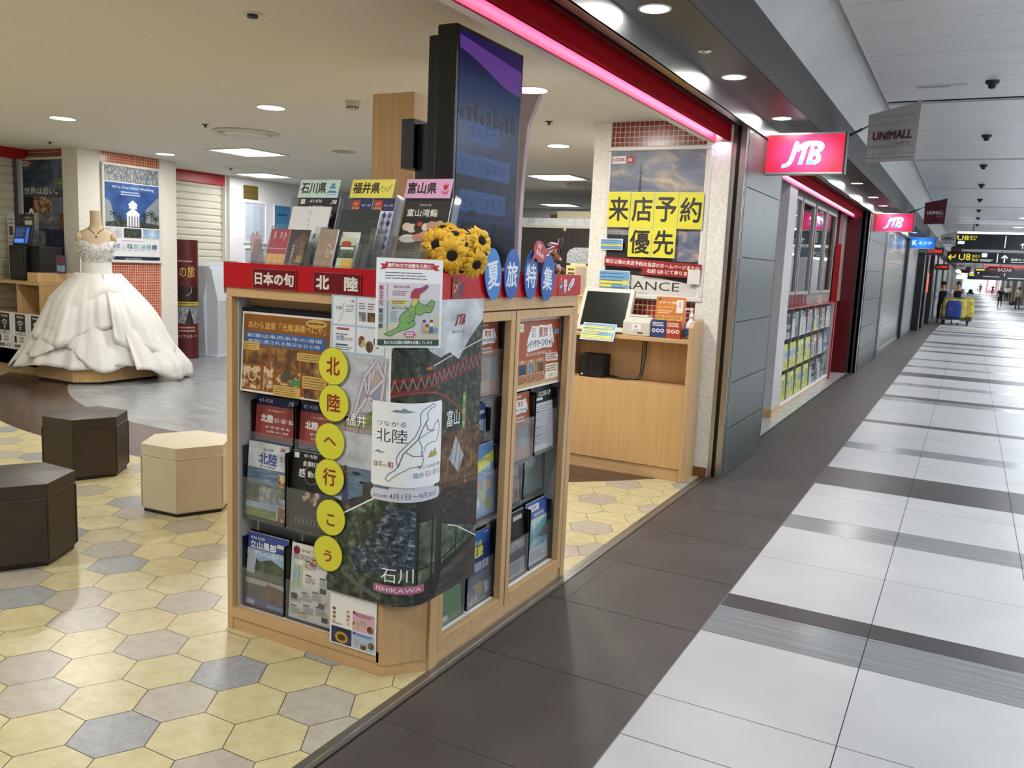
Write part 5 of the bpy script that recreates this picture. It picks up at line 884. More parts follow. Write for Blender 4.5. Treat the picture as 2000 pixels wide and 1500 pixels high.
s = MB(); s.T = Matrix.Translation((-2.115, 5.788, CT+.035)); s.sheet(.07, .05, t=.0006); logo(s, .012, .022, .018, pm('b0283a')); s.greek(.01, .006, .06, .016, 1, pm('8a8a8a')); s.build('paper_label', p)
s = MB(); s.box(-2.07, 5.787, CT+.02, -2.03, 5.79, CT+.026, BLACK); s.build('slot', p)
s = MB(); s.sheet(.215, .29, t=.004); w_, h = .215, .29; s.rect(0, 0, w_, h, pm('c8773c')); s.disc(w_*.12, h*.94, .012, .012, pm('5f6a3a')); s.text('スマート予約', w_*.42, h*.82, h*.075, pm('f0e6d6'), w=w_*.62, bold=.02); s.text('はじまります!', w_*.36, h*.72, h*.055, pm('e6d060'), w=w_*.52); s.rect(w_*.7, h*.62, w_*.92, h*.94, pm('e2ddd4')); s.rect(w_*.77, h*.74, w_*.85, h*.9, pm('b9b2a8')); s.greek(w_*.08, h*.58, w_*.6, h*.68, 2, pm('e8c8a0'), seed=4)
for k in range(3): s.rect(w_*(.06+.3*k), h*.28, w_*(.33+.3*k), h*.54, pm('d9a44e')); s.disc(w_*(.2+.3*k), h*.36, .02, .022, pm('e8d9c0')); s.greek(w_*(.08+.3*k), h*.45, w_*(.31+.3*k), h*.52, 2, pm('7d5a2a'), seed=k)
s.rect(0, 0, w_, h*.22, pm('8a5a34')); s.build('counter_display_board', local=True, loc=(-1.975, 5.86, CT), rot=(-.12, 0, .05), label='orange upright display board on the counter', cat='sign')
for x, c, c2, l in ((-1.975, '2c3f70', 'e0e2ea', 'dark blue card pack in front of the orange display board'), (-1.865, 'a8402f', 'f0e2da', 'red card pack in front of the orange display board')):
    s = MB(); s.box(0, 0, 0, .105, .03, .125, pm(c)); s.greek(.008, .08, .097, .112, 3, pm(c2), seed=7, fill=.5)
    for k in range(3): s.disc(.02+.032*k, .05, .014, .014, pm(c2)); s.disc(.02+.032*k, .05, .007, .007, pm(c))
    s.build('card_pack', local=True, loc=(x, 5.805, CT), rot=(0, 0, .03), label=l, cat='card pack', group='card packs on the counter')
b = thing('pump_bottle', 'white hand sanitiser pump bottle at the end of the counter', 'bottle', (-1.715, 5.90, CT))
s = MB(); s.lathe([(.028, 0), (.034, .004), (.036, .06), (.035, .10), (.024, .125), (.014, .135), (.014, .15)], mat('bottle_white', 'd3d9e2', .25), (-1.715, 5.90, CT)); s.build('bottle_body', b, smooth=True)
s = MB(); s.lathe([(.016, .148), (.016, .172), (.008, .176), (.006, .2), (.012, .202), (.012, .214), (.004, .216)], mat('pump_white', 'e3e5e8', .3), (-1.715, 5.90, CT), 16); s.tube([(-1.715, 5.90, CT+.208), (-1.745, 5.885, CT+.21), (-1.765, 5.875, CT+.202)], .005, mat('pump_white', 'e3e5e8', .3)); s.build('pump_head', b, smooth=True)
s = MB(); s.box(-1.748, 5.863, CT+.02, -1.70, 5.866, CT+.075, pm('3b5f9e')); s.build('label_sticker', b)
s = MB(); s.box(-2.52, 5.82, .676, -2.33, 5.97, .845, mat('speaker_black', '0b0b0b', .6)); o = s.build('computer_case', label='black box standing on the shelf of the counter', cat='computer', bevel=.008); 
s = MB(); s.box(-2.425, 5.816, .69, -2.42, 5.821, .84, DARK); s.box(-2.5, 5.816, .69, -2.49, 5.821, .698, mat('led_white', 'ffffff', .3, emit=1.)); s.build('front_trim', o)
for k, (dx, h0) in enumerate(((0, .0), (.015, .004), (.028, .0))):
    s = MB(); s.tube([(-2.085+dx, 5.97, .985), (-2.08+dx, 5.955, .85), (-2.085+dx*.6, 5.95, .72), (-2.10+dx, 5.93, .682), (-2.2, 5.9-.03*k, .681), (-2.31, 5.93-.02*k, .69)], .004, (BLACK, mat('grey_cable', '6d6a66', .6), BLACK)[k], 7); s.build('cable', label=('black cable running down the shelf back to the black box', 'grey cable between the two black ones on the counter shelf', 'black cable beside the grey one on the counter shelf')[k], cat='cable', smooth=True)
# ---- wall poster
FRM = mat('white_frame', 'd6d4cd', .35)
def framed(name, label, w_, h, draw, loc, rot, fw=.03, tone=FRM):
    r = thing(name, label, 'poster', loc, rot)
    s = MB(); 
    for a in ((0, 0, w_, fw), (0, h-fw, w_, h), (0, fw, fw, h-fw), (w_-fw, fw, w_, h-fw)): s.box(a[0], -.025, a[1], a[2], .0, a[3], tone)
    s.build('frame', r, local=True, bevel=.008, seg=3)
    s = MB(); s.T = Matrix.Translation((fw*.6, -.006, fw*.6)); s.sheet(w_-1.2*fw, h-1.2*fw, t=.003); draw(s, w_-1.2*fw, h-1.2*fw); s.build('print', r, local=True); return r
def lookmark(s, x, y, w_, h): s.rect(x, y, x+w_*.6, y+h, pm('ded9d8')); s.rect(x+w_*.6, y, x+w_, y+h, pm('8f2a30')); s.text('LOOK', x+w_*.3, y+h*.3, h*.45, pm('8f2a30'), w=w_*.5, bold=.04); logo(s, x+w_*.64, y+h*.25, h*.42, pm('e6dcdc'))
def france(s, w_, h):
    s.rect(0, 0, w_, h, ph('dark')); s.rect(0, h*.42, w_, h, noise_mat('dusk_sky', [(.3, '5a6078'), (.5, '787d8c'), (.62, 'b3a28c'), (.78, 'dcc8a6')], 3.2, (1, 1, 2), 6, .45, dist=1.2)); s.poly([(w_*.28, h*.38), (w_*.305, h*.6), (w_*.32, h*.88), (w_*.325, h*.93), (w_*.33, h*.88), (w_*.345, h*.6), (w_*.38, h*.38)], pm('352c25'))
    for z in (.62, .74, .84): s.line([(w_*.30, h*z), (w_*.352, h*z)], .006, pm('3a322c'))
    s.rect(w_*.7, h*.25, w_, h*.46, ph('sunset')); s.poly([(0, 0), (0, h*.13), (w_*.3, h*.145), (w_*.6, h*.13), (w_, h*.09), (w_, 0)], pm('d0cdc6')); s.text('FRANCE', w_*.46, h*.045, h*.06, pm('2e2b29'), w=w_*.66, bold=-.004); s.text('フランス', w_*.42, h*.015, h*.014, pm('2e2b29')); lookmark(s, w_*.02, h*.905, w_*.24, h*.05)
framed('travel_poster', 'tall framed poster of an iron lattice tower under a dusk sky, above the counter', .79, 1.105, france, (-2.478, 6.055, 1.268), 0, .032)
SH = mat('laminated_yellow', 'd8d23c', .28)
pos = [('来', -2.45, 1.788), ('店', -2.267, 1.787), ('予', -2.085, 1.786), ('約', -1.903, 1.785), ('優', -2.27, 1.575), ('先', -2.088, 1.575)]
lbs = ('yellow sheet at the start of the upper row on the tower poster', 'yellow sheet second in the upper row on the tower poster', 'yellow sheet third in the upper row on the tower poster', 'yellow sheet ending the upper row on the tower poster', 'first yellow sheet of the lower row on the tower poster', 'second yellow sheet of the lower row on the tower poster')
for (ch, x, z), l in zip(pos, lbs):
    s = MB(); hh = .258 if z > 1.7 else .21; s.box(0, 0, 0, .179, .0012, hh, SH); s.text(ch, .09, (hh-.17)/2+.005, .17, pm('1d1a26'), w=.15, bold=.022); s.line([(.001, .001), (.178, .001), (.178, hh-.001), (.001, hh-.001)], .0018, pm('e8e6c0'), True)
    s.build('character_sheet', local=True, loc=(x, 6.022, z), label=l, cat='sign', group='yellow sheets spelling the booking notice')
s = MB(); s.box(0, 0, 0, .745, .0012, .066, pm('8f1f22')); s.text('明日以降の来店予約は当店のホームページまたは', .372, .018, .032, pm('ece2de'), w=.72, bold=.02); s.build('red_strip', local=True, loc=(-2.45, 6.021, 1.505), rot=(0, .045, 0), label='upper dark red strip of white writing on the tower poster', cat='notice')
s = MB(); s.box(0, 0, 0, .44, .0012, .055, pm('8f1f22')); s.text('右記 QR にて承ります', .21, .014, .032, pm('ece2de'), w=.34, bold=.02); s.build('red_strip', local=True, loc=(-2.15, 6.0195, 1.448), rot=(0, .03, 0), label='shorter dark red strip under the longer one on the tower poster', cat='notice')
s = MB(); s.box(0, 0, 0, .09, .0012, .105, pm('d8d4ce')); s.build('paper_slip', local=True, loc=(-1.80, 6.018, 1.395), label='small plain white slip at the end of the short red strip', cat='slip')
# ---- staff area seen past the pillar
s = MB()
s.box(-6.5, 11, 0, -2.5, 11.5, 2.0, noise_mat('dark_walnut', [(.35, '231b17'), (.65, '33281f')], 1, (30, 30, 1), 3, .4)); s.box(-6.5, 10.97, 1.995, -2.5, 11.5, 2.03, mat('shelf_cream', 'c9c2b0', .5)); s.box(-6.5, 10.98, 2.03, -2.5, 11.5, 2.13, noise_mat('white_marble', [(.4, 'd9dbd9'), (.58, 'c6c9c8'), (.62, '9fa4a4'), (.66, 'd0d2d0')], 2.5, detail=7, dist=1.6, rough=.2))
s.build('back_cabinet', label='dark walnut cabinet wall with a pale marble top behind the pillar', cat='cabinet')
s = MB(); s.box(-5.25, 11.05, 2.131, -4.75, 11.4, 2.235, mat('cream_box', 'cfc3a4', .6)); s.build('cardboard_box', label='cream box lying on the marble top at the back', cat='box')
s = MB(); s.box(-5.36, 11.05, 2.131, -5.26, 11.3, 2.19, mat('brown_box', '6d3a28', .6)); s.build('cardboard_box', label='small brown box next to the cream box on the marble top', cat='box')
s = MB(); s.box(-4.4, 7.3, 0, -2.62, 7.9, 1.02, WOOD_D); s.box(-4.42, 7.25, 1.02, -2.62, 7.92, 1.05, WOOD_H); s.build('service_desk', label='beech service desk in the shop behind the tower poster wall', cat='desk')
GL = noise_mat('glitter', [(.30, '2c3436'), (.45, 'c9d2d4'), (.6, 'ffffff'), (.75, '6c7c7a')], 120, detail=2, rough=.15, metal=.6, tex='noise')
s = MB(); s.extr([(-3.44, 1.51), (-3.2, 1.51), (-3.2, 1.66), (-3.36, 1.66), (-3.41, 1.64), (-3.44, 1.6)], 7.5, 7.53, GL); s.box(-3.4, 7.5, 1.05, -3.24, 7.53, 1.51, mat('notice_cream', 'd3c898', .5)); s.build('glitter_panel', label='glittering silver panel standing on the desk beside the table flag', cat='panel')
s = MB(); s.T = Matrix.Translation((-3.43, 7.48, 1.2)); s.sheet(.22, .29, m=pm('cfc58c'), t=.002); s.greek(.02, .12, .1, .27, 4, pm('3a3524'), seed=2, fill=.5)
for k in range(16): s.line([(.1+.007*k, .28), (.098+.0075*k, .02+.01*(k % 3))], .004, pm('a58f9c' if k % 2 else '8a7684'))
s.build('fringe_notice', label='yellow notice with a mauve fringe below the glittering panel', cat='notice')
# ================================================================== far side of the shop
SHT = noise_mat('shutter_cream', [(.3, 'c3bfae'), (.7, 'cfcbbb')], 2, rough=.45)
def shutter(name, label, x, y0, y1, z1, pitch=.098):
    s = MB(); z = .0; P = []
    while z < z1-.01:
        P += [(x+.004, z), (x+.0, z+.004), (x+.018, z+.02), (x+.018, z+pitch-.016), (x+.004, z+pitch-.002)]; z += pitch
    P += [(x-.03, z), (x-.03, 0)]; s.extr(P, y0, y1, SHT); return s.build(name, label=label, cat='roller shutter')
shutter('roller_shutter', 'cream roller shutter behind the round red tower', -9.78, 7.62, 9.12, 2.40); shutter('roller_shutter', 'cream roller shutter beside the self-service terminal', -10.05, 4.2, 6.2, 2.44)
s = MB(); s.box(-9.80, 7.62, 2.41, -9.70, 9.13, SHOP_Z, REDP); struct(s, 'trim_14', local=True); s = MB(); s.box(-10.1, 4.2, 2.44, -9.95, 6.32, SHOP_Z, REDP); struct(s, 'trim_15', local=True)
s = MB(); s.box(-9.76, 9.12, 0, -9.69, 9.34, SHOP_Z, WALLP); struct(s, 'trim_16', local=True)
def world_far(s, w_, h):
    s.rect(0, 0, w_, h, ph('night')); s.rect(0, h*.62, w_*.72, h, noise_mat('blue_hour', [(.35, '27364f'), (.6, '4a5f7a'), (.8, '7f95a8')], 4, (1, 1, 2), 5, .3)); s.poly([(0, h*.88), (w_*.25, h*.9), (w_*.36, h*.99), (w_*.47, h*.9), (w_*.72, h*.88), (w_*.72, h*.84), (0, h*.84)], pm('38465c')); s.rect(w_*.72, h*.70, w_, h, pm('5a6f8e')); s.poly([(w_*.83, h*.80), (w_*.86, h*.97), (w_*.89, h*.80)], pm('3a4456')); s.rect(w_*.72, h*.74, w_, h*.80, ph('field'))
    for x0, y0, x1, y1, k in ((.25, .46, .66, .62, 'food'), (.66, .46, 1, .62, 'sea'), (.05, .28, .35, .46, 'cloud'), (.35, .30, .82, .46, 'sunset'), (.82, .30, 1, .46, 'thatch'), (.5, .04, 1, .28, 'night'), (0, .02, .5, .28, 'town'), (.72, .62, 1, .70, 'leaf'), (0, .46, .25, .62, 'dark')): s.rect(w_*x0, h*y0, w_*x1, h*y1, ph(k))
    s.text('世界は近い。', w_*.42, h*.645, h*.072, pm('e6e4de'), w=w_*.76, bold=.015); lookmark(s, w_*.02, h*.93, w_*.24, h*.05)
framed('travel_poster', 'framed collage poster of world sights behind the self-service terminal', .86, 1.19, world_far, (-10.075, 6.33, 1.275), 0, .032)
def hotel(s, w_, h):
    s.rect(0, 0, w_, h, pm('dcdde0')); s.rect(0, h*.83, w_, h, ph('town')); s.rect(0, h*.36, w_, h*.82, noise_mat('deep_blue_sky', [(.3, '1f3a70'), (.6, '3f62a0'), (.85, '8fb0d4')], 3, (1, 1, 2), 3, .3)); s.rect(0, h*.36, w_, h*.44, ph('dleaf'))
    s.poly([(0, h*.40), (0, h*.66), (w_*.12, h*.62), (w_*.2, h*.42)], pm('8d959c')); s.poly([(w_, h*.40), (w_, h*.72), (w_*.74, h*.56), (w_*.74, h*.42)], pm('7f878e')); s.rect(w_*.40, h*.37, w_*.62, h*.5, pm('d9dcdd')); s.poly([(w_*.38, h*.5), (w_*.51, h*.57), (w_*.64, h*.5)], pm('eceeef')); s.rect(w_*.44, h*.56, w_*.58, h*.60, pm('d9dcdd')); s.poly([(w_*.42, h*.6), (w_*.51, h*.65), (w_*.60, h*.6)], pm('eceeef'))
    for k in range(4): s.rect(w_*(.43+.05*k), h*.37, w_*(.45+.05*k), h*.48, pm('5a6a7c'))
    for x, y in ((.18, .5), (.28, .46), (.72, .5), (.84, .52), (.92, .47)):
        s.line([(w_*x, h*.38), (w_*x, h*y)], .008, pm('2a3328'))
        for k in range(7): a = k*.9; s.line([(w_*x, h*y), (w_*x+.06*math.cos(a), h*y+.045*math.sin(a))], .012, pm('26382a'))
    s.text('All In One Hotel Wedding', w_*.52, h*.755, h*.035, pm('dfe4ee'), w=w_*.74, bold=0); s.greek(w_*.3, h*.69, w_*.72, h*.74, 2, pm('b9c4d8'), seed=2)
    for k, p in enumerate(('cloud', 'dleaf', 'sky')): s.rect(w_*(.0+.34*k), h*.25, w_*(.31+.34*k), h*.35, ph(p))
    for k in range(8): s.rect(w_*(.06+.112*k), h*.135, w_*(.15+.112*k), h*.185, ph(('gravel', 'sky', 'cloud', 'town', 'sky', 'beach', 'sky', 'sea')[k])); s.rect(w_*(.07+.112*k), h*.115, w_*(.13+.112*k), h*.121, pm('a9acb0'))
    s.rect(w_*.3, h*.215, w_*.7, h*.221, pm('b0b3b8')); s.rect(0, .0, w_, h*.05, pm('1f2740')); s.text('ARLUIS WEDDING', w_*.5, h*.014, h*.02, pm('c9cede'), w=w_*.3, bold=0)
r_ = framed('wedding_poster', 'framed white and blue poster of a hotel with palm trees, beside the wedding dress', .82, 1.15, hotel, (-8.945, 6.555, 1.285), PI/2, .032)
# counter and its machines
L_ = thing('side_counter', 'beech counter against the far wall carrying the self-service terminal', 'counter', (-9.5, 6.0, 0))
s = MB(); s.box(-10.0, 5.79, .1, -8.94, 5.81, .30, WOOD_D); s.box(-10.0, 5.79, .1, -8.96, 5.81, .69, WOOD_D); s.build('front_panel', L_)
s = MB(); s.box(-10.0, 5.82, 0, -8.94, 6.3, .1, WOOD_H); s.build('plinth', L_); s = MB(); s.box(-10.0, 5.77, 1.015, -8.93, 6.3, 1.05, WOOD_H); s.build('worktop', L_); s = MB(); s.box(-10.0, 5.8, .66, -8.95, 6.3, .69, WOOD_H); s.build('shelf', L_); s = MB(); s.box(-10.6, 6.28, .69, -8.95, 6.3, 1.015, WOOD); s.build('back_panel', L_)
s = MB(); s.box(-8.965, 5.78, 0, -8.935, 6.26, 1.03, WOOD); s.box(-9.40, 5.8, .69, -9.37, 6.28, 1.015, WOOD); s.build('side_panel', L_); s = MB(); s.box(-8.95, 5.76, .99, -8.0, 6.24, 1.155, WOOD_D) if 0 else s.box(-9.14, 5.765, 1.05, -8.955, 6.26, 1.15, WOOD_D); s.build('upstand', L_, bevel=.002)
for k in range(4):
    s = MB(); s.sheet(.285, .415, t=.002); s.rrect(.05, .165, .235, .40, .012, pm('141414')); s.rect(.056, .17, .229, .205, pm('dcdcd8')); s.text('Wifi-BOX', .142, .355, .026, pm('e8e8e4'), w=.13, bold=.02); s.greek(.1, .178, .185, .196, 1, pm('2a2a2a'))
    for j, r in enumerate((.018, .042, .066)):
        a0 = PI*.25; s.line([(.142+r*1.1*math.cos(a0+PI/2*i/8), .235+r*1.3*math.sin(a0+PI/2*i/8)) for i in range(9)], .013, pm('e8e8e4'))
    s.disc(.142, .234, .011, .013, pm('e8e8e4')); s.rect(.03, .075, .07, .15, pm('1c1416')); s.text('¥440', .165, .122, .026, pm('2a2a2a'), w=.085, bold=.02); s.text('¥300', .165, .085, .026, pm('2a2a2a'), w=.085, bold=.02); s.text('無制限', .085, .02, .038, pm('1c1c1c'), w=.11, bold=.03); s.text('Wi-Fi', .205, .022, .024, pm('1c1c1c'), w=.085, bold=.02); s.greek(.17, .05, .25, .062, 1, pm('4a4a4a'))
    s.build('wireless_rental_sheet', local=True, loc=(-9.19-.29*k+.005, 5.784, .275), label='white sheet with a black wireless symbol on the counter front, '+('touching the wedding dress', 'second from the wedding dress', 'third from the wedding dress', 'fourth from the wedding dress')[k], cat='notice', group='wireless rental sheets')
M_ = thing('self_service_terminal', 'black boxy self-service terminal with a lit blue touch screen on the far counter', 'terminal', (-9.32, 5.98, 1.05))
s = MB(); s.box(-9.62, 5.86, 1.052, -9.33, 6.16, 1.44, mat('terminal_black', '0c0c0d', .4)); s.box(-9.33, 5.92, 1.052, -9.15, 6.2, 1.44, mat('terminal_side', '060606', .6)); s.build('body', M_, bevel=.015)
s = MB(); 
for k in range(9): s.box(-9.59, 5.856, 1.12+.028*k, -9.44, 5.861, 1.132+.028*k, DARK); s.box(-9.42, 5.856, 1.12+.028*k, -9.37, 5.861, 1.132+.028*k, DARK)
s.build('vent_slots', M_)
s = MB(); s.T = Matrix.Translation((-9.455, 5.90, 1.44)) @ Matrix.Rotation(-.2, 4, 'X'); s.box(-.155, 0, 0, .155, .03, .24, BLACK); q = s.build('touch_panel', M_, bevel=.008)
s = MB(); s.T = Matrix.Translation((-9.455, 5.897, 1.44)) @ Matrix.Rotation(-.2, 4, 'X'); s.rect(-.135, .02, .135, .22, mat('lit_navy', '0a1020', .2, emit=.5, ecol='1f3566')); s.rect(-.12, .03, .05, .075, mat('lit_blue', '0a1020', .2, emit=1.2, ecol='4f7fd8')); s.rect(.07, .03, .12, .2, mat('lit_blue2', '0a1020', .2, emit=.9, ecol='3a66b8')); s.greek(-.12, .1, .05, .2, 4, mat('lit_grey', '0a1020', .2, emit=.6, ecol='5a76a8'), seed=3); s.build('screen', q)
s = MB(); s.T = Matrix.Translation((-9.54, 5.95, 1.66)); s.sheet(.26, .13, m=pm('161616'), t=.003); s.text('お支払い', .17, .075, .03, pm('d8d8d4'), w=.14); s.rect(.1, .012, .235, .06, pm('d0d0cc')); s.poly([(.03, .06), (.06, .1), (.08, .05), (.05, .03)], pm('4a4a4a')); s.build('payment_sign', M_)
s = MB(); s.T = Matrix.Translation((-9.33, 5.96, 1.80)); s.disc(0, 0, .04, .055, pm('dcdcd8')); s.disc(0, -.005, .018, .02, pm('55504a')); s.lathe([(.002, 0)], BLACK) if 0 else s.box(-.003, .001, -.06, .003, .004, -.1, BLACK); s.build('round_tag', M_)
s = MB(); s.T = Matrix.Translation((-8.98, 6.0, 1.151)); s.sheet(.16, .20, m=pm('3d4a66'), t=.01); s.rect(.01, .11, .15, .18, pm('7d3a4a')); s.rect(.01, .02, .15, .09, ph('sky')); s.build('leaflet_holder', label='small rack of dark leaflets between the terminal and the dress', cat='rack')
s = MB(); s.T = Matrix.Translation((-9.83, 5.99, 1.05)); s.sheet(.13, .75, m=pm('c9c9cc'), t=.004); s.greek(.015, .1, .115, .7, 14, pm('7d8088'), seed=3); s.rect(.03, .5, .1, .6, pm('3a3a3e')); s.build('price_board', label='narrow white text board by the self-service terminal at the picture edge', cat='sign')
# round tower, white box, wall notices
TW = noise_mat('tower_maroon', [(.3, '4f141a'), (.7, '5f1c20')], 6, rough=.4)
t = thing('display_tower', 'round maroon display tower in front of the cream shutter', 'display tower', (-9.36, 8.12, 0))
s = MB(); s.lathe([(.15, 0), (.15, 1.6)], TW, (-9.36, 8.12, 0), 36); s.build('drum', t, smooth=False)
def wrap(s, r=.1515):
    out = []
    for u, w2, v in s.v: a = -.64+u/r; out.append((-9.36+(r-w2)*math.cos(a), 8.12+(r-w2)*math.sin(a), v))
    s.v = out; return s
s = MB(); s.greek(-.13, 1.30, .13, 1.33, 1, pm('c9a8a0'), seed=2); s.text('の旅', .0, 1.10, .15, pm('cfae4e'), w=.21, bold=.01); s.rect(-.2, .78, .2, .98, pm('2a1414')); s.line([(.06, .98), (.05, .9), (-.02, .85)], .008, pm('b8a890')); s.rect(-.2, .72, .2, .775, pm('b8a840')); s.greek(-.12, .735, .12, .765, 1, pm('5a4a1a')); s.rect(-.2, .48, .2, .71, ph('town')); s.poly([(-.03, .48), (.0, .62), (.03, .7), (.05, .6), (.08, .48)], pm('241c18')); s.greek(-.12, .36, .12, .45, 2, pm('b8908a'), seed=8); s.text('ロイヤルロード', 0, .29, .04, pm('d9c4be'), w=.26); s.slice_u([-.2+.025*k for k in range(17)]); wrap(s); s.build('print_wrap', t)
WB = mat('white_card', 'c9cfd8', .5)
t = thing('ballot_box_stand', 'tall white cardboard collection box standing by the maroon tower', 'box', (-9.4, 8.75, 0))
s = MB(); s.extx([(8.5, 0), (8.46, .8), (8.58, 1.25), (8.66, 1.3), (9.05, 1.3), (9.05, 0)], -9.72, -9.42, WB); s.build('box_body', t, bevel=.004)
s = MB(); s.extr([(-9.42, 0), (-9.20, 0), (-9.20, .78), (-9.33, 1.22), (-9.42, 1.22)], 8.52, 9.02, WB); s.build('front_casing', t, bevel=.004)
s = MB(); s.T = Matrix.Translation((-9.198, 8.62, .5)) @ Matrix.Rotation(PI/2, 4, 'Z'); s.rect(.04, .0, .34, .32, mat('print_lightgrey', 'b9c0ca', .5)); s.line([(.0, .27), (.12, .24), (.3, .24), (.38, .28)], .006, pm('7a828c')); s.build('front_seam', t)
s = MB(); s.box(-9.285, 8.70, .92, -9.262, 8.82, 1.02, BLACK); s.box(-9.275, 8.70, .92, -9.252, 8.78, .965, WB); s.build('slot', t); s = MB(); s.box(-9.205, 8.68, .72, -9.19, 8.86, .79, WB); s.box(-9.191, 8.76, .745, -9.187, 8.775, .755, BLACK); s.build('latch', t)
s = MB(); s.box(-9.76, 8.46, 0, -9.16, 9.08, .012, WB); s.build('floor_tray', t)
def board(name, label, y0, z0, w_, h, draw, cat='notice board'):
    r = thing(name, label, cat, (-9.618, y0, z0), PI/2); s = MB(); f = .02
    for a in ((0, 0, w_, f), (0, h-f, w_, h), (0, f, f, h-f), (w_-f, f, w_, h-f)): s.box(a[0], -.02, a[1], a[2], 0, a[3], mat('frame_white', 'e6eaee', .3))
    s.build('frame', r, local=True, bevel=.004); s = MB(); s.T = Matrix.Translation((f, -.006, f)); s.sheet(w_-2*f, h-2*f, t=.002); draw(s, w_-2*f, h-2*f); s.build('print', r, local=True)
def forms(s, w_, h):
    s.rect(0, 0, w_, h, pm('c3ccd9'))
    for k in range(3): s.greek(w_*(.05+.32*k), h*.03, w_*(.33+.32*k), h*.93, 30, pm('93a0b2'), seed=k, fill=.35)
    s.greek(w_*.05, h*.95, w_*.3, h*.98, 1, pm('4d5a6a'))
board('notice_board', 'tall framed notice of small print under the gold plaque', 9.40, 1.60, .46, .62, forms); board('notice_board', 'framed notice of small print below the tall one, cut by the red kiosk band', 9.40, .98, .46, .56, forms)
board('notice_board', 'framed blue notice partly hidden by the mint card stand', 10.02, 1.50, .40, .72, lambda s, w_, h: (s.rect(0, 0, w_, h, pm('3f86b4')), s.greek(w_*.1, h*.1, w_*.9, h*.6, 10, pm('7fb2d0'), seed=3), s.greek(w_*.2, h*.75, w_*.8, h*.85, 1, pm('1f3f5a'))))
s = MB(); s.box(0, -.012, 0, .29, 0, .2, noise_mat('gold_plate', [(.3, 'a8904e'), (.7, 'c0a862')], 2, (1, 1, 8), 3, .3, .8)); s.poly([(.03, .11), (.08, .15), (.15, .165), (.22, .15), (.27, .10), (.2, .13), (.14, .12), (.09, .115)], mat('plate_white', 'f0ead6', .3)); s.greek(.05, .075, .25, .09, 1, pm('4d421e'), seed=2); s.greek(.11, .045, .18, .065, 1, pm('2a2410')); s.v = [(a, b, c) for a, b, c in s.v]
o = s.build('brass_plaque', local=True, loc=(-9.618, 9.40, 2.25), rot=R90, label='gold plaque with a white crest on the far white wall', cat='plaque')
# ---- wedding dress on its platform
t = MB(); P = [(-8.92, 5.70), (-8.30, 5.69), (-8.115, 5.88), (-8.115, 6.62), (-8.32, 6.82), (-8.92, 6.82)]; t.prism(P, .025, .165, WOOD_D); o = t.build('display_platform', label='low beech platform carrying the wedding dress', cat='platform', bevel=.003)
t = MB(); t.prism([(x*.985-8.6*.015, y*.985+6.25*.015) for x, y in P], 0, .026, BLACK); t.build('plinth', o)
D = thing('wedding_dress', 'white strapless wedding gown with draped layers, on a dress form', 'dress', (-8.55, 6.18, .165))
DX, DY = -8.52, 6.17; RV = Vector((.587, .81)); FV = Vector((.81, -.587))     # sideways and forward on the floor, as the form stands
FORM = mat('form_cream', 'c3ad8c', .6)
def ring(z, a, b, cx=0., cf=0., n=40): return [(DX+RV.x*(cx+a*math.cos(2*PI*k/n))+FV.x*(cf+b*math.sin(2*PI*k/n)), DY+RV.y*(cx+a*math.cos(2*PI*k/n))+FV.y*(cf+b*math.sin(2*PI*k/n)), z) for k in range(n)]
def loft(rings, m, s=None, cap=True):
    s = s or MB(); n = len(rings[0]); vs = [p for r in rings for p in r]; fs = [(i*n+k, i*n+(k+1) % n, (i+1)*n+(k+1) % n, (i+1)*n+k) for i in range(len(rings)-1) for k in range(n)]
    if cap: fs += [tuple(range(n-1, -1, -1)), tuple(range((len(rings)-1)*n, len(rings)*n))]
    return s.add(vs, fs, m)
s = loft([ring(z, a, b, 0, f) for z, a, b, f in ((1.20, .13, .10, 0), (1.32, .135, .105, 0), (1.42, .15, .125, .01), (1.50, .165, .12, .01), (1.57, .185, .10, 0), (1.615, .175, .085, 0), (1.645, .12, .07, 0), (1.665, .075, .06, .0), (1.70, .06, .056, .01), (1.78, .055, .053, .018), (1.845, .058, .056, .022), (1.85, .055, .053, .022))], FORM); s.build('dress_form', D, smooth=True)
for sd in (-1, 1):
    s = MB(); c0 = Vector((DX, DY, 1.565))+Vector((RV.x, RV.y, 0))*(.165*sd); s.T = Matrix.Translation(c0) @ Vector((RV.x*sd, RV.y*sd, .1)).to_track_quat('Z', 'Y').to_matrix().to_4x4(); s.lathe([(.068, -.02), (.066, .02), (.055, .034), (.02, .036), (.018, .04), (.0005, .04)], FORM, n=24, sy=.8); s.build('shoulder_cap', D, smooth=True)
s = MB(); s.tube([ring(z, .07+d, .07, 0, .02, 40)[k] for z, d, k in ((1.665, .01, 0), (1.65, .008, 4), (1.615, .006, 8), (1.575, .01, 10), (1.61, .006, 12), (1.65, .008, 16), (1.665, .01, 20))], .004, mat('necklace_cord', '4a4238', .5)); p = ring(1.57, .08, .085, 0, .03)[10]; s.ball(p, .011, mat('necklace_cord', '4a4238', .5)); s.build('necklace', D)
TUL = noise_mat('white_organza', [(.3, 'd0cec9'), (.7, 'dad8d4')], 5, (3, 3, .4), 4, .6, bump=.25)
b_ = MC['white_organza'].node_tree.nodes['Principled BSDF']; b_.inputs['Sheen Weight'].default_value = .3
LACE = noise_mat('beaded_lace', [(.40, 'a9a7a4'), (.5, 'c9c7c3'), (.6, 'dedcd8')], 60, detail=3, rough=.35, bump=.8)
n = 60
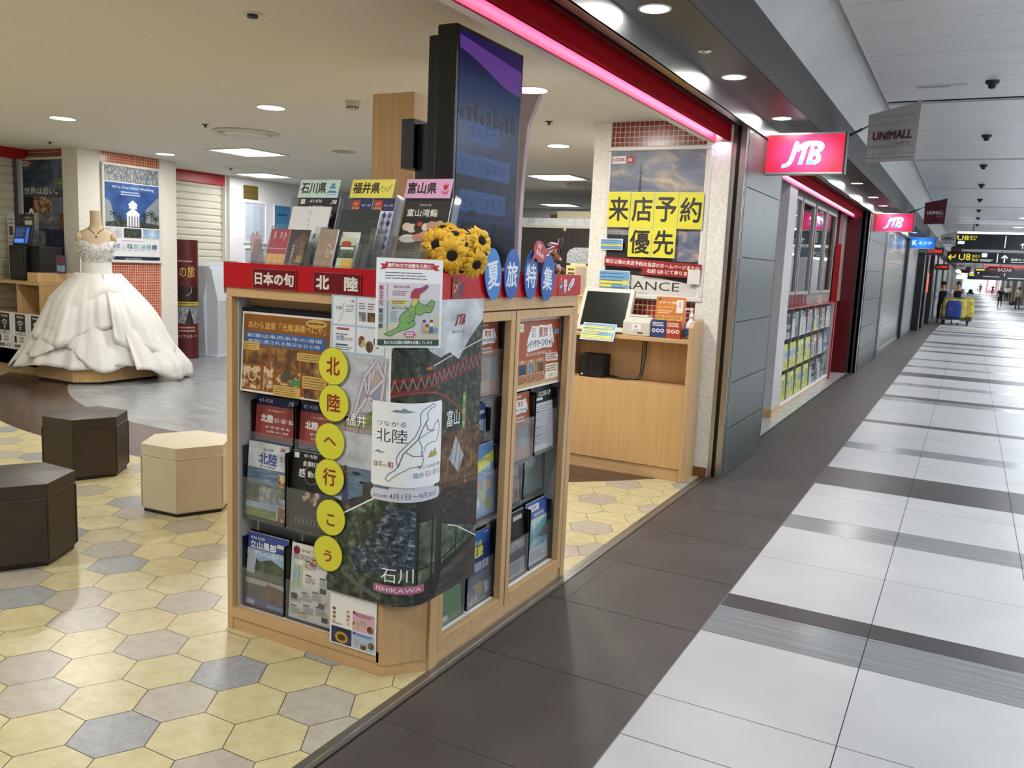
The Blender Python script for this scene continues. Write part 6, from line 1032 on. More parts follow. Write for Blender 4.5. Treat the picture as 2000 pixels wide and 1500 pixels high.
def bod(z, a, b, f): return [(DX+RV.x*a*math.cos(2*PI*k/n)+FV.x*(f+b*math.sin(2*PI*k/n)), DY+RV.y*a*math.cos(2*PI*k/n)+FV.y*(f+b*math.sin(2*PI*k/n)), z+((.035*abs(math.cos(2*PI*k/n-.0))**2-.02*math.exp(-((2*PI*k/n-PI/2)/.25)**2)) if z > 1.5 else 0)) for k in range(n)]
s = loft([bod(z, a, b, f) for z, a, b, f in ((1.16, .155, .125, 0), (1.22, .142, .115, 0), (1.28, .142, .115, 0), (1.33, .148, .12, .005), (1.40, .162, .142, .015), (1.46, .176, .145, .018), (1.505, .186, .125, .012))], LACE, cap=False); o = s.build('bodice', D, smooth=True); o.modifiers.new('t', 'SOLIDIFY').thickness = .004
s = loft([bod(z, a, b, 0) for z, a, b in ((1.14, .165, .135), (1.165, .162, .132), (1.21, .15, .122), (1.30, .148, .12))], TUL, cap=False); o = s.build('waist_panel', D, smooth=True)
rr = random.Random(4); s = MB()
for k in range(150):
    a = rr.uniform(.15, PI-.15); z = rr.uniform(1.33, 1.50); q = .16+.02*(z-1.33)/.17; p = Vector((DX+RV.x*(q+.016)*math.cos(a)+FV.x*(.018+(.125+.02*math.sin((z-1.33)*18))*math.sin(a)), DY+RV.y*(q+.016)*math.cos(a)+FV.y*(.018+(.125+.02*math.sin((z-1.33)*18))*math.sin(a)), z)); s.ball(p, rr.uniform(.004, .010), LACE, 6)
s.build('bead_embroidery', D, kind='stuff')
NA = 120
def skirt_layer(zt, prof, hem, name, phase, amp, lobes, a0=0, a1=2*PI, off=.0, swag=None):
    """cloth from the waist to a wavy hem; prof gives the half width against the fall 0..1"""
    s = MB(); NZ = 26; cols = NA if a1-a0 > 6 else 60; vs = []
    for j in range(NZ+1):
        f = j/NZ
        for i in range(cols+(0 if a1-a0 > 6 else 1)):
            a = a0+(a1-a0)*i/cols; zb = hem(a); z = zt+(zb-zt)*f
            g = max(0, min(1, (zt-z)/(zt-.17))); side, fwd = prof(g)
            rip = amp*(g**1.2)*(math.sin(lobes*a+phase)+.5*math.sin(2.3*lobes*a+1.7*phase+3*g)+.3*math.sin(5.1*lobes*a+2*g))
            puff = (swag(a, f) if swag else 0)
            ca, sa = math.cos(a), math.sin(a); rs = side+off+rip+puff; rf = (fwd[0] if sa > 0 else fwd[1])+off+rip+puff
            vs.append((DX+RV.x*rs*ca+FV.x*rf*sa, DY+RV.y*rs*ca+FV.y*rf*sa, z))
    c2 = cols if a1-a0 > 6 else cols+1
    fs = [(j*c2+i, j*c2+(i+1) % c2, (j+1)*c2+(i+1) % c2, (j+1)*c2+i) for j in range(NZ) for i in range(cols)]
    s.add(vs, fs, TUL); o = s.build(name, D, smooth=True); m = o.modifiers.new('t', 'SOLIDIFY'); m.thickness = .003; return o
def prof(g): q = .155+.66*(g**.93); return q, (.125+.42*g**.8, .125+.15*g**.8)
skirt_layer(1.165, prof, lambda a: .185+.02*math.sin(6*a), 'underskirt', .3, .03, 11)
def hem2(a): return .26+.10*math.sin(3*a+1.0)+.06*math.sin(7*a)
skirt_layer(1.17, prof, hem2, 'draped_layer', 1.1, .03, 8, off=.03)
sw = lambda a, f: .05*math.sin(PI*min(1, f*1.05))**2-.05*max(0, f-.93)/.07
skirt_layer(1.175, prof, lambda a: .72+.16*math.sin(2*a-.4)+.05*math.sin(5*a), 'upper_flounce', 2.0, .036, 8, a0=.9, a1=PI+.5, off=.07, swag=sw)
skirt_layer(1.178, prof, lambda a: .50-.26*max(0, math.sin(1.6*(a+.55)))+.04*math.sin(9*a), 'side_flounce', .6, .036, 9, a0=-.7, a1=1.35, off=.085, swag=sw)
skirt_layer(1.176, prof, lambda a: .62-.22*max(0, math.sin(1.7*(a-1.4)))+.03*math.sin(8*a), 'front_flounce', 2.6, .034, 8, a0=1.25, a1=3.3, off=.055, swag=sw)
def prof_t(g): q = .158+.70*(g**.9); return q, (.13+.52*g**.85, .12)
def hem_t(a): return .03+.16*max(0, 1-((a+.55)/.25))*(a < -.3)+.14*max(0, min(1, (a-.62)/.4))
skirt_layer(1.16, prof_t, hem_t, 'train', .9, .034, 13, a0=-.52, a1=1.15, off=.012, swag=lambda a, f: .07*f**3*max(0, math.cos(1.6*(a-.1)))+.03*math.sin(PI*f)*abs(math.sin(6*a)))
# ================================================================== fixtures on the ceilings
LAMP = mat('lamp_disc', 'ffffff', .4, emit=9, ecol='fff4e2'); LAMPC = mat('lamp_disc_cool', 'ffffff', .4, emit=9, ecol='f4f7ff'); RIM = mat('lamp_rim', 'd9d6cc', .4)
def downlight(name, label, x, y, z, r, m, group):   # a rim round a glowing disc
    t = thing(name, label, 'ceiling light', (x, y, z), 0, group)
    s = MB(); s.lathe([(r*1.0, -.004), (r*1.16, -.004), (r*1.18, 0)], RIM, (x, y, z), 28, cap=False); s.build('rim', t)
    s = MB(); s.lathe([(r, -.0035), (r, -.001)], m, (x, y, z), 28); s.build('diffuser', t); return t
for (x, y), l in zip(SHOP_DOWN, ('round ceiling lamp above the wedding dress side, near the picture edge', 'round ceiling lamp above the kiosk stands, near the smoke detector', 'small round ceiling lamp by the hotel wedding poster', 'round ceiling lamp half hidden by the black screen', 'round ceiling lamp seen just past the pale curved panel')): downlight('round_downlight', l, x, y, SHOP_Z, .10, LAMP, 'round shop ceiling lamps')
for (x, y), l in zip(SHOP_PANEL, ('square ceiling lamp beside the round air outlet', 'square ceiling lamp in front of the wall notices', 'square ceiling lamp between the curved panel and the tower poster wall', 'square ceiling lamp at the back of the shop')):
    t = thing('square_ceiling_lamp', l, 'ceiling light', (x, y, SHOP_Z), 0, 'square shop ceiling lamps'); s = MB()
    for a in ((-.31, -.31, .31, -.28), (-.31, .28, .31, .31), (-.31, -.28, -.28, .28), (.28, -.28, .31, .28)): s.box(x+a[0], y+a[1], SHOP_Z-.012, x+a[2], y+a[3], SHOP_Z, RIM)
    s.build('frame', t)
    for k in (-1, 1): s = MB(); s.box(x-.27, y+k*.14-.1, SHOP_Z-.006, x+.27, y+k*.14+.1, SHOP_Z-.001, LAMPC); s.build('light_tube', t)
t = thing('air_outlet', 'large round air outlet with rings in the shop ceiling', 'air outlet', (-5.95, 5.85, SHOP_Z)); GR = mat('outlet_grey', 'a9a496', .6)
s = MB(); s.lathe([(.29, 0), (.30, -.012), (.27, -.02), (.255, -.006), (.25, 0)], RIM, (-5.95, 5.85, SHOP_Z), 40); s.build('outer_ring', t)
s = MB(); s.lathe([(.25, -.004), (.25, -.001)], GR, (-5.95, 5.85, SHOP_Z), 40); s.build('back_plate', t)
s = MB(); s.lathe([(.20, -.008), (.19, -.022), (.14, -.024), (.12, -.012), (.07, -.022), (.01, -.024)], RIM, (-5.95, 5.85, SHOP_Z), 40); s.build('inner_cone', t)
t = thing('air_outlet', 'flat round air outlet in the shop ceiling by the tower poster wall', 'air outlet', (-4.55, 10.6, SHOP_Z)); s = MB(); s.lathe([(.34, 0), (.34, -.02), (.25, -.03), (.01, -.03)], GR, (-4.55, 10.6, SHOP_Z), 32); s.build('disc', t)
s = MB(); s.lathe([(.12, 0), (.12, -.008), (.01, -.010)], mat('speaker_grille', 'b3ad9f', .6), (-5.88, 7.14, SHOP_Z), 28); s.build('ceiling_loudspeaker', label='flat round loudspeaker grille in the shop ceiling', cat='loudspeaker')
s = MB(); s.lathe([(.055, 0), (.055, -.028), (.042, -.034), (.042, -.055), (.03, -.06), (.002, -.06)], mat('detector_cream', 'cfc8b4', .5), (-3.92, 4.85, SHOP_Z), 24); o = s.build('smoke_detector', label='cream smoke detector hanging from the shop ceiling', cat='smoke detector')
s = MB()
for k in range(5): a = -PI/2+(k-2)*.5+.55; s.box(-3.92+.043*math.cos(a)-.004, 4.85+.043*math.sin(a)-.004, SHOP_Z-.052, -3.92+.043*math.cos(a)+.004, 4.85+.043*math.sin(a)+.004, SHOP_Z-.038, BLACK)
s.build('vent_holes', o)
s = MB(); s.lathe([(.045, 0), (.045, -.004), (.02, -.006)], RIM, (-2.98, 2.97, SHOP_Z), 20); s.lathe([(.024, -.004), (.024, -.018), (.002, -.022)], DARK, (-2.98, 2.97, SHOP_Z), 16); s.build('ceiling_sensor', label='small round dark sensor in the shop ceiling over the kiosk', cat='sensor')
for x, y, l in ((-5.96, 5.39, 'sprinkler head beside the large round air outlet'), (-8.77, 8.35, 'sprinkler head above the maroon tower'), (-8.87, 5.90, 'sprinkler head near the world sights poster'), (-2.92, 5.92, 'sprinkler head past the black screen')):
    s = MB(); s.lathe([(.03, 0), (.03, -.004), (.01, -.006), (.01, -.022), (.018, -.024), (.002, -.026)], DARK, (x, y, SHOP_Z), 14); s.build('sprinkler_head', label=l, cat='sprinkler', group='shop sprinkler heads')
for x, y, l in ((-8.45, 8.4, 'square access hatch in the shop ceiling by the cream shutter'), (-9.3, 5.2, 'square access hatch in the shop ceiling at the picture edge')):
    s = MB(); s.box(x-.23, y-.23, SHOP_Z-.002, x+.23, y+.23, SHOP_Z, CEIL)
    for a in ((-.235, -.235, .235, -.228), (-.235, .228, .235, .235), (-.235, -.228, -.228, .228), (.228, -.228, .235, .228)): s.box(x+a[0], y+a[1], SHOP_Z-.003, x+a[2], y+a[3], SHOP_Z, GR)
    s.build('access_hatch', label=l, cat='hatch')
ORD = ('first', 'second', 'third', 'fourth', 'fifth', 'sixth', 'seventh', 'eighth', 'ninth', 'tenth', 'eleventh', 'twelfth', 'thirteenth', 'fourteenth', 'fifteenth', 'sixteenth', 'seventeenth', 'eighteenth')
for i, y in enumerate(SOF_Y[2:]): downlight('soffit_downlight', ORD[i]+' lamp of the row in the brown soffit, counted from the camera', -1.317, y, SOF_Z, .062, LAMPC, 'lamps in the brown soffit')
s = MB(); s.lathe([(.035, 0), (.035, -.003), (.02, -.004), (.012, -.012), (.002, -.012)], mat('chrome', 'c9c9c9', .15, 1), (-1.315, 4.41, SOF_Z), 20); s.build('soffit_sprinkler', label='flat chrome sprinkler in the brown soffit between two lamps', cat='sprinkler')
for i, y in enumerate((5.3, 8.02, 10.9, 13.6, 16.26, 19.1, 21.9, 24.5, 27.3)):
    if i == 0: continue
    s = MB(); s.lathe([(.05, 0), (.05, -.02), (.03, -.03), (.03, -.045), (.02, -.06), (.002, -.062)], mat('detector_black', '161718', .5), (-.02, y, MALL_Z), 18); s.build('mall_sprinkler', label=ORD[i-1]+' black sprinkler along the white mall ceiling', cat='sprinkler', group='black mall sprinklers')
s = MB(); s.box(-.58, 8.05, MALL_Z-.012, -.2, 8.12, MALL_Z, mat('lamp_housing', 'c9cbcd', .3)); s.box(-.57, 8.06, MALL_Z-.014, -.32, 8.11, MALL_Z-.012, mat('lens_grey', '8d9194', .3)); s.build('emergency_lamp', label='slim emergency lamp in the mall ceiling beside the white flag', cat='lamp')
for k, y in enumerate((24.5, 28.5, 33)):
    downlight('mall_downlight', ORD[k]+' bright lamp in the mall ceiling above the dark guide boards', 1.0+.02*k, y, MALL_Z, .13, LAMPC, 'bright lamps in the mall ceiling')
# ================================================================== signs standing out from the shop fronts
def shop_sign(label, y, draw, base, glow, x1=-.905, z0=2.245, z1=2.515, x0=-1.452, e=2.4, group=None):
    t = thing('projecting_sign', label, 'sign', (x0, y, z0), 0, group); w_, h = x1-x0, z1-z0
    s = MB(); 
    s.box(x0, y-.055, z0-.012, x1, y+.055, z0, STEEL); s.box(x0, y-.055, z1, x1, y+.055, z1+.012, STEEL); s.box(x1, y-.055, z0-.012, x1+.012, y+.055, z1+.012, mat('sign_dark', '3a3234', .4, .5)); s.box(x0-.025, y-.055, z0-.012, x0, y+.055, z1+.012, DARK); s.build('case', t)
    m = mat('backlit_'+base+glow, '20060a', .25); 
    if not m.node_tree.nodes['Principled BSDF'].inputs['Emission Color'].is_linked:
        nt, N, L, b = nodes(m); v = coords(nt, (1/(w_*.5), 1, 1/(h*.75)), kind='Object'); mp = [n for n in N if n.type == 'MAPPING'][0]
        le = N.new('ShaderNodeVectorMath'); le.operation = 'LENGTH'; L.new(v, le.inputs[0]); L.new(ramp(nt, [(.15, glow), (.95, base)], le.outputs['Value']), b.inputs['Emission Color']); b.inputs['Emission Strength'].default_value = e*.42
    s = MB(); s.T = Matrix.Translation((-w_/2, 0, -h/2)); s.rect(0, 0, w_, h, m); draw(s, w_, h); o = s.build('lit_face', t, local=True); o.location = (w_/2, -.051, h/2)
    s = MB(); s.T = Matrix.Translation((w_/2, 0, -h/2)) @ Matrix.Rotation(PI, 4, 'Z'); s.rect(0, 0, w_, h, m); draw(s, w_, h); o = s.build('lit_face', t, local=True); o.location = (w_/2, .051, h/2)
    s = MB(); s.box(x0-.02, y-.02, z0+.05, x0, y+.02, z1-.05, DARK); s.build('bracket', t); return t
LW = mat('lit_white', 'ffffff', .3, emit=1.15, ecol='eef6ff'); LBL = mat('lit_skyblue', '6a9ab0', .3, emit=.75, ecol='6fb4d4')
def jtb(s, w_, h):
    k = h*.60; ox, oy = w_*.21, h*.12
    def P(pts, m=LW): s.poly([(ox+a*k, oy+b*k) for a, b in pts], m)
    # J with its long tail, T, B: rounded slanted letters
    P([(.0, .0), (.14, .0), (.30, .06), (.44, .18), (.52, .34), (.60, .62), (.40, .62), (.33, .38), (.26, .26), (.16, .19), (.03, .17)])
    P([(.40, .62), (.60, .62), (.72, 1.08), (.68, 1.18), (.54, 1.18), (.48, .98)]); P([(.47, .92), (.655, .92), (.72, 1.08), (.68, 1.18), (.54, 1.18), (.49, 1.0)], LBL); P([(.0, .0), (.14, .0), (.30, .06), (.38, .12), (.24, .24), (.16, .19), (.03, .17)], LBL)
    P([(.62, .86), (.74, 1.02), (.92, 1.13), (1.12, 1.18), (1.5, 1.18), (1.68, 1.14), (1.8, 1.03), (1.82, .9), (1.76, .76), (1.62, .66), (1.46, .64), (1.44, .78), (1.52, .82), (1.56, .90), (1.5, .95), (1.2, .95), (.98, .90), (.80, .78), (.70, .70)])
    P([(.72, .14), (.92, .14), (1.10, .92), (.92, .93), (.88, .80)]); P([(1.08, .14), (1.28, .14), (1.42, .74), (1.38, .92), (1.24, .92)])
    P([(1.08, .14), (1.45, .14), (1.62, .2), (1.72, .32), (1.72, .5), (1.62, .64), (1.52, .70), (1.42, .66), (1.40, .54), (1.5, .5), (1.52, .42), (1.46, .34), (1.2, .33)]); P([(.72, .14), (.92, .14), (.98, .38), (.80, .42)], LBL); P([(1.08, .14), (1.4, .14), (1.5, .30), (1.16, .34)], LBL)
PK = ('ee1f4c', 'ff5cc4')
shop_sign('pink backlit sign nearest the camera, on the steel column', 6.70, jtb, *PK, group='pink backlit shop signs'); shop_sign('pink backlit sign farther along the corridor, after the red door front', 15.0, jtb, *PK, group='pink backlit shop signs')
BLG = mat('lit_paleblue', 'bfe6ff', .3, emit=1.1, ecol='bfe9ff')
def kik(s, w_, h): s.text('K', w_*.2, h*.3, h*.42, BLG, bold=.03); s.text('キクチ', w_*.62, h*.34, h*.3, BLG, w=w_*.52, bold=.02)
shop_sign('bright blue backlit sign past the two pink ones', 24.2, kik, '0a6ce0', '2a9cff', x0=-1.49, x1=-.91, z0=2.29, z1=2.56)
LR = mat('led_red', '300000', .4, emit=1.7, ecol='ff3418')
for y, l, z in ((28.0, 'nearer black board with glowing red characters', 2.23), (36.0, 'farther black board with glowing red characters', 1.90)):
    t = thing('led_message_board', l, 'sign', (-1.03, y, z), 0, 'red glowing message boards'); s = MB(); s.box(-1.26, y-.06, z, -.80, y+.06, z+.21, BLACK); s.box(-1.5, y-.02, z+.08, -1.26, y+.02, z+.12, DARK); s.build('case', t)
    s = MB(); s.T = Matrix.Translation((-1.24, y-.062, z+.03)); s.text('コメダ珈琲店', .21, .03, .10, LR, w=.38, bold=0); s.build('glowing_text', t)
# small flags on slanted poles
FW = noise_mat('flag_cloth_grey', [(.3, '979390'), (.7, 'a09c99')], 1, (6, 6, 60), 2, .8); FR = mat('flag_cloth_maroon', '4a0d1c', .75); FWH = mat('flag_cloth_white', 'a9a6a4', .8)
def mall_flag(label, y, x0, x1, z0, zl, zr, m, ink, sub=True, pole0=None):
    t = thing('mall_flag', label, 'flag', (-1.14, y, 2.75), 0, 'flags along the corridor')
    s = MB(); P0 = Vector((-1.142 if y < 30 else -1.46, y, zl-.16 if pole0 is None else pole0)); P1 = Vector((x1, y, zr+.005)); s.tube([P0, P0.lerp(P1, .3)], .012, BLACK, 8); s.tube([P0.lerp(P1, .3), P1], .008, mat('pole_grey', 'b0b0ae', .4, .5), 8); s.build('pole', t, smooth=True)
    for k, (dy, dz) in enumerate(((-.012, 0), (.012, -.02))):
        s = MB(); n = 8; vs = []; b0, b1 = (x0+.0, x0+.0)
        for i in range(n+1):
            u = i/n; wv = .012*math.sin(u*7+k)
            for j in range(5): v = j/4; x = x0+(x1-x0)*u+(.01*(1-v)*(1-2*u)); zt = zl+(zr-zl)*u; zb = z0+(.01 if k == 0 else -.02)+.01*u; vs.append((x, y+dy+wv*(1-v), zb+(zt-zb)*v))
        s.add(vs, [(i*5+j, (i+1)*5+j, (i+1)*5+j+1, i*5+j+1) for i in range(n) for j in range(4)], m); w_ = x1-x0
        if k == 0:
            q = MB(); q.text('UNIMALL', w_*.5, .0, w_*.17, pm(ink), w=w_*.76, bold=.03, shear=.08)
            if sub: q.text('ユニモール', w_*.72, -.045, .022, pm(ink), w=w_*.28)
            if m is FW:
                for r_ in range(7): q.greek(.01, -.19+.062*r_, w_-.012, -.175+.062*r_, 1, pm('8e8a87'), seed=r_, fill=.5, jag=.05) if r_ not in (3,) else None
            zc = z0+(zl-z0)*.42
            def at_(u_): return y+dy+.012*math.sin(u_*7)*.55-.004
            s.v += [(x0+a, at_(a/w_)+b-.002, zc+c+.04*a) for a, b, c in q.v]; n0 = len(vs); off = len(s.v)-len(q.v)
            for f, mi_ in zip(q.f, q.m): s.f.append(tuple(off+i for i in f)); s.m.append(s.mi(q.mats[mi_]))
        o = s.build('cloth', t, smooth=False); 
    return t
mall_flag('grey flag with rows of faint lettering, hanging nearest the camera', 8.0, -.915, -.52, 2.50, 2.865, 2.965, FW, '4a0d1c', pole0=2.66)
mall_flag('maroon flag hanging above the farther pink sign', 17.0, -.87, -.52, 2.50, 2.85, 2.93, FR, 'c9b6b8', pole0=2.66); mall_flag('pale flag after the first maroon one', 27.0, -.89, -.49, 2.53, 2.77, 2.88, FWH, '4a3a3e', pole0=2.62)
mall_flag('second maroon flag, partly over the dark guide boards', 31.5, -.70, -.38, 2.38, 2.60, 2.70, FR, '8a5a62', False, pole0=2.48); mall_flag('small pale flag below the guide boards', 44.0, -.68, -.28, 2.06, 2.31, 2.38, FWH, '6a5a5e', False, pole0=2.2); mall_flag('small maroon flag behind the small pale one', 52.0, -.55, -.10, 1.98, 2.26, 2.30, FR, '8a5a62', False, pole0=2.1)
# overhead guide boards
GB = mat('guide_board', '20272e', .3, emit=.0); GBF = noise_mat('guide_face', [(.3, '1b2127'), (.7, '232b33')], 1, rough=.25); YL = mat('lit_yellow', '302a00', .4, emit=1.0, ecol='f2dc3a'); WL = mat('lit_plain', '303030', .4, emit=1.0, ecol='eef4f6')
def arrow(s, x, y, k, m, left=False):
    if left: s.line([(x+k, y+k*.7), (x+k, y), (x, y)], k*.2, m); s.line([(x+k*.45, y+k*.45), (x, y), (x+k*.45, y-k*.45)], k*.2, m)
    else: s.line([(x, y-k), (x, y+k*.8)], k*.34, m); s.line([(x-k*.7, y+k*.15), (x, y+k*.9), (x+k*.7, y+k*.15)], k*.34, m)
def guide(label, y, x0, x1, z0, z1, draw, glow=False):
    t = thing('guide_board', label, 'sign', ((x0+x1)/2, y, z0), 0, 'dark overhead guide boards'); s = MB(); s.box(x0, y, z0, x1, y+.18, z1, GBF); s.build('case', t, bevel=.01)
    if glow: s = MB(); s.box(x0+.02, y-.02, z1-.01, x1, y+.1, z1+.045, mat('lit_tube', 'ffffff', .4, emit=2.2, ecol='e6ecff')); s.build('light_tube', t)
    s = MB(); s.T = Matrix.Translation((x0, y-.003, z0)); draw(s, x1-x0, z1-z0); s.build('lit_lettering', t)
    for x in (x0+.4, x1-.4): s = MB(); s.tube([(x, y+.09, z1), (x, y+.09, MALL_Z)], .015, DARK, 8); s.build('hanger', t)
def g1(s, w_, h): s.text('U8', .17, h*.56, h*.3, YL, w=.28); s.text('出口', .42, h*.72, h*.14, YL, w=.17); s.text('Exit', .42, h*.58, h*.09, YL, w=.14); s.rrect(.05, h*.30, .22, h*.5, .02, WL); s.rect(1.19, h*.12, 1.215, h*.88, WL); arrow(s, 1.62, h*.28, .075, WL); s.text('国際センター駅', 1.78, h*.28, h*.1, WL, align='l'); s.greek(1.78, h*.12, 2.5, h*.2, 1, WL, seed=2)
def g2(s, w_, h): arrow(s, .06, h*.48, .2, YL, True); s.text('U8', .56, h*.24, h*.58, YL, w=.36); s.text('出口', .90, h*.5, h*.26, YL, w=.22); s.text('Exit', .90, h*.2, h*.22, YL, w=.2); s.rrect(1.08, h*.55, 1.25, h*.92, .03, WL); s.greek(1.05, h*.16, 1.46, h*.38, 2, WL, seed=4); s.rect(1.55, h*.08, 1.58, h*.92, WL); arrow(s, 1.78, h*.46, .13, WL); s.text('国際センター駅', 1.98, h*.32, h*.2, WL, align='l', w=.75); s.greek(1.98, h*.14, 2.7, h*.25, 1, WL, seed=5)
guide('nearest dark guide board, under a bright tube, with a small yellow exit number', 27, -.50, 2.2, 2.40, 2.83, g1, True); guide('second dark guide board with a large yellow exit number and bent arrow', 34, -.86, 2.6, 2.155, 2.54, g2)
def g3(s, w_, h): s.rect(.06, h*.7, .5, h*.9, YL); arrow(s, .2, h*.35, .07, WL); s.rect(1.5, h*.1, 1.54, h*.9, WL); s.rect(3.0, h*.5, 3.5, h*.8, YL); arrow(s, 3.8, h*.6, .1, WL)
def g4(s, w_, h): s.rect(.1, h*.6, .7, h*.9, YL); s.greek(1.0, h*.5, 2.4, h*.7, 1, WL, seed=2); s.text('U11', 5.2, h*.2, h*.6, YL, w=.9); s.rect(4.2, h*.2, 4.7, h*.7, YL); s.greek(2.6, h*.3, 3.8, h*.8, 2, WL, seed=3); arrow(s, 6.1, h*.5, .2, YL)
guide('third dark guide board, behind the maroon lens-shaped sign', 56, .1, 4.1, 1.86, 2.30, g3); guide('farthest dark guide board with yellow number patches', 72, -.3, 6, 1.70, 2.12, g4)
t = thing('maroon_sign', 'maroon sign with notched ends and white capitals, hung over the corridor', 'sign', (1.1, 50, 2.0)); s = MB(); s.extr([(.58, 2.08), (.66, 2.06), (.70, 2.0), (1.74, 2.0), (1.78, 2.06), (1.86, 2.08), (1.86, 2.26), (1.78, 2.28), (1.74, 2.33), (.70, 2.33), (.66, 2.28), (.58, 2.26)], 50, 50.1, mat('sign_maroon', '5a1018', .4)); s.build('panel', t)
s = MB(); s.T = Matrix.Translation((.6, 49.995, 2.06)); s.text('BAZAR', .83, .03, .16, mat('print_signwhite', 'e0d2d2', .4, emit=.25), w=.62); s.rect(.14, .10, .42, .115, mat('print_signwhite', 'e0d2d2', .4)); s.build('lettering', t)
s = MB(); s.tube([(1.2, 50.05, 2.33), (1.2, 50.05, MALL_Z)], .015, DARK, 6); s.build('hanger', t)
s = MB(); s.box(.5, 58, 2.42, 6, 58.3, 2.52, mat('lit_redband', '400000', .4, emit=1.4, ecol='ff3030')); s.build('red_light_band', label='glowing red band above the maroon sign', cat='light band')
# ================================================================== second shop front along the corridor
s = MB(); s.box(-2.4, 7.2, 0, -1.95, 9.2, 2.5, mat('dim_wall', '6d6a68', .8)); struct(s, 'wall_gap', local=True)
ENDW = mat('white_end_panel', 'c9c7c6', .5)
s = MB(); s.box(-2.3, 9.0, 0, -1.70, 9.42, 2.52, ENDW); struct(s, 'wall_end', local=True); s = MB(); s.box(-1.79, 8.985, 0, -1.70, 9.0, .09, WOOD); s.box(-1.70, 9.0, 0, -1.69, 9.42, .09, WOOD); struct(s, 'baseboard_end', local=True)
s = MB(); s.box(-2.3, 9.42, 1.12, -1.78, 14.2, 2.52, mat('taupe_panel', '8f8880', .5)); struct(s, 'wall_window_side', local=True)
s = MB(); s.box(-2.3, 13.1, 0, -1.74, 13.42, 2.52, mat('maroon_panel', '5a0c14', .35)); s.box(-2.3, 13.42, 0, -1.95, 14.15, 2.52, mat('maroon_panel', '5a0c14', .35)); s.box(-2.3, 14.15, 0, -1.6, 14.25, 2.5, mat('maroon_panel', '5a0c14', .35)); struct(s, 'wall_red', local=True)
d = MB(); d.box(-1.76, 13.02, 0, -1.68, 13.10, 1.95, mat('bright_red_door', 'a30d12', .3)); d.box(-1.93, 13.5, .02, -1.89, 14.1, 1.98, mat('bright_red_door', 'a30d12', .3)); o = struct(d, 'door_1', local=True)
h_ = MB(); h_.box(-1.885, 13.55, 1.25, -1.87, 13.60, 1.80, mat('red_trim_light', 'c05058', .4)); h_.tube([(-1.86, 13.56, 1.1), (-1.86, 13.56, 1.35)], .01, STEEL); h_.build('door_handle', o)
MIR = mat('mirror_glass', '8c8f92', .03, 1.)
for i, (a, b) in enumerate(((9.44, 9.98), (10.04, 10.86), (10.98, 11.80), (11.86, 12.70))):
    t = thing('mirrored_display_door', ORD[i]+' mirror-glass display door of the farther shop front, counted from the white end panel', 'display door', (-1.78, (a+b)/2, 1.27), 0, 'mirror-glass display doors'); s = MB(); z0, z1 = 1.27, 2.34
    for q in ((a, z0, a+.035, z1), (b-.035, z0, b, z1), (a+.035, z0, b-.035, z0+.035), (a+.035, z1-.035, b-.035, z1)): s.box(-1.78, q[0], q[1], -1.735, q[2], q[3], mat('frame_champagne', 'a39c94', .45, .6))
    s.build('frame', t); s = MB(); s.box(-1.77, a+.035, z0+.035, -1.755, b-.035, z1-.035, MIR if i < 3 else mat('mirror_dark', '4a3a42', .06, 1.)); s.build('glass', t)
LT = thing('leaflet_rack', 'long leaflet rack with a red top in the farther shop front', 'rack', (-1.78, 11.4, 0))
s = MB(); s.box(-1.79, 9.43, 0, -1.72, 13.02, .06, WOOD_H); s.box(-1.80, 9.43, .06, -1.78, 13.02, 1.12, BLACK); s.build('backboard', LT); s = MB(); s.box(-1.80, 9.43, 1.12, -1.70, 13.02, 1.135, RED); s.build('red_top', LT)
s = MB(); s.box(-1.79, 9.43, .055, -1.71, 13.02, .075, mat('white_shelf_edge', 'f2f2f0', .4)); s.build('bottom_ledge', LT)
step = 3.57/7
for k in range(8): s = MB(); s.box(-1.78, 9.44+step*k-.005, .06, -1.727, 9.44+step*k+.005, 1.12, mat('rack_steel', 'a9a8a4', .3, .7)); s.build('divider', LT)
s = MB(); s.box(-1.80, 13.0, 0, -1.70, 13.025, 1.13, mat('rack_end', 'b9aeb0', .4)); s.build('end_panel', LT)
rowc = ((cov_grey, cov_night, cov_grey, cov_city, cov_list, cov_grey, cov_red, cov_mag, cov_yellow2, cov_red, cov_night, cov_red, cov_list, cov_list), (cov_yellow2, cov_yellow2, cov_yellow2, cov_yellow2, cov_yellow, cov_yellow, cov_yellow, cov_yellow2, cov_red, cov_summer, cov_red, cov_grey, cov_navy, cov_navy), (cov_yellow, cov_yellow, cov_yellow2, cov_yellow, cov_yellow, cov_yellow2, cov_yellow2, cov_yellow, cov_grey, cov_night, cov_city, cov_grey, cov_night, cov_city))
for rI, z in enumerate((.78, .43, .085)):
    for c in range(14):
        o = brochure('leaflet in the %s row of the long rack, %s from the white end panel' % (('top', 'middle', 'bottom')[rI], ORD[c]), rowc[rI][c], .215, .29, 'rack_leaflet', 'leaflets in the long rack', 'leaflet'); place(o, (-1.735, 9.46+step*(c//2)+.235*(c % 2)+.01, z), (-.05, 0, PI/2))
for k in range(6):
    s = MB(); s.extx([(9.62+.22*k, 1.136), (9.62+.22*k, 1.27), (9.76+.22*k, 1.25), (9.76+.22*k, 1.136)], -1.75, -1.745, clear('red_clear', 'c05a62', .2, .35)); s.build('acrylic_leaflet_stand', label=ORD[k]+' small clear red-tinted stand on the long rack, from the white end panel', cat='stand', group='clear stands on the long rack')
s = MB(); s.extr([(-1.74, 1.136), (-1.69, 1.136), (-1.69, 1.22), (-1.715, 1.25), (-1.74, 1.22)], 11.7, 11.71, pm('d9d2cc')); s.build('shelf_tag', label='small white tag standing up from the long rack', cat='tag')
